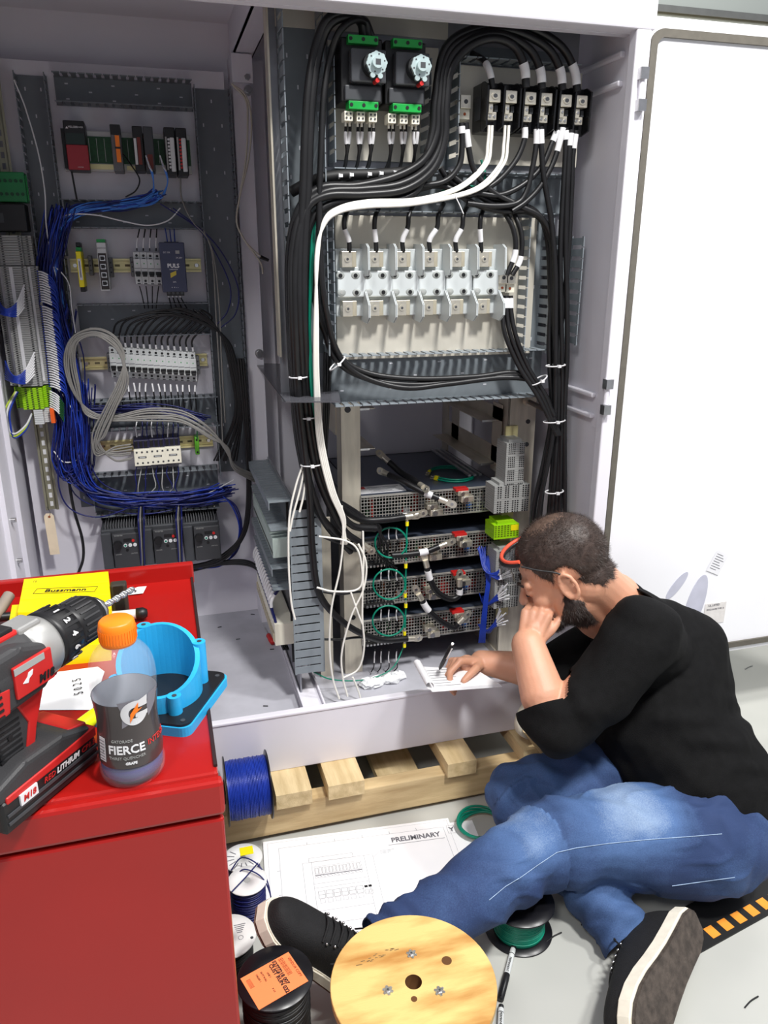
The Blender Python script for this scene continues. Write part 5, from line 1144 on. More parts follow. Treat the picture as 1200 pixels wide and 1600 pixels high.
s = MB(); s.lathe([(.0353, .027)]+lp, LBL, 56)
lab_o = s.build('label', bt)
s = MB(); s.lathe([(r-.0006, z) for r, z in lp], mat('silver_label_inside', (168, 172, 182), .35, var=.05), 56); s.build('label_lining', lab_o)
fa = math.atan2(-.742, .069)           # direction from the bottle to the viewer
def rad(z):
    q = [(.0345, 0)]+[(r, zz) for r, zz in prof]
    for i in range(len(q)-1):
        if q[i][1] <= z <= q[i+1][1]: t = (z-q[i][1])/max(1e-6, q[i+1][1]-q[i][1]); return q[i][0]*(1-t)+q[i+1][0]*t
    return .035
def wrap(s2, off, z0, e=.0012, rot=0.0):
    """bends flat (x, y) artwork around the bottle"""
    bm = bmesh.new(); V_ = [bm.verts.new(v) for v in s2.v]; mk = s2.mats[0]
    for f in s2.f:
        try: bm.faces.new([V_[i] for i in f])
        except ValueError: pass
    bmesh.ops.triangulate(bm, faces=bm.faces[:])
    for _ in range(2):
        le = [e for e in bm.edges if abs(e.verts[0].co.x-e.verts[1].co.x) > .002]
        if le: bmesh.ops.subdivide_edges(bm, edges=le, cuts=1); bmesh.ops.triangulate(bm, faces=bm.faces[:])
    if len(s2.mats) == 1: s2.v = []; s2.f = []; s2.m = []; s2.sm = []; s2.mats = []; s2.from_bm(bm, mk)
    else: bm.free()
    out = []
    for v in s2.v:
        z = z0+v[1]; r = rad(z)+e+v[2]; a = fa+off+v[0]/.035; out.append((r*math.cos(a), r*math.sin(a), z))
    s2.v = out; return s2
I4 = Matrix.Identity(4)
def circ(r, n=40, cx=0, cy=0, a0=0, a1=360): return [(cx+r*math.cos(math.radians(a0+(a1-a0)*k/n)), cy+r*math.sin(math.radians(a0+(a1-a0)*k/n))) for k in range(n+1)]
def strip2(s2, A, B, mt, z=0):
    n = len(A); vs = [(x, y, z) for x, y in A]+[(x, y, z) for x, y in B]; s2.add(vs, [(k, k+1, n+k+1, n+k) for k in range(n-1)], mt)
s = MB(); s.text('FIERCE', .0135, TAGW, I4, bold=.0003, sx=1.0); wrap(s, -.16, .050).build('lettering', lab_o)
s = MB(); s.text('INTENSE', .0095, mat('label_red', (206, 54, 50), .5), I4, sx=.9); wrap(s, 1.0, .052).build('lettering', lab_o)
s = MB(); s.text('GATORADE', .0045, GREYT, I4); wrap(s, -.28, .0605).build('lettering', lab_o)
s = MB(); s.text('THIRST QUENCHER', .0045, GREYT, I4); wrap(s, -.16, .0405).build('lettering', lab_o)
s = MB(); s.text('GRAPE', .004, TAGW, I4, bold=.0002); wrap(s, -.05, .034).build('lettering', lab_o)
s = MB(); strip2(s, circ(.0150, 44, 0, 0, 62, 352), circ(.0068, 44, 0, 0, 62, 352), TAGW); strip2(s, [(.0045, .0145), (.0145, .0175)], [(.0035, .0058), (.0145, .0058)], TAGW)
strip2(s, [(.0005, -.0005), (.0150, -.0005)], [(.0005, -.006), (.0150, -.006)], TAGW); wrap(s, .22, .093, .0014).build('letter_emblem', lab_o)
s = MB(); s.add([(x, y, .0004) for x, y in ((-.006, -.011), (.0, -.001), (-.005, .0), (.004, .0125), (.0035, .004), (.0085, .005))], [(0, 1, 2), (1, 5, 4, 2), (2, 4, 3)], ORG); wrap(s, .22, .093, .0018).build('bolt_emblem', lab_o)
s = MB(); s.box(-.005, .005, -.012, .016, 0, .0002, TAGW)
for k in range(7): s.box(-.0042, .0042, -.010+k*.0036, -.0092+k*.0036, .0002, .0004, GINK)
wrap(s, -1.02, .046).build('nutrition_panel', lab_o)
s = MB(); GA = mat('label_grey_facet', (128, 126, 134), .4, var=.1)
s.add([(x, y, 0) for x, y in ((-.016, .016), (.002, .018), (-.004, .006), (-.006, -.012), (-.014, -.016), (-.012, .002))], [(0, 1, 2), (0, 2, 5), (5, 2, 3), (5, 3, 4)], GA)
s.add([(x, y, 0) for x, y in ((.018, .018), (.034, .020), (.030, .002), (.018, -.010), (.016, .004))], [(0, 1, 2), (0, 2, 4), (4, 2, 3)], GA); wrap(s, .18, .092, .0010).build('facet_print', lab_o)
# blue receptacle box ------------------------------------------------
AQ = mat('sky_blue_cast_box', (44, 168, 226), .35, var=.03, bump=.08, bscale=300)
bb = thing('receptacle_box', 'sky blue angled receptacle box on a black-gasketed square flange', 'receptacle box', M=frame((-.034, .888, ZTB), (.45, .893, 0), (-.893, .45, 0)))
def rsq(h, r, n=5):
    out = []
    for cx, cy, a0 in ((h-r, h-r, 0), (-h+r, h-r, 90), (-h+r, -h+r, 180), (h-r, -h+r, 270)):
        for k in range(n+1): a = math.radians(a0+90*k/n); out.append((cx+r*math.cos(a), cy+r*math.sin(a)))
    return out
s = MB(); s.prism(rsq(.064, .012), 0, .012, AQ, ax='z'); s.build('flange', bb)
s = MB(); s.prism(rsq(.062, .012), .012, .0150, BLK, ax='z')
for sx in (-1, 1):
    for sy in (-1, 1): s.cyl((sx*.052, sy*.052, .015), (sx*.052, sy*.052, .0156), .003, DKGREY, 10)
s.build('gasket', bb)
s = MB(); n = 40; ro, ri = .050, .044
# tilt the rim toward the viewer
vdir = bb.matrix_world.to_3x3().transposed() @ Vector((-.05, -1, 0)); vdir.z = 0; vdir.normalize()
vs = []
for k in range(n):
    a = 2*PI*k/n; c, q = math.cos(a), math.sin(a); dd = c*vdir.x+q*vdir.y
    zt2 = .062-dd*.026; 
    vs += [(c*ro, q*ro, .015), (c*ro, q*ro, zt2), (c*ri, q*ri, zt2), (c*ri, q*ri, .016)]
fs = []
for k in range(n):
    a = k*4; b = ((k+1) % n)*4
    fs += [(a, b, b+1, a+1), (a+1, b+1, b+2, a+2), (a+2, b+2, b+3, a+3)]
s.add(vs, fs, AQ, False)
for ang in (20, 110, 200, 290):
    a = math.radians(ang)+math.atan2(vdir.y, vdir.x); c, q = math.cos(a), math.sin(a); dd = c*vdir.x+q*vdir.y; zt2 = .0625-dd*.026
    s.cyl((c*(ro+.002), q*(ro+.002), .015), (c*(ro+.002), q*(ro+.002), zt2), .0085, AQ, 16); s.cyl((c*(ro+.003), q*(ro+.003), zt2), (c*(ro+.003), q*(ro+.003), zt2+.0006), .003, DKGREY, 10)
s.build('collar', bb)
s = MB(); s.lathe([(0, .017), (.044, .017)], BLK, 32, smooth=False); s.build('dark_opening', bb)
# notes, highlighter, bag and bits on the chest
hp = [Vector((-.180, .928, 0)), Vector((-.121, .899, 0)), Vector((-.126, 1.0, 0)), Vector((-.167, 1.0, 0))]
s = MB(); z = ZTB+.001
vs = [(-.190, .915, z), (-.118, .895, z), (-.108, .985, z+.002), (-.118, 1.005, z), (-.175, 1.005, z), (-.186, .96, z+.001)]
s.add(vs, [(0, 1, 2, 3, 4, 5)], PAPER); pn = s.build('note_sheet'); tag(pn, 'white paper slip with handwritten number on the tool chest', 'paper')
s = MB(); M = frame((-.139, .955, z+.0022), (-.15, .99, 0), (-.99, -.15, 0))
for i, t in enumerate(('5', '0', '2', '5')):
    s.text(t, .016, INK, M @ Matrix.Translation((-.018+i*.012, 0, 0)), sx=.8, shear=-.1)
s.build('handwriting', pn)
o = thing('highlighter', 'lime yellow highlighter half hidden behind the bottle', 'highlighter', M=frame(PZ(130, 1132, ZTB+.009), (.62, .78, 0), (-.78, .62, 0)))
s = MB(); s.lathe([(0, -.036), (.004, -.034), (.009, -.015), (.0095, .02), (.007, .036), (0, .038)], mat('lime_plastic', (214, 232, 20), .35), 18, M=Matrix.Rotation(PI/2, 4, 'Y')); s.build('barrel', o)
s = MB(); s.bbox(-.024, .02, -.012, .012, 0, .006, mat('clear_bag_plastic', (210, 214, 206), .25, var=.08, scale=80, bump=.6, bscale=150), .003)
bg = s.build('plastic_bag', loc=PZ(75, 1140, ZTB+.001)); bg.rotation_euler[2] = .5; tag(bg, 'small crumpled clear plastic bag between the drill and paper slip', 'plastic bag')
o = thing('utility_tool', 'black square-tubed tool standing by the yellow cartons', 'tool', PZ(190, 958, ZTB))
s = MB(); s.bbox(-.012, .012, -.010, .010, 0, .052, mat('worn_black_grip', (52, 48, 42), .6), .003); s.box(-.007, .007, -.0105, -.008, .006, .05, BLK); s.build('handle', o)
p = PZ(190, 958, ZTB)
o = thing('nut_driver', 'white-handled driver with black end lying behind the orange cap', 'screwdriver', M=frame(p+Vector((.008, -.035, .012)), (1, -.05, 0), (0, 1, 0)))
s = MB(); s.cyl((-.02, 0, 0), (.016, 0, 0), .0075, LGREY, 16); s.build('handle', o); s = MB(); s.lathe([(0, .016), (.009, .016), (.0095, .026), (.006, .032), (0, .033)], BLK, 16, M=Matrix.Rotation(PI/2, 4, 'Y')); s.build('end_cap', o)
s = MB(); s.cyl((-.07, 0, 0), (-.02, 0, 0), .0065, BLK, 12); s.build('shaft', o)
s = MB(); q = PZ(214, 925, ZTB+.002); s.add([(-.014, -.008, 0), (.010, -.010, .001), (.016, .006, .006), (.002, .012, .004), (-.012, .010, .001)], [(0, 1, 2, 3, 4)], PAPER); s.cyl((-.008, -.003, .003), (-.008, -.003, .004), .002, BLK, 8); s.cyl((-.002, -.003, .003), (-.002, -.003, .004), .002, BLK, 8)
tag(s.build('paper_scrap', loc=q), 'torn white paper scrap at the back of the tool chest', 'paper')
o = thing('pliers', 'grey-handled pliers at the far left end of the chest', 'pliers', PZ(2, 955, ZTB+.02))
s = MB(); s.tube(smooth_path([(-.03, -.04, -.01), (-.006, -.01, 0), (.008, .03, .012)], 6), .009, mat('taupe_grip', (138, 128, 118), .5), 12); s.build('grip', o)
s = MB(); s.tube([(-.05, 0, -.008), (.02, -.01, -.006), (.035, .012, -.004)], .007, BLK, 10); s.build('jaw', o)
# ------------------------------------------------------------------ drawings on the floor
TL = PZ(410, 1311, .004); TL.y = min(TL.y, 1.493); TR = PZ(700, 1278, .004); ex = (TR-TL).normalized(); ey = Vector((0, 0, 1)).cross(ex)*-1
W_, H_ = (TR-TL).length, .315
def sheet(name, lab, o0, ang, z, w_, h_):
    e1 = Matrix.Rotation(ang, 3, 'Z') @ ex; M = frame(Vector((o0.x, o0.y, z)), e1, Vector((0, 0, 1)).cross(e1))
    s = MB(); s.box(0, w_, -h_, 0, 0, .0006, PAPER, M=M); o = s.build(name); tag(o, lab, 'drawing'); return o, M
sh2, M2 = sheet('drawing_sheet', 'lower drawing sheet sticking out past the printed one', TL+ex*.06+Vector((0, -.012, 0)), -.01, .002, W_-.005, H_)
sh1, M1 = sheet('drawing_sheet', 'large white drawing sheet printed PRELIMINARY on the floor by the pallet', TL, 0, .0032, W_, H_)
s = MB(); zz = .0008; LG = mat('thin_grey_ink', (150, 150, 158), .7)
def ln(x0, y0, x1, y1, w=.0007, m=LG):
    a = Vector((x0, y0, zz)); b = Vector((x1, y1, zz)); t = (b-a).normalized(); nrm_ = Vector((-t.y, t.x, 0))*w/2
    s.add([M1 @ v for v in (a-nrm_, b-nrm_, b+nrm_, a+nrm_)], [(0, 1, 2, 3)], m)
def rc(x0, y0, x1, y1, w=.0007, m=LG): ln(x0, y0, x1, y0, w, m); ln(x1, y0, x1, y1, w, m); ln(x1, y1, x0, y1, w, m); ln(x0, y1, x0, y0, w, m)
rc(.035, -H_+.01, W_-.02, -.028); rc(.010, -H_+.004, W_-.006, -.008, .0005)
for k in range(1, 6): x = .035+k*(W_-.055)/6; ln(x, -.028, x, -.020, .001); 
for k in range(1, 4): ln(.028, -.028-k*.07, .035, -.028-k*.07, .001)
rc(.085, -.26, .245, -.085); ln(.105, -.26, .105, -.085); ln(.225, -.26, .225, -.085); rc(.10, -.085, .20, -.072)
for k in range(13): x = .112+k*.0078; rc(x, -.122, x+.006, -.104, .0006, GINK); ln(x, -.128, x+.005, -.132, .0008, GINK)
ln(.110, -.126, .215, -.126, .0022, GINK); rc(.110, -.134, .215, -.100, .0006)
for k in range(6): x = .112+k*.0165; rc(x, -.192, x+.014, -.172, .0007, GINK); rc(x+.002, -.205, x+.012, -.194, .0006); ln(x, -.182, x+.014, -.182, .0007, GINK)
for k in range(2): x = .212+k*.009; ln(x, -.176, x+.007, -.176, .006, INK); rc(x, -.198, x+.007, -.186, .0006, GINK)
ln(.105, -.150, .225, -.150); ln(.105, -.225, .225, -.225); ln(.105, -.162, .225, -.162)
ln(.245, -.095, .262, -.080); 
for k in range(3): ln(.264, -.078-k*.004, .296-k*.006, -.078-k*.004, .0012)
s.text('PRELIMINARY', .0205, GINK, M1 @ Matrix.Translation((W_-.092, -.050, zz)), bold=.0006, sx=.95); ln(W_-.160, -.064, W_-.025, -.064, .0012, GINK)
s.text('Y', .020, GINK, M1 @ Matrix.Translation((W_-.002, -.040, zz)), bold=.0006); rc(W_-.012, -.052, W_+.006, -.026)
s.v = [v for v in s.v]; s.build('line_drawing', sh1)
# ------------------------------------------------------------------ spools
SPB = mat('black_spool_plastic', (20, 20, 24), .3)
def spool(name, lab, M, r, h, core, flm, wm, wr, wrap_r, group=None, turns=None, rings=None):
    o = thing(name, lab, 'wire spool', M=M, group=group)
    for z in (0, h-.003):
        s = MB(); s.lathe([(core*.45, z), (r-.001, z), (r, z+.0015), (r-.001, z+.003), (core*.45, z+.003), (core*.45, z)], flm, 56); s.build('flange', o)
    s = MB(); s.lathe([(core*.45, .002), (core*.45, h-.002)], flm, 24); s.lathe([(core, .002), (core, h-.002)], flm, 24); s.build('core', o)
    s = MB(); n = int((h-.008)/(wr*2)); pts = []
    for k in range(n):
        z = .004+wr+k*wr*2; rr = wrap_r+rw.uniform(-.001, .001)
        ring = [Vector((rr*math.cos(2*PI*q/40), rr*math.sin(2*PI*q/40), z+wr*2*q/40)) for q in range(41)]; s.tube(ring, wr, wm, 6, cap=False)
    s.lathe([(wrap_r-wr*.4, .003), (wrap_r-wr*.4, h-.003)], wm, 40); s.build('wound_wire', o); return o
Mx = Matrix.Translation((PY(352, 1235, 1.485).x, 1.485, .092+.076)) @ Matrix.Rotation(PI/2, 4, 'Y')
spool('wire_spool', 'spool of bright blue wire standing on edge on the pallet beside the sill', Mx, .076, .098, .03, SPB, BLUEW, .0016, .064)
WSP = mat('white_spool_plastic', (222, 222, 220), .4)
def lean(x, y, z, ax=0, ay=0): return Matrix.Translation((x, y, z)) @ Matrix.Rotation(ax, 4, 'X') @ Matrix.Rotation(ay, 4, 'Y')
o = spool('wire_spool', 'small white-flanged spool with a yellow sticker, next to the pallet', lean(.078, 1.372, .002), .042, .078, .015, WSP, DBLUEW, .0016, .034)
s = MB(); s.box(-.004, .024, .004, .028, .0782, .0788, YEL); 
for k in range(8): a = 2.4+k*.42; s.box(.018, .034, -.001, .001, .0781, .0785, GINK, M=Matrix.Rotation(a, 4, 'Z'))
s.build('sticker', o)
o = spool('wire_spool', 'plain white-flanged spool of navy wire with loose strands on top', lean(.078, 1.276, .002), .040, .105, .012, WSP, DBLUEW, .0016, .034)
s = MB(); s.cyl((.0, 0, .1052), (0, 0, .1056), .007, GREYT, 16); s.build('centre_hole', o)
for k in range(3):
    P = [Vector((.050+k*.006, 1.33-k*.03, .09+k*.004)), Vector((.075, 1.335-k*.034, .112)), Vector((.108, 1.30-k*.03, .11)), Vector((.122, 1.27-k*.02, .07)), Vector((.118, 1.235, .02))] if k < 2 else [Vector((.045, 1.25, .11)), Vector((.075, 1.28, .110)), Vector((.105, 1.315, .108))]
    S = smooth_path(P, 6); s = MB(); s.tube([p-S[0] for p in S], .0014, DBLUEW, 6); tag(s.build('blue_wire', loc=S[0]), 'loose navy wire strands over the plain white spool', 'wire', 'strands over the spool')
o = spool('wire_spool', 'white-flanged spool with small black print, half under the tool chest', lean(.030, 1.168, .002), .052, .085, .012, WSP, RUB, .0016, .042)
s = MB()
for k in range(5): s.box(.012+k*.001, .034-k*.002, .020-k*.0045, .0215-k*.0045, .0852, .0856, GINK)
strip2(s, circ(.005, 20, .022, -.010), circ(.0042, 20, .022, -.010), GINK, .0855); s.cyl((.042, -.016, .0852), (.042, -.016, .0856), .003, DKGREY, 12); s.build('printing', o)
bsc = PZ(430, 1526, .24)
bs = spool('wire_spool', 'black spool of black cable carrying an orange paper label', lean(bsc.x, bsc.y, .0), .059, .240, .015, SPB, CABLE, .0024, .050)
ORL = mat('fluorescent_orange_label', (252, 140, 84), .6, var=.02)
M = frame((bsc.x-.002, bsc.y-.004, .2408), Vector((.95, .33, 0)), Vector((-.33, .95, 0)))
s = MB(); s.box(-.043, .041, -.034, .030, 0, .0006, ORL, M=M); lb = s.build('orange_label', bs)
lb.parent = bs; lb.matrix_parent_inverse = bs.matrix_world.inverted()
s = MB(); MR = M @ Matrix.Rotation(-PI/2, 4, 'Z')   # print runs across the label
def rowt(t, size, x, y, m=INK, **k): s.text(t, size, m, M @ Matrix.Translation((x, y, .0009)) @ Matrix.Rotation(-PI/2, 4, 'Z'), **k)
DO = mat('dark_orange_ink', (150, 60, 30), .6)
rowt('VENDOR COPY', .006, .036, .0, DO); rowt('52777218 007', .0085, .013, .004, bold=.0003); rowt('CUST RUN 032', .009, .006, -.004, bold=.0003); rowt('LINE 1', .004, -.004, .010); rowt('20 FT ROLL', .004, -.012, .012); rowt('ORDER 1', .004, -.020, .014); rowt('P 1/1', .004, -.010, -.018)
for k in range(15): w_ = (.0006, .0011, .0008)[k % 3]; s.box(.020, .028, .026-k*.0024, .026-k*.0024+w_, .0007, .0010, DO, M=M)
for k in range(8): s.box(-.038, -.031, .020-k*.0022, .0208-k*.0022, .0007, .0010, DO, M=M)
pr = s.build('printing', lb)
pr.parent = lb
g = spool('wire_spool', 'black spool of green wire lying under the man\'s knee', lean(.602, 1.105, .0), .068, .075, .02, SPB, GREENW, .0018, .050)
PLY = mat('reel_plywood', (220, 190, 120), .55, var=.1, scale=3.2, stretch=(2.2, 9, 1), rgb2=(176, 124, 60), thr=(0.44, 0.72), bump=.15, bscale=60)
PLYE = mat('plywood_edge', (190, 160, 108), .7, var=.2, scale=8, stretch=(1, 1, 40))
RR = .127; rc_ = Vector((.290, .848, 0)); hz = .25
rl = thing('wooden_reel', 'plywood cable reel with a round flange, nearest thing on the floor', 'cable reel', rc_)
def annul(r0, r1, z0, z1, m, me):
    s = MB(); s.lathe([(r0, z1), (r1-.001, z1), (r1, z1-.001)], m, 72, smooth=False); s.lathe([(r1, z1-.001), (r1, z0)], me, 72); s.lathe([(r1, z0), (r0, z0)], m, 72, smooth=False); s.lathe([(r0, z0), (r0, z1)], me, 24); return s
annul(.013, RR, hz-.013, hz, PLY, PLYE).build('flange', rl); annul(.013, RR, .0, .013, PLY, PLYE).build('flange', rl)
s = MB(); s.lathe([(.045, .013), (.045, hz-.013)], PLYE, 36); s.build('drum', rl)
e1 = R_.copy(); e2 = Vector((0, 0, 1)).cross(e1)
def rp(x, y): 
    q = PZ(x, y, hz)-rc_; return q.x, q.y
for (x, y) in ((643, 1491), (606, 1548), (687, 1549)):
    a, b = rp(x, y); s = MB(); prf = []
    for k in range(18): aa = 2*PI*k/18; rr2 = .0085 if k % 3 else .0055; prf.append((a+rr2*math.cos(aa), b+rr2*math.sin(aa)))
    s.prism(prf, hz, hz+.0012, METAL, ax='z'); s.cyl((a, b, hz+.001), (a, b, hz+.003), .0035, METAL, 10); s.cyl((a, b, hz+.003), (a, b, hz+.0032), .0018, DKGREY, 8); s.build('tee_nut', rl)
for (x, y, r) in ((698, 1501, .008), (647, 1561, .0048)):
    a, b = rp(x, y); s = MB(); s.cyl((a, b, hz-.001), (a, b, hz+.0004), r, mat('bored_hole_wood', (92, 58, 26), .8), 18); s.build('bored_hole', rl)
a, b = rp(648, 1531); s = MB(); s.lathe([(.0, -.04), (.0128, -.04), (.0128, 0)], mat('bored_hole_wood', (92, 58, 26), .8), 24, M=Matrix.Translation((0, 0, hz))); s.build('centre_bore', rl)
s = MB(); rr_ = random.Random(3); 
for k in range(26):
    f = k/25; a, b = rp(560+f*60+rr_.uniform(-3, 3), 1508-f*28+rr_.uniform(-4, 4)); s.box(a-.002, a+.002, b-.0006, b+.0006, hz+.0001, hz+.0003, mat('faded_stamp_ink', (120, 100, 66), .8), M=None)
s.build('faded_stamp', rl)
# markers
def marker(lab, p0, p1):
    dd = (p1-p0); L = dd.length; o = thing('marker_pen', lab, 'marker', M=frame(p0, dd, Vector((0, 0, 1)).cross(dd)))
    RXm = Matrix.Rotation(PI/2, 4, 'Y')
    s = MB(); s.lathe([(0, 0), (.0045, .001), (.0055, L*.10), (.0058, L*.60)], LGREY if L > .06 else BLK, 16, M=RXm); s.build('barrel', o)
    s = MB(); s.lathe([(.0048, -.001), (.0056, L*.18), (0, L*.18)], BLK, 16, M=RXm); s.build('tail', o)
    s = MB(); s.lathe([(.0062, L*.55), (.0066, L*.62), (.006, L), (0, L)], BLK, 16, M=RXm); s.box(L*.7, L*.98, -.001, .001, .005, .0085, BLK); s.build('cap', o)
    s = MB(); s.text('PERMANENT', .006, INK, frame((L*.40, 0, .0062), (1, 0, 0), (0, 1, 0))); s.build('printing', o)
marker('black-capped grey marker lying beside the wooden reel', PZ(803, 1478, .007), PZ(782, 1562, .007))
marker('second black marker, lowest one beside the wooden reel', PZ(783, 1572, .007), PZ(781, 1640, .007))
# hazard strip
p0 = PZ(1060, 1476, 0); p1 = PZ(1230, 1384, 0); ex = (p1-p0).normalized(); M = frame(p0, ex, Vector((0, 0, 1)).cross(ex)); L = (p1-p0).length
s = MB(); s.box(.02, L+.4, -.035, .06, 0, .004, RUB, M=M); hs = s.build('floor_strip'); tag(hs, 'black floor strip with a row of orange squares behind the shoe', 'floor strip')
q0 = M.inverted() @ PZ(1112.5, 1456, .004); q1 = M.inverted() @ PZ(1194, 1412, .004)
for k in range(7):
    c = q0.lerp(q1, k/4); s = MB(); s.box(c.x-.011, c.x+.011, c.y-.013, c.y+.013, .004, .0046, mat('amber_square', (236, 150, 50), .6, var=.05), M=M); s.build('orange_square', hs)
# cream roll, stick and tissue by the elbow; green coil by the paper
p = PY(832, 1122, 1.50); o = thing('tape_roll', 'cream plastic roll hanging at the sill beside the man\'s elbow', 'tape roll', p)
MXx = Matrix.Rotation(.35, 4, 'Z') @ Matrix.Rotation(PI/2, 4, 'X')
s = MB(); s.lathe([(.02, -.012), (.052, -.012), (.053, 0), (.052, .012), (.02, .012), (.02, -.012)], mat('cream_roll', (226, 222, 204), .5), 40, M=MXx); s.build('roll', o)
a = PY(822, 1140, 1.46); b = PZ(868, 1200, .05); s = MB(); s.cyl(a-a, b-a, .009, WOOD2, 10); tag(s.build('wooden_stick', loc=a), 'wooden stick leaning at the sill below the cream roll', 'stick')
s = MB(); s.sphere((0, 0, 0), .02, mat('white_tissue', (226, 224, 220), .8, bump=.6, bscale=90), 12, 8, (1, .7, .9)); s.sphere((.018, .0, .008), .014, PAPER, 10, 8, (1.2, .7, .8)); tag(s.build('tissue', loc=PY(878, 1072, 1.52)), 'crumpled white tissue between the man\'s arms', 'tissue')
p = PZ(752, 1290, .012); 
for k in range(5):
    s = MB(); ring = [Vector(((.05+k*.002)*math.cos(2*PI*q/30), (.045+k*.002)*math.sin(2*PI*q/30), .003*k+.004*math.sin(4*PI*q/30+k))) for q in range(31)]
    s.tube(ring, .0028, GREENW, 6, cap=False); tag(s.build('green_wire', loc=p), 'green wire coils on the floor between drawings and knee', 'wire', 'green coil on the floor')
for i, (x, y) in enumerate(((1172, 1044), (1178, 1570), (922, 1442), (868, 1468))):
    s = MB(); q = PZ(x, y, .002); s.tube(smooth_path([(-.02, 0, 0), (0, .008, 0), (.02, .012, 0)], 4), .0015, GREYT if i == 0 else BLK, 6); tag(s.build('wire_offcut', loc=q), 'small wire offcuts on the open floor', 'wire offcut', 'offcuts on the floor')
# ------------------------------------------------------------------ the seated man
Zv = Vector((0, 0, 1)); Fh = Vector((math.sin(PH), math.cos(PH), 0))
SKIN = mat('skin', (206, 152, 124), .48, var=.07, scale=14, bump=.12, bscale=260)
SKIN.node_tree.nodes['Principled BSDF'].inputs['Subsurface Weight'].default_value = .12
SKIN.node_tree.nodes['Principled BSDF'].inputs['Subsurface Radius'].default_value = (.01, .004, .002)
KNIT = mat('black_knit', (11, 11, 12), .85, spec=.2,  var=.2, scale=60, bump=.5, bscale=500)
HAIR = mat('dark_brown_hair', (60, 48, 43), .5, var=.25, scale=70)
THIN = mat('thinning_hair', (92, 74, 64), .5, var=.2, scale=70)
BEARD = mat('beard_hair', (44, 32, 28), .55, var=.25, scale=90)
def jeans_mat():
    m = bpy.data.materials.new('blue_denim'); m.use_nodes = True; nt = m.node_tree; b = nt.nodes['Principled BSDF']; b.inputs['Roughness'].default_value = .85
    tc = nt.nodes.new('ShaderNodeTexCoord'); n1 = nt.nodes.new('ShaderNodeTexNoise'); n1.inputs['Scale'].default_value = 7; n1.inputs['Detail'].default_value = 5
    n2 = nt.nodes.new('ShaderNodeTexNoise'); n2.inputs['Scale'].default_value = 420; n2.inputs['Detail'].default_value = 2
    nt.links.new(tc.outputs['Object'], n1.inputs['Vector']); nt.links.new(tc.outputs['Object'], n2.inputs['Vector'])
    at_ = nt.nodes.new('ShaderNodeAttribute'); at_.attribute_name = 'wear'
    ma = nt.nodes.new('ShaderNodeMath'); ma.operation = 'MULTIPLY_ADD'; ma.inputs[1].default_value = .55; nt.links.new(n1.outputs['Fac'], ma.inputs[0]); nt.links.new(at_.outputs['Fac'], ma.inputs[2])
    ma2 = nt.nodes.new('ShaderNodeMath'); ma2.operation = 'MULTIPLY_ADD'; ma2.inputs[1].default_value = .22; nt.links.new(n2.outputs['Fac'], ma2.inputs[0]); nt.links.new(ma.outputs[0], ma2.inputs[2])
    cr = nt.nodes.new('ShaderNodeValToRGB'); e = cr.color_ramp.elements; e[0].position = .28; e[0].color = (*s2l((34, 54, 94)), 1); e[1].position = 1.25 if False else 1.0; e[1].color = (*s2l((164, 184, 206)), 1)
    k = e.new(.6); k.color = (*s2l((72, 102, 148)), 1)
    nt.links.new(ma2.outputs[0], cr.inputs['Fac']); nt.links.new(cr.outputs['Color'], b.inputs['Base Color'])
    bp = nt.nodes.new('ShaderNodeBump'); bp.inputs['Strength'].default_value = .35; bp.inputs['Distance'].default_value = .001; nt.links.new(n2.outputs['Fac'], bp.inputs['Height']); nt.links.new(bp.outputs['Normal'], b.inputs['Normal'])
    return m
DENIM = jeans_mat()
class Prim:
    def __init__(s): s.b = MB()
    def ball(s, c, r, sc=(1, 1, 1), M=None): s.b.sphere(c, r, SKIN, 20, 14, sc, M); return s
    def cap(s, a, b, r0, r1):
        a = Vector(a); b = Vector(b); s.b.sphere(a, r0, SKIN, 18, 12); s.b.sphere(b, r1, SKIN, 18, 12); s.b.cyl(a, b, r0*.998, SKIN, 22, r1=r1*.998); return s
    def chain(s, pts, rs):
        for i in range(len(pts)-1): s.cap(pts[i], pts[i+1], rs[i], rs[i+1])
        return s
def bake(name, prim, voxel, iters, m, parent, fn=None, fac=.5):
    o = prim.b.build(name); md = o.modifiers.new('r', 'REMESH'); md.mode = 'VOXEL'; md.voxel_size = voxel; md.use_smooth_shade = True
    sm = o.modifiers.new('s', 'SMOOTH'); sm.factor = fac; sm.iterations = iters
    dg = bpy.context.evaluated_depsgraph_get(); me = bpy.data.meshes.new_from_object(o.evaluated_get(dg)); old = o.data; o.modifiers.clear(); o.data = me; bpy.data.meshes.remove(old)
    me.materials.clear(); me.materials.append(m)
    me.polygons.foreach_set('use_smooth', [True]*len(me.polygons))
    if fn:
        n = len(me.vertices); co = np.empty(n*3); me.vertices.foreach_get('co', co); co = co.reshape(-1, 3)
        no = np.empty(n*3); me.vertices.foreach_get('normal', no); no = no.reshape(-1, 3)
        co = fn(co, no, me); me.vertices.foreach_set('co', co.reshape(-1)); me.update()
    o.parent = parent; return o
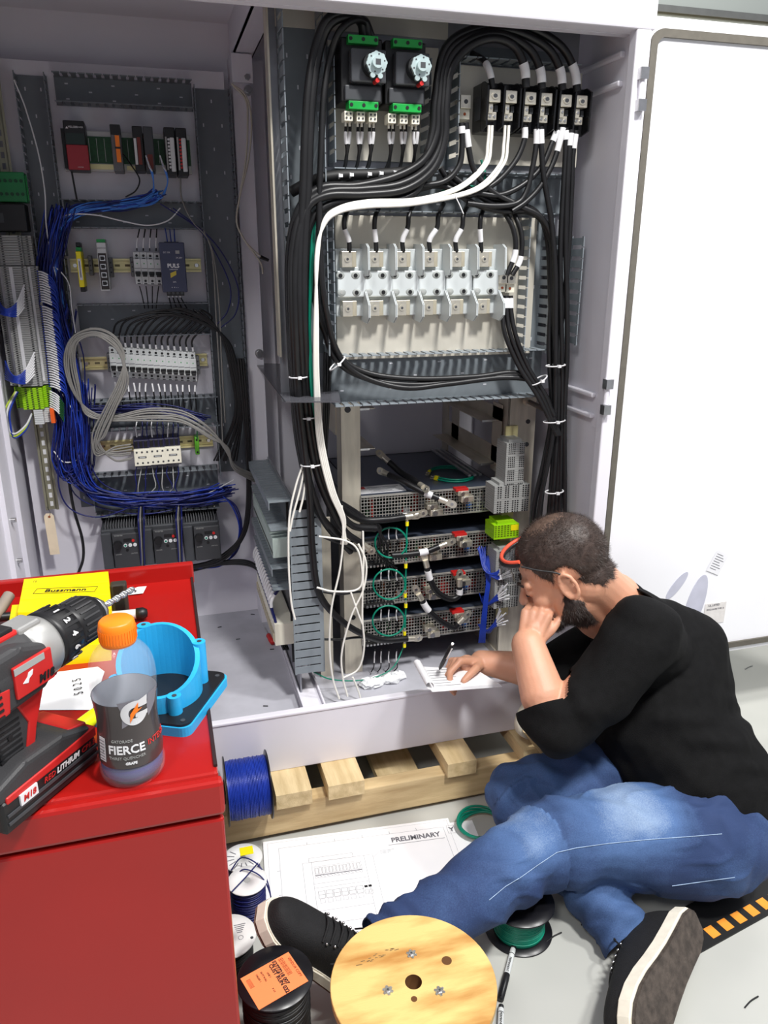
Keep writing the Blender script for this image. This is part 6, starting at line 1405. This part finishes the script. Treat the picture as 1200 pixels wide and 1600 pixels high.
# joints
heelL = PZ(556, 1534, .045); toeL = (-R_*.45+Zv*.62-Fh*.12).normalized(); upL = R_*.66+Zv*.60-Fh*.10; upL = (upL-toeL*upL.dot(toeL)).normalized()
nS = Vector((.50, -.70, .50)).normalized(); tR = Vector((-.80, -.60, .0)); tR = (tR-nS*tR.dot(nS)).normalized(); heelR = PZ(1078, 1440, .085)-nS*.012
hipL = PZ(1085, 1312, .135); kneeL = PZ(852, 1318, .17); ankL = heelL+toeL*.045+upL*.092
hipR = hipL+Vector((.05, .20, .0)); kneeR = PZ(812, 1243, .15); ankR = heelR+tR*.055-nS*.098
pelv = (hipL+hipR)/2+Vector((.03, 0, .03))
neck = PY(958, 938, 1.41); shL = PY(1003, 990, 1.25); shR = PY(985, 985, 1.57)
elL = PY(862, 1132, 1.22); wrL = PY(825, 1008, 1.34); elR = PY(850, 1050, 1.46); wrR = PY(752, 1034, 1.525)
chest = (shL+shR)/2+Vector((.03, -.01, -.07)); belly = chest.lerp(pelv, .55)+Vector((-.035, 0, .0))
pa = math.radians(33); ya = math.radians(14)
hd = -R_*math.cos(ya)+Fh*math.sin(ya); hf = hd*math.cos(pa)-Zv*math.sin(pa); hu = Zv*math.cos(pa)+hd*math.sin(pa); hl = hu.cross(hf)
ear = PY(884, 918, 1.325); HO = ear-hl*.077
HM = Matrix(((hf.x, hl.x, hu.x, HO.x), (hf.y, hl.y, hu.y, HO.y), (hf.z, hl.z, hu.z, HO.z), (0, 0, 0, 1)))
HR = HM.to_3x3()
def hp_(x, y, z): return HM @ Vector((x, y, z))
man = thing('person', 'seated man in black sweater and blue jeans writing in a notepad, hand at his mouth', 'person', (pelv.x, pelv.y, 0))
class Off:  # children keep world coordinates
    pass
anchor = Matrix.Translation((-pelv.x, -pelv.y, 0))
def adopt(o): o.parent = man; o.matrix_parent_inverse = Matrix.Translation((pelv.x, pelv.y, 0)).inverted(); return o
P = Prim()
# head
def HB(c, r, sc): P.ball(hp_(*c), r, sc, HR)
HB((-.010, 0, .045), .1, (.98, .76, .88)); HB((.034, 0, -.002), .1, (.60, .60, .84)); HB((.036, 0, -.060), .1, (.50, .50, .42)); HB((.076, 0, -.088), .1, (.22, .24, .20))
for sy in (-1, 1):
    HB((.060, sy*.036, -.018), .1, (.28, .24, .24)); HB((.020, sy*.052, -.05), .1, (.30, .16, .34)); HB((.0795, sy*.031, .010), .1, (.135, .16, .12))
    P.cap(hp_(.086, sy*.012, .028), hp_(.076, sy*.046, .028), .010, .010)
    P.ball(hp_(.104, sy*.011, -.020), .0085)
    # ear
    pts = [hp_(-.004+.017*math.cos(a)-.004, sy*(.080+.004*(1-math.cos(a))), .002+.030*math.sin(a)) for a in [math.radians(v) for v in (-60, -20, 20, 60, 100, 140, 180, 220, 260)]]
    P.chain(pts, [.0048, .0045, .004, .0045, .0048, .0048, .0045, .005, .0065]); HB((-.006, sy*.077, .0), .1, (.15, .055, .26)); HB((-.002, sy*.080, -.022), .1, (.08, .045, .09))
P.chain([hp_(.088, 0, .026), hp_(.102, 0, .004), hp_(.113, 0, -.014)], [.0085, .010, .0125])
P.cap(hp_(.092, -.018, -.043), hp_(.092, .018, -.043), .0075, .0075); P.ball(hp_(.097, 0, -.042), .009, (1, 1.6, .8), HR); P.ball(hp_(.094, 0, -.054), .009, (1, 1.5, .8), HR)
P.cap(hp_(-.032, 0, -.03), neck+Vector((.01, 0, -.02)), .060, .068); P.cap(hp_(.0, 0, -.06), neck+Vector((-.03, 0, -.03)), .052, .06)
# trunk, arms, legs (thin where clothes cover them)
P.chain([neck, chest, belly, pelv], [.065, .115, .115, .11]); P.chain([shL, chest, shR], [.06, .09, .06])
P.chain([shL, elL], [.052, .040]); P.chain([shR, elR], [.052, .040])
P.chain([pelv, hipL, kneeL, ankL.lerp(kneeL, .08)], [.09, .075, .05, .030]); P.chain([pelv, hipR, kneeR, ankR.lerp(kneeR, .08)], [.09, .075, .05, .030])
P.chain([elL, elL.lerp(wrL, .35), wrL], [.038, .048, .036]); P.chain([elR, elR.lerp(wrR, .35), wrR], [.040, .041, .028])
def hand(W, a, b, c, curls, sc=1.0, spread=.010, thumb=(.7, .7, .3), tc=.5):
    """a: along the hand, b: towards the thumb side, c: towards the palm side"""
    a = a.normalized(); b = (b-a*b.dot(a)).normalized(); s_ = 1 if a.cross(b).dot(c) > 0 else -1; c = a.cross(b)*s_
    L = [(.044, .027, .021), (.048, .030, .022), (.044, .028, .021), (.035, .021, .018)]; tips = []
    for i in range(4):
        off = (1.5-i)*.0195*sc; kn = W+a*(.086-.004*abs(i-1))*sc+b*off
        P.cap(W+b*off*.55+a*.012, kn, .0150*sc, .0115*sc)
        d_ = (a+b*(1.5-i)*spread*4).normalized(); p = kn; r = [.0098, .0090, .0083, .0072]; ang = 0
        for j in range(3):
            ang += curls[i][j]; dj = d_*math.cos(ang)+c*math.sin(ang); q = p+dj*L[i][j]*sc; P.cap(p, q, r[j]*sc, r[j+1]*sc); p = q
        tips.append(p)
    P.ball(W+a*.045*sc+c*.006, .026*sc, (1, 1, 1))
    t0 = W+b*.020*sc+a*.018*sc+c*.008; td = (b*thumb[0]+a*thumb[1]+c*thumb[2]).normalized(); t1 = t0+td*.042*sc; td2 = (td+(a*.3+c*tc-b*tc)).normalized(); t2 = t1+td2*.031*sc; t3 = t2+(td2+c*.2*tc-b*.15).normalized()*.024*sc
    P.chain([t0, t1, t2, t3], [.0150*sc, .0118*sc, .0105*sc, .0085*sc]); return tips, t3
mouth = hp_(.105, 0, -.05)
aL = (PY(838, 962, 1.365)-wrL); cL = (mouth-PY(826, 950, 1.35))
hand(wrL, aL, Vector((.35, .2, .1)).cross(aL).cross(aL)*-1 if False else (R_*.8-Fh*.3+Zv*.1), Fh*.7+R_*.5+Zv*.2, [(.7, .9, .6), (.75, .95, .6), (.8, 1.0, .6), (.85, 1.0, .6)], .86, .004, (.55, .85, .1), .15)
aR = (PY(704, 1033, 1.52)-wrR)
tipsR, thR = hand(wrR, aR, Zv*.45-Fh*.8, -Zv*.9-Fh*.5, [(.75, .8, .5), (1.0, .8, .5), (1.1, .8, .5), (1.1, .8, .5)], .86, .006, (.75, .65, .2), .5)
body = bake('body', P, .0032, 3, SKIN, None); adopt(body)
# ------------------------------------------------------------------ hair and beard grown on the skull
me = body.data; nv = len(me.vertices); co = np.empty(nv*3); me.vertices.foreach_get('co', co); co = co.reshape(-1, 3); no = np.empty(nv*3); me.vertices.foreach_get('normal', no); no = no.reshape(-1, 3)
Hi = np.array(HM.inverted()); loc = co @ Hi[:3, :3].T+Hi[:3, 3]
x, y, z = loc[:, 0], np.abs(loc[:, 1]), loc[:, 2]
nearh = (np.abs(x) < .16) & (y < .088) & (z > -.15) & (z < .16)
earz = (np.hypot((x+.008)/.027, (z-.002)/.040) < 1) & (y > .064)
jag = .004*np.sin(y*240)+.003*np.sin(x*310+z*170)
hair_line = np.interp(x, [-.11, -.085, -.06, -.03, -.015, .008, .022, .040, .055, .075, .11], [-.035, -.045, -.040, -.020, .030, .0, -.004, .035, .066, .078, .082])+jag
hairm = nearh & (z > hair_line) & ~earz
sideb = nearh & (x > .004) & (x < .026) & (z < .02) & (z > -.06) & (y > .05) & ~earz
bl = np.interp(x, [-.02, .004, .03, .06, .09, .12], [-.060, -.032, -.042, -.040, -.028, -.026])+jag
bearm = nearh & (x > -.012) & (z < bl) & (z > -.125) & ((z < -.060) | (y > .024) | (z > -.036)) & ~((y < .013) & (z > -.036) & (z < -.026) & (x > .1))
bearm |= sideb
bearm &= ~(z+.09+.9*(x-.0) < -.045)
ha_ = np.array(wrL); hb_ = np.array(wrL+aL.normalized()*.13); hab = hb_-ha_; tt_ = np.clip(((co-ha_) @ hab)/(hab @ hab), -.6, 1); hdist = np.linalg.norm(co-(ha_+tt_[:, None]*hab), axis=1)
bearm &= hdist > .050; hairm &= hdist > .05
def shell(name, mask, mt, thick, nstr, slen, mt2=None, mask2=None, flow=None):
    fs = []; mi = []
    idx = np.where(mask)[0]; pol = np.array([tuple(p.vertices) if len(p.vertices) == 4 else (-1,)*4 for p in me.polygons])
    ok = (pol[:, 0] >= 0) & mask[pol].all(axis=1); F = pol[ok]
    used = np.unique(F); mp = -np.ones(nv, int); mp[used] = np.arange(len(used))
    cnt = np.bincount(F.ravel(), minlength=nv)[used]; h = np.where(cnt >= 4, thick, -.001)
    V = co[used]+no[used]*h[:, None]
    ms = bpy.data.meshes.new(name); ms.from_pydata([tuple(v) for v in V], [], [tuple(int(mp[i]) for i in f) for f in F]); ms.materials.append(mt)
    if mt2: ms.materials.append(mt2)
    ms.polygons.foreach_set('use_smooth', [True]*len(ms.polygons))
    if mt2: ms.polygons.foreach_set('material_index', [int(mask2[f[0]]) for f in F])
    o = bpy.data.objects.new(name, ms); C.objects.link(o); adopt(o); sm_ = o.modifiers.new('s', 'SMOOTH'); sm_.factor = .5; sm_.iterations = 14
    # short strands standing over the shell
    r = np.random.default_rng(5); pick = F[r.integers(0, len(F), nstr)]; w = r.random((nstr, 4)); w /= w.sum(1)[:, None]
    base = (co[pick]*w[:, :, None]).sum(1); nn = (no[pick]*w[:, :, None]).sum(1); fl_ = np.array(flow)[None, :]+r.normal(0, .35, (nstr, 3)); fl_ -= nn*(fl_*nn).sum(1)[:, None]*.7
    dr_ = nn*.38+fl_; dr_ /= np.linalg.norm(dr_, axis=1)[:, None]; sd = np.cross(dr_, nn); sd /= np.linalg.norm(sd, axis=1)[:, None]+1e-9
    ln_ = slen*(.6+.8*r.random(nstr)); a = base-sd*.00035; b = base+sd*.00035; c = base+nn*thick*.9+dr_*ln_[:, None]
    VV = np.stack([a, b, c], 1).reshape(-1, 3); m2 = bpy.data.meshes.new(name+'_strands'); m2.from_pydata(VV.tolist(), [], [(3*i, 3*i+1, 3*i+2) for i in range(nstr)]); m2.materials.append(mt)
    o2 = bpy.data.objects.new(name+'_strands', m2); C.objects.link(o2); o2.parent = o; return o
rc2 = np.random.default_rng(2).random(nv)*.016; crown = (np.hypot((loc[:, 0]+.010)/1.3, loc[:, 1]) < .026+rc2) & (z > .09)
back = -np.array(hu)*.5-np.array(hf)*.5
shell('hair', hairm, HAIR, .0045, 16000, .009, THIN, crown, flow=back)
shell('beard', bearm, BEARD, .0035, 7000, .008, flow=-np.array(hu)*.9+np.array(hf)*.2)
s = MB()
for sy in (-1, 1):
    s.tube(smooth_path([hp_(.0985, sy*.012, .030), hp_(.098, sy*.028, .036), hp_(.086, sy*.048, .031)], 5), .0028, BEARD, 6); 
    s.tube(smooth_path([hp_(.0945, sy*.018, .006), hp_(.0945, sy*.031, .002), hp_(.0865, sy*.044, .005)], 5), .0012, BEARD, 5)
adopt(s.build('eyebrows'))
# ------------------------------------------------------------------ sweater
def fold(co, no, amp, freqs, seed=1):
    out = np.zeros(len(co)); r = np.random.default_rng(seed)
    for f, a_ in freqs:
        k = r.normal(0, 1, 3); k /= np.linalg.norm(k); k2 = r.normal(0, 1, 3); k2 /= np.linalg.norm(k2)
        out += a_*np.sin(co @ k*f+1.3*np.sin(co @ k2*f*.45+seed))
    return co+no*(out*amp)[:, None]
Q = Prim()
nb = neck+Vector((.015, 0, -.03)); bk = chest+R_*.07
Q.chain([nb, chest+R_*.02, belly+R_*.02, pelv+R_*.015+Vector((0, 0, .03))], [.075, .150, .160, .150])
Q.chain([bk+Zv*.02, belly+R_*.06, pelv+R_*.05+Zv*.03], [.115, .130, .130])
Q.chain([nb+Vector((.0, -.03, 0)), shL], [.07, .078]); Q.chain([nb, shR], [.07, .078])
Q.chain([shL, chest], [.080, .12]); Q.chain([shR, chest], [.080, .12])
mL = shL.lerp(elL, .55); Q.chain([shL, mL+Vector((.02, -.012, -.005)), elL+Vector((.012, -.01, -.005))], [.080, .074, .062]); Q.chain([elL+Vector((.012, -.01, -.005)), elL.lerp(wrL, .24)], [.064, .060])
Q.chain([shR, elR+Vector((.02, 0, 0))], [.072, .058]); Q.chain([elR+Vector((.02, 0, 0)), elR.lerp(wrR, .02)], [.058, .050])
def swfn(co, no, me):
    co = fold(co, no, 1.0, ((38, .0035), (60, .0024), (95, .0012)), 4)
    # gathered ripples round the waist and elbow
    ax_ = np.array((pelv-chest).normalized()); t = (co-np.array(chest)) @ ax_; w = np.clip((t-.06)/.12, 0, 1); co = co+no*((.0026*np.sin(t*95+9*(co @ np.array(R_))+1.5*np.sin(co @ np.array([30.,25.,18.])))) * w)[:, None]
    el = np.array(elL); d_ = np.linalg.norm(co-el, axis=1); w = np.clip(1-d_/.14, 0, 1); co = co+no*((.003*np.sin(d_*210))*w)[:, None]
    return co
def cut(o, tests):
    """drops faces on the far side of the given planes (point, normal, radius centre, radius)"""
    me_ = o.data; bm = bmesh.new(); bm.from_mesh(me_)
    for pt, n_, c_, r_ in tests:
        n_ = n_.normalized()
        if isinstance(c_, tuple):
            a_, d_, tmax = c_; inside = lambda v: 0 < (v.co-pt).dot(n_)+.02 < tmax and ((v.co-a_)-d_*(v.co-a_).dot(d_)).length < r_
        else: inside = lambda v: c_ is None or (v.co-c_).length < r_
        vs_ = set(v for v in bm.verts if inside(v)); fs_ = [f for f in bm.faces if all(v in vs_ for v in f.verts)]
        es_ = set(e for f in fs_ for e in f.edges); g = fs_+list(es_)+list(set(v for f in fs_ for v in f.verts))
        res = bmesh.ops.bisect_plane(bm, geom=g, plane_co=pt, plane_no=n_, dist=1e-6)
        dele = [v for v in bm.verts if inside(v) and (v.co-pt).dot(n_) > 1e-5]
        bmesh.ops.delete(bm, geom=dele, context='VERTS')
    bm.to_mesh(me_); bm.free(); me_.polygons.foreach_set('use_smooth', [True]*len(me_.polygons))
sw = bake('sweater', Q, .005, 6, KNIT, None, swfn)
nd = (HO-neck).normalized(); dL = (wrL-elL).normalized(); dR = (wrR-elR).normalized(); dn = (pelv-belly).normalized()
cut(sw, [(neck+nd*.010+Vector((0.012, 0, 0)), nd, neck, .125), (elL.lerp(wrL, .22), dL, (elL, dL, .2), .069), (elR.lerp(wrR, .05), dR, (elR, dR, .2), .078), (pelv+Vector((.0, 0, -.055)), (Vector((.18, 0, -1))).normalized(), None, 0)])
adopt(sw); sd = sw.modifiers.new('thick', 'SOLIDIFY'); sd.thickness = .003; sd.offset = -1
# neckband
s = MB(); 
# ------------------------------------------------------------------ jeans
J_ = Prim()
J_.chain([pelv, hipL+Vector((.01, 0, .0)), hipL.lerp(kneeL, .5)+Vector((0, 0, .012)), kneeL, kneeL.lerp(ankL, .35), ankL.lerp(kneeL, .12), ankL], [.135, .122, .100, .080, .072, .056, .053])
J_.chain([pelv, hipR, hipR.lerp(kneeR, .5), kneeR, kneeR.lerp(ankR, .4), ankR], [.130, .115, .098, .080, .068, .055])
J_.ball(pelv+Vector((.02, -.02, -.03)), .13); J_.ball(hipL+R_*.06, .10)
uL = (kneeL-hipL); sL = (ankL-kneeL)
def jfn(co, no, me):
    def seg(a, b):
        a = np.array(a); b = np.array(b); ab = b-a; t = np.clip(((co-a) @ ab)/(ab @ ab), 0, 1); d_ = np.linalg.norm(co-(a+t[:, None]*ab), axis=1); return t, d_
    t1, d1 = seg(hipL, kneeL); t2, d2 = seg(kneeL, ankL); t3, d3 = seg(hipR, kneeR); t4, d4 = seg(kneeR, ankR); D = np.stack([d1, d2, d3, d4]); w_ = D.argmin(0)
    disp = .0035*np.sin(co @ np.array([45., 20, 30.])+2*np.sin(co @ np.array([12., 40, 9])))
    cr_ = lambda ph: (1-np.abs(np.sin(ph)))**3
    wp = co @ np.array([18., 25., 12.]); disp += .0055*cr_(co @ np.array([30., -12., 34.])+1.6*np.sin(wp))*np.clip(np.sin(co @ np.array([9., 14., 11.])+.5), 0, 1)+.0045*cr_(co @ np.array([-22., 30., 48.])+1.9*np.sin(wp*1.3))*np.clip(np.sin(co @ np.array([15., -9., 13.])), 0, 1)
    up = no[:, 2]
    # bunching at the knee and stacked folds at the cuff
    kx = np.array(R_)
    g = (co @ kx); 
    disp += np.where(w_ == 0, .0050*np.sin(t1*26+3*up)*np.clip((t1-.45)*2, 0, 1), 0)+np.where(w_ == 1, .0055*np.sin(t2*34+2.5*up)*np.clip(1-t2*2.4, 0, 1), 0)
    disp += np.where(w_ == 1, .0065*np.sin(t2*70+2*up)*np.clip((t2-.72)*4, 0, 1), 0)+np.where(w_ == 0, .004*np.sin(co @ np.array([70., -20, 60]))*np.clip(.4-t1, 0, 1), 0)
    disp += np.where(w_ == 3, .004*np.sin(t4*40+2*up), 0)+np.where(w_ == 2, .004*np.sin(t3*30), 0)
    wear = -.07+np.where(w_ == 0, .42*np.exp(-((t1-.55)/.28)**2)*np.clip(up*1.4-.1, 0, 1), 0)+np.where(w_ == 1, .34*np.exp(-((t2-.15)/.25)**2)*np.clip(up*1.4-.1, 0, 1), 0)+np.where(w_ >= 2, .10*np.clip(up, 0, 1), 0)
    at_ = me.attributes.new('wear', 'FLOAT', 'POINT'); at_.data.foreach_set('value', wear.astype(np.float32)); return co+no*disp[:, None]
jn = bake('jeans', J_, .0055, 5, DENIM, None, jfn)
cut(jn, [(ankL-(kneeL-ankL).normalized()*.004, (ankL-kneeL).normalized(), ankL, .10), (ankR-(kneeR-ankR).normalized()*.004, (ankR-kneeR).normalized(), ankR, .085)])
cut(jn, [(Vector((0, 0, .003)), Vector((0, 0, -1)), None, 0)])
adopt(jn); sd = jn.modifiers.new('thick', 'SOLIDIFY'); sd.thickness = .003; sd.offset = -1
# seams follow the cloth: cast from the camera side onto the leg
bpy.context.view_layer.update()
def on_cloth(o, px, e=.001):
    out = []; dgx = bpy.context.evaluated_depsgraph_get(); mw = o.matrix_world; mi = mw.inverted(); oc = mi @ Vector((0, 0, H))
    for (a, b) in px:
        d_ = (mi.to_3x3() @ ray(a, b)).normalized(); ok, lo, nn, i = o.ray_cast(oc, d_)
        if ok: out.append(mw @ lo-ray(a, b).normalized()*e)
    return out
SEAM = mat('faded_seam_thread', (150, 172, 200), .85, var=.15, scale=90)
def seam(px, r=.0008):
    L = []
    for i in range(len(px)-1):
        n = max(2, int(math.dist(px[i], px[i+1])/5))
        for k in range(n): L.append((px[i][0]+(px[i+1][0]-px[i][0])*k/n, px[i][1]+(px[i+1][1]-px[i][1])*k/n))
    pts = on_cloth(jn, L)
    if len(pts) > 3:
        s = MB(); s.tube([p-Vector((0, 0, 0)) for p in pts], r, SEAM, 5, cap=False); o = s.build('leg_seam'); o.parent = jn; o.matrix_parent_inverse = Matrix.Translation((pelv.x, pelv.y, 0)).inverted() if False else jn.matrix_world.inverted(); return o
seam([(1128, 1303), (1080, 1307), (1010, 1312), (950, 1318), (900, 1325), (870, 1332), (840, 1352), (815, 1370), (790, 1385), (760, 1410)]); seam([(1148, 1371), (1110, 1376), (1060, 1383), (1045, 1385)])
# ------------------------------------------------------------------ shoes
SOLEW = mat('off_white_midsole', (228, 222, 206), .6, var=.06, scale=40); OUTS = mat('worn_dark_outsole', (70, 62, 56), .8, var=.35, scale=60, bump=.6, bscale=220); CANV = mat('black_canvas', (22, 22, 24), .8, var=.15, scale=80, bump=.4, bscale=400)
def shoe(lab, heel, toe, up, outm=OUTS, sc=1.0):
    ex = toe.normalized(); up = (up-ex*up.dot(ex)).normalized(); ey = up.cross(ex)
    M = Matrix(((ex.x*sc, ey.x*sc, up.x*sc, heel.x), (ex.y*sc, ey.y*sc, up.y*sc, heel.y), (ex.z*sc, ey.z*sc, up.z*sc, heel.z), (0, 0, 0, 1)))
    xs = [-.004, .006, .03, .07, .11, .15, .19, .225, .255, .275, .285]; ws = [.014, .028, .035, .035, .036, .040, .046, .047, .041, .028, .012]; hs = [.055, .078, .088, .090, .084, .074, .060, .050, .044, .038, .030]
    def X(z0, z1, e, m, name, par):
        s = MB(); n = 24; V = []
        for x_, w_, in zip(xs, ws):
            pass
        top = []; out_ = []
        L1 = [(x_, w_+e) for x_, w_ in zip(xs, ws)]; poly = [(a+(e*.8 if i == len(L1)-1 else -e*.8 if i == 0 else 0), b) for i, (a, b) in enumerate(L1)]+[(a+(e*.8 if i == 0 else -e*.8 if i == len(L1)-1 else 0), -b) for i, (a, b) in enumerate(L1[::-1])]
        bm = bmesh.new(); vs_ = [bm.verts.new((a, b, z0)) for a, b in poly]; f = bm.faces.new(vs_); r_ = bmesh.ops.extrude_face_region(bm, geom=[f])
        for v in r_['geom']:
            if isinstance(v, bmesh.types.BMVert): v.co.z = z1
        bmesh.ops.recalc_face_normals(bm, faces=bm.faces[:]); bmesh.ops.bevel(bm, geom=[e_ for e_ in bm.edges if abs(e_.verts[0].co.z-e_.verts[1].co.z) < 1e-6], offset=.003, segments=2, affect='EDGES'); s.from_bm(bm, m, M); return s.build(name, par)
    t = bpy.data.objects.new('shoe', None)
    s = MB(); V = []; n = 20
    for x_, w_, h_ in zip(xs, ws, hs):
        for k in range(n+1):
            a = PI*k/n; c_ = math.cos(a); q = math.sin(a); V.append(M @ Vector((x_, w_*math.copysign(abs(c_)**.75, c_), h_*abs(q)**.72)))
    F = []
    for i in range(len(xs)-1):
        for k in range(n): F.append((i*(n+1)+k, i*(n+1)+k+1, (i+1)*(n+1)+k+1, (i+1)*(n+1)+k))
    F.append(tuple(range(n, -1, -1))); F.append(tuple((len(xs)-1)*(n+1)+k for k in range(n+1)))
    s.add(V, F, CANV, True); up_o = s.build('shoe'); sub = up_o.modifiers.new('s', 'SUBSURF'); sub.levels = 1; sub.render_levels = 2; adopt(up_o)
    if lab: up_o['label'] = lab
    def sub_(o): o.parent = up_o; o.matrix_parent_inverse = Matrix.Identity(4); return o
    sub_(X(-.022, .004, .005, SOLEW, 'midsole', None)); sub_(X(-.028, -.021, .003, outm, 'outsole', None))
    def hz_(x_): return float(np.interp(x_, xs, hs))
    s = MB(); 
    tg = smooth_path([M @ Vector((x_, 0, hz_(x_)+.003)) for x_ in (.09, .12, .15, .18)], 4)
    for k in range(6):
        x_ = .095+k*.0165; yy = .020+.002*k; zz_ = hz_(x_)*.93
        s.tube(smooth_path([M @ Vector((x_, -yy, zz_-.003)), M @ Vector((x_+.006, 0, hz_(x_)+.0055)), M @ Vector((x_+.003, yy, zz_-.003))], 5), .0022, CANV, 6)
    sub_(s.build('laces'))
    s = MB(); s.tube(smooth_path([M @ Vector((.095, .005, hz_(.095)+.006)), M @ Vector((.10, .03, .085)), M @ Vector((.12, .045, .07)), M @ Vector((.14, .048, .045))], 6), .0018, CANV, 6); s.tube(smooth_path([M @ Vector((.095, -.005, hz_(.095)+.006)), M @ Vector((.09, -.03, .09)), M @ Vector((.085, -.045, .06))], 6), .0018, CANV, 6); sub_(s.build('lace_ends'))
    for sy in (-1, 1):
        for k in range(5):
            x_ = .10+k*.018; c_ = M @ Vector((x_, sy*(.0225+.002*k), hz_(x_)*.90)); s = MB(); s.sphere(c_, .0026, METAL, 8, 6); sub_(s.build('eyelet'))
    return up_o
shoe('shoe resting against the black spool, toe up', heelL, toeL, upL, mat('tan_outsole', (120, 92, 80), .8, var=.2, scale=60), .90)
shoe('shoe lying on its side with the worn sole showing', heelR, tR, -nS, OUTS, 1.06)
# ------------------------------------------------------------------ glasses, pad and pen
gl = thing('safety_glasses', 'dark safety glasses with orange lining pushed up on the man\'s head', 'glasses', HO); 
def gadd(s, name, par=None):
    o = s.build(name, gl if par is None else par); o.matrix_parent_inverse = Matrix.Translation(HO).inverted() if par is None else Matrix.Identity(4); return o
arc = [hp_(.055+.052*math.cos(a), .080*math.sin(a), .088+.010*math.cos(a)) for a in [math.radians(v) for v in range(-84, 85, 12)]]
s = MB(); s.tube(arc, .0055, BLK, 8); gadd(s, 'brow_bar')
arc2 = [p+(Vector(HO)-p)*0+hu*.006-hf*.004 for p in arc]; s = MB(); s.tube(arc2, .0042, mat('coral_lining', (222, 84, 60), .45), 8); gadd(s, 'foam_lining')
LENS = mat('smoked_lens', (70, 72, 78), .08, alpha=.7)
lower = [hp_(.066+.062*math.cos(a), .074*math.sin(a), .055+.006*math.cos(a)) for a in [math.radians(v) for v in range(-70, 71, 10)]]; upper = [hp_(.060+.054*math.cos(a), .079*math.sin(a), .088+.010*math.cos(a)) for a in [math.radians(v) for v in range(-70, 71, 10)]]
s = MB(); n = len(lower); s.add(lower+upper, [(k, k+1, n+k+1, n+k) for k in range(n-1)], LENS, True); gadd(s, 'lens')
for sy in (-1, 1):
    s = MB(); s.tube(smooth_path([hp_(.058, sy*.080, .084), hp_(.03, sy*.084, .062), hp_(.0, sy*.084, .040), hp_(-.022, sy*.084, .012)], 6), .0022, BLK, 6); gadd(s, 'temple_arm')
zpd = .372
A = PZ(652, 1041, zpd); B = PZ(744, 1046, zpd); C_ = PZ(781, 1069, zpd); D = PZ(672, 1077, zpd)
o = thing('notepad', 'small white notepad held open by the seated man, top page curled', 'notepad', D)
s = MB()
for k in range(5):
    z0 = -.0012*k; sh = Vector((.001*k, -.001*k, z0)); q = [p-D+sh for p in (A, B, C_, D)]; s.add([v for v in q]+[v-Vector((0, 0, .0008)) for v in q], [(0, 1, 2, 3), (7, 6, 5, 4), (0, 4, 5, 1), (1, 5, 6, 2), (2, 6, 7, 3), (3, 7, 4, 0)], PAPER)
s.build('pages', o)
s = MB(); rol = []
for k in range(12):
    a = math.radians(-90+300*k/11); rol.append((math.cos(a)*.009, math.sin(a)*.009+.009))
exn = (B-A).normalized(); vs = []
for (u_, v_) in rol: vs += [A-D-exn*u_*-1*-1+Zv*v_, D-D-exn*u_+Zv*v_]
s.add(vs, [(2*k, 2*k+1, 2*k+3, 2*k+2) for k in range(11)], PAPER, True); s.build('curled_page', o)
s = MB()
for k in range(7):
    f = .2+k*.11; a = A.lerp(D, f)-D+exn*.016+Zv*.0006; b = a+(C_-D).normalized()*(.06-.01*(k % 3)); s.tube([a, b], .0004, GINK, 4)
s.build('handwriting', o)
a = PY(706, 1008, 1.44); b = PZ(686, 1047, zpd+.002)
o = thing('pen', 'black pen with a silver clip held over the notepad', 'pen', M=frame(b, a-b, Vector((0, -1, 0)))); L = (a-b).length
RXm = Matrix.Rotation(PI/2, 4, 'Y'); s = MB(); s.lathe([(0, 0), (.0012, .004), (.004, .014), (.0048, .03), (.0048, L), (0, L)], BLK, 14, M=RXm); s.build('barrel', o)
s = MB(); s.box(L*.55, L*.95, .0045, .0062, -.0014, .0014, METAL); s.cyl((L, 0, 0), (L+.008, 0, 0), .003, METAL, 10); s.build('clip', o)
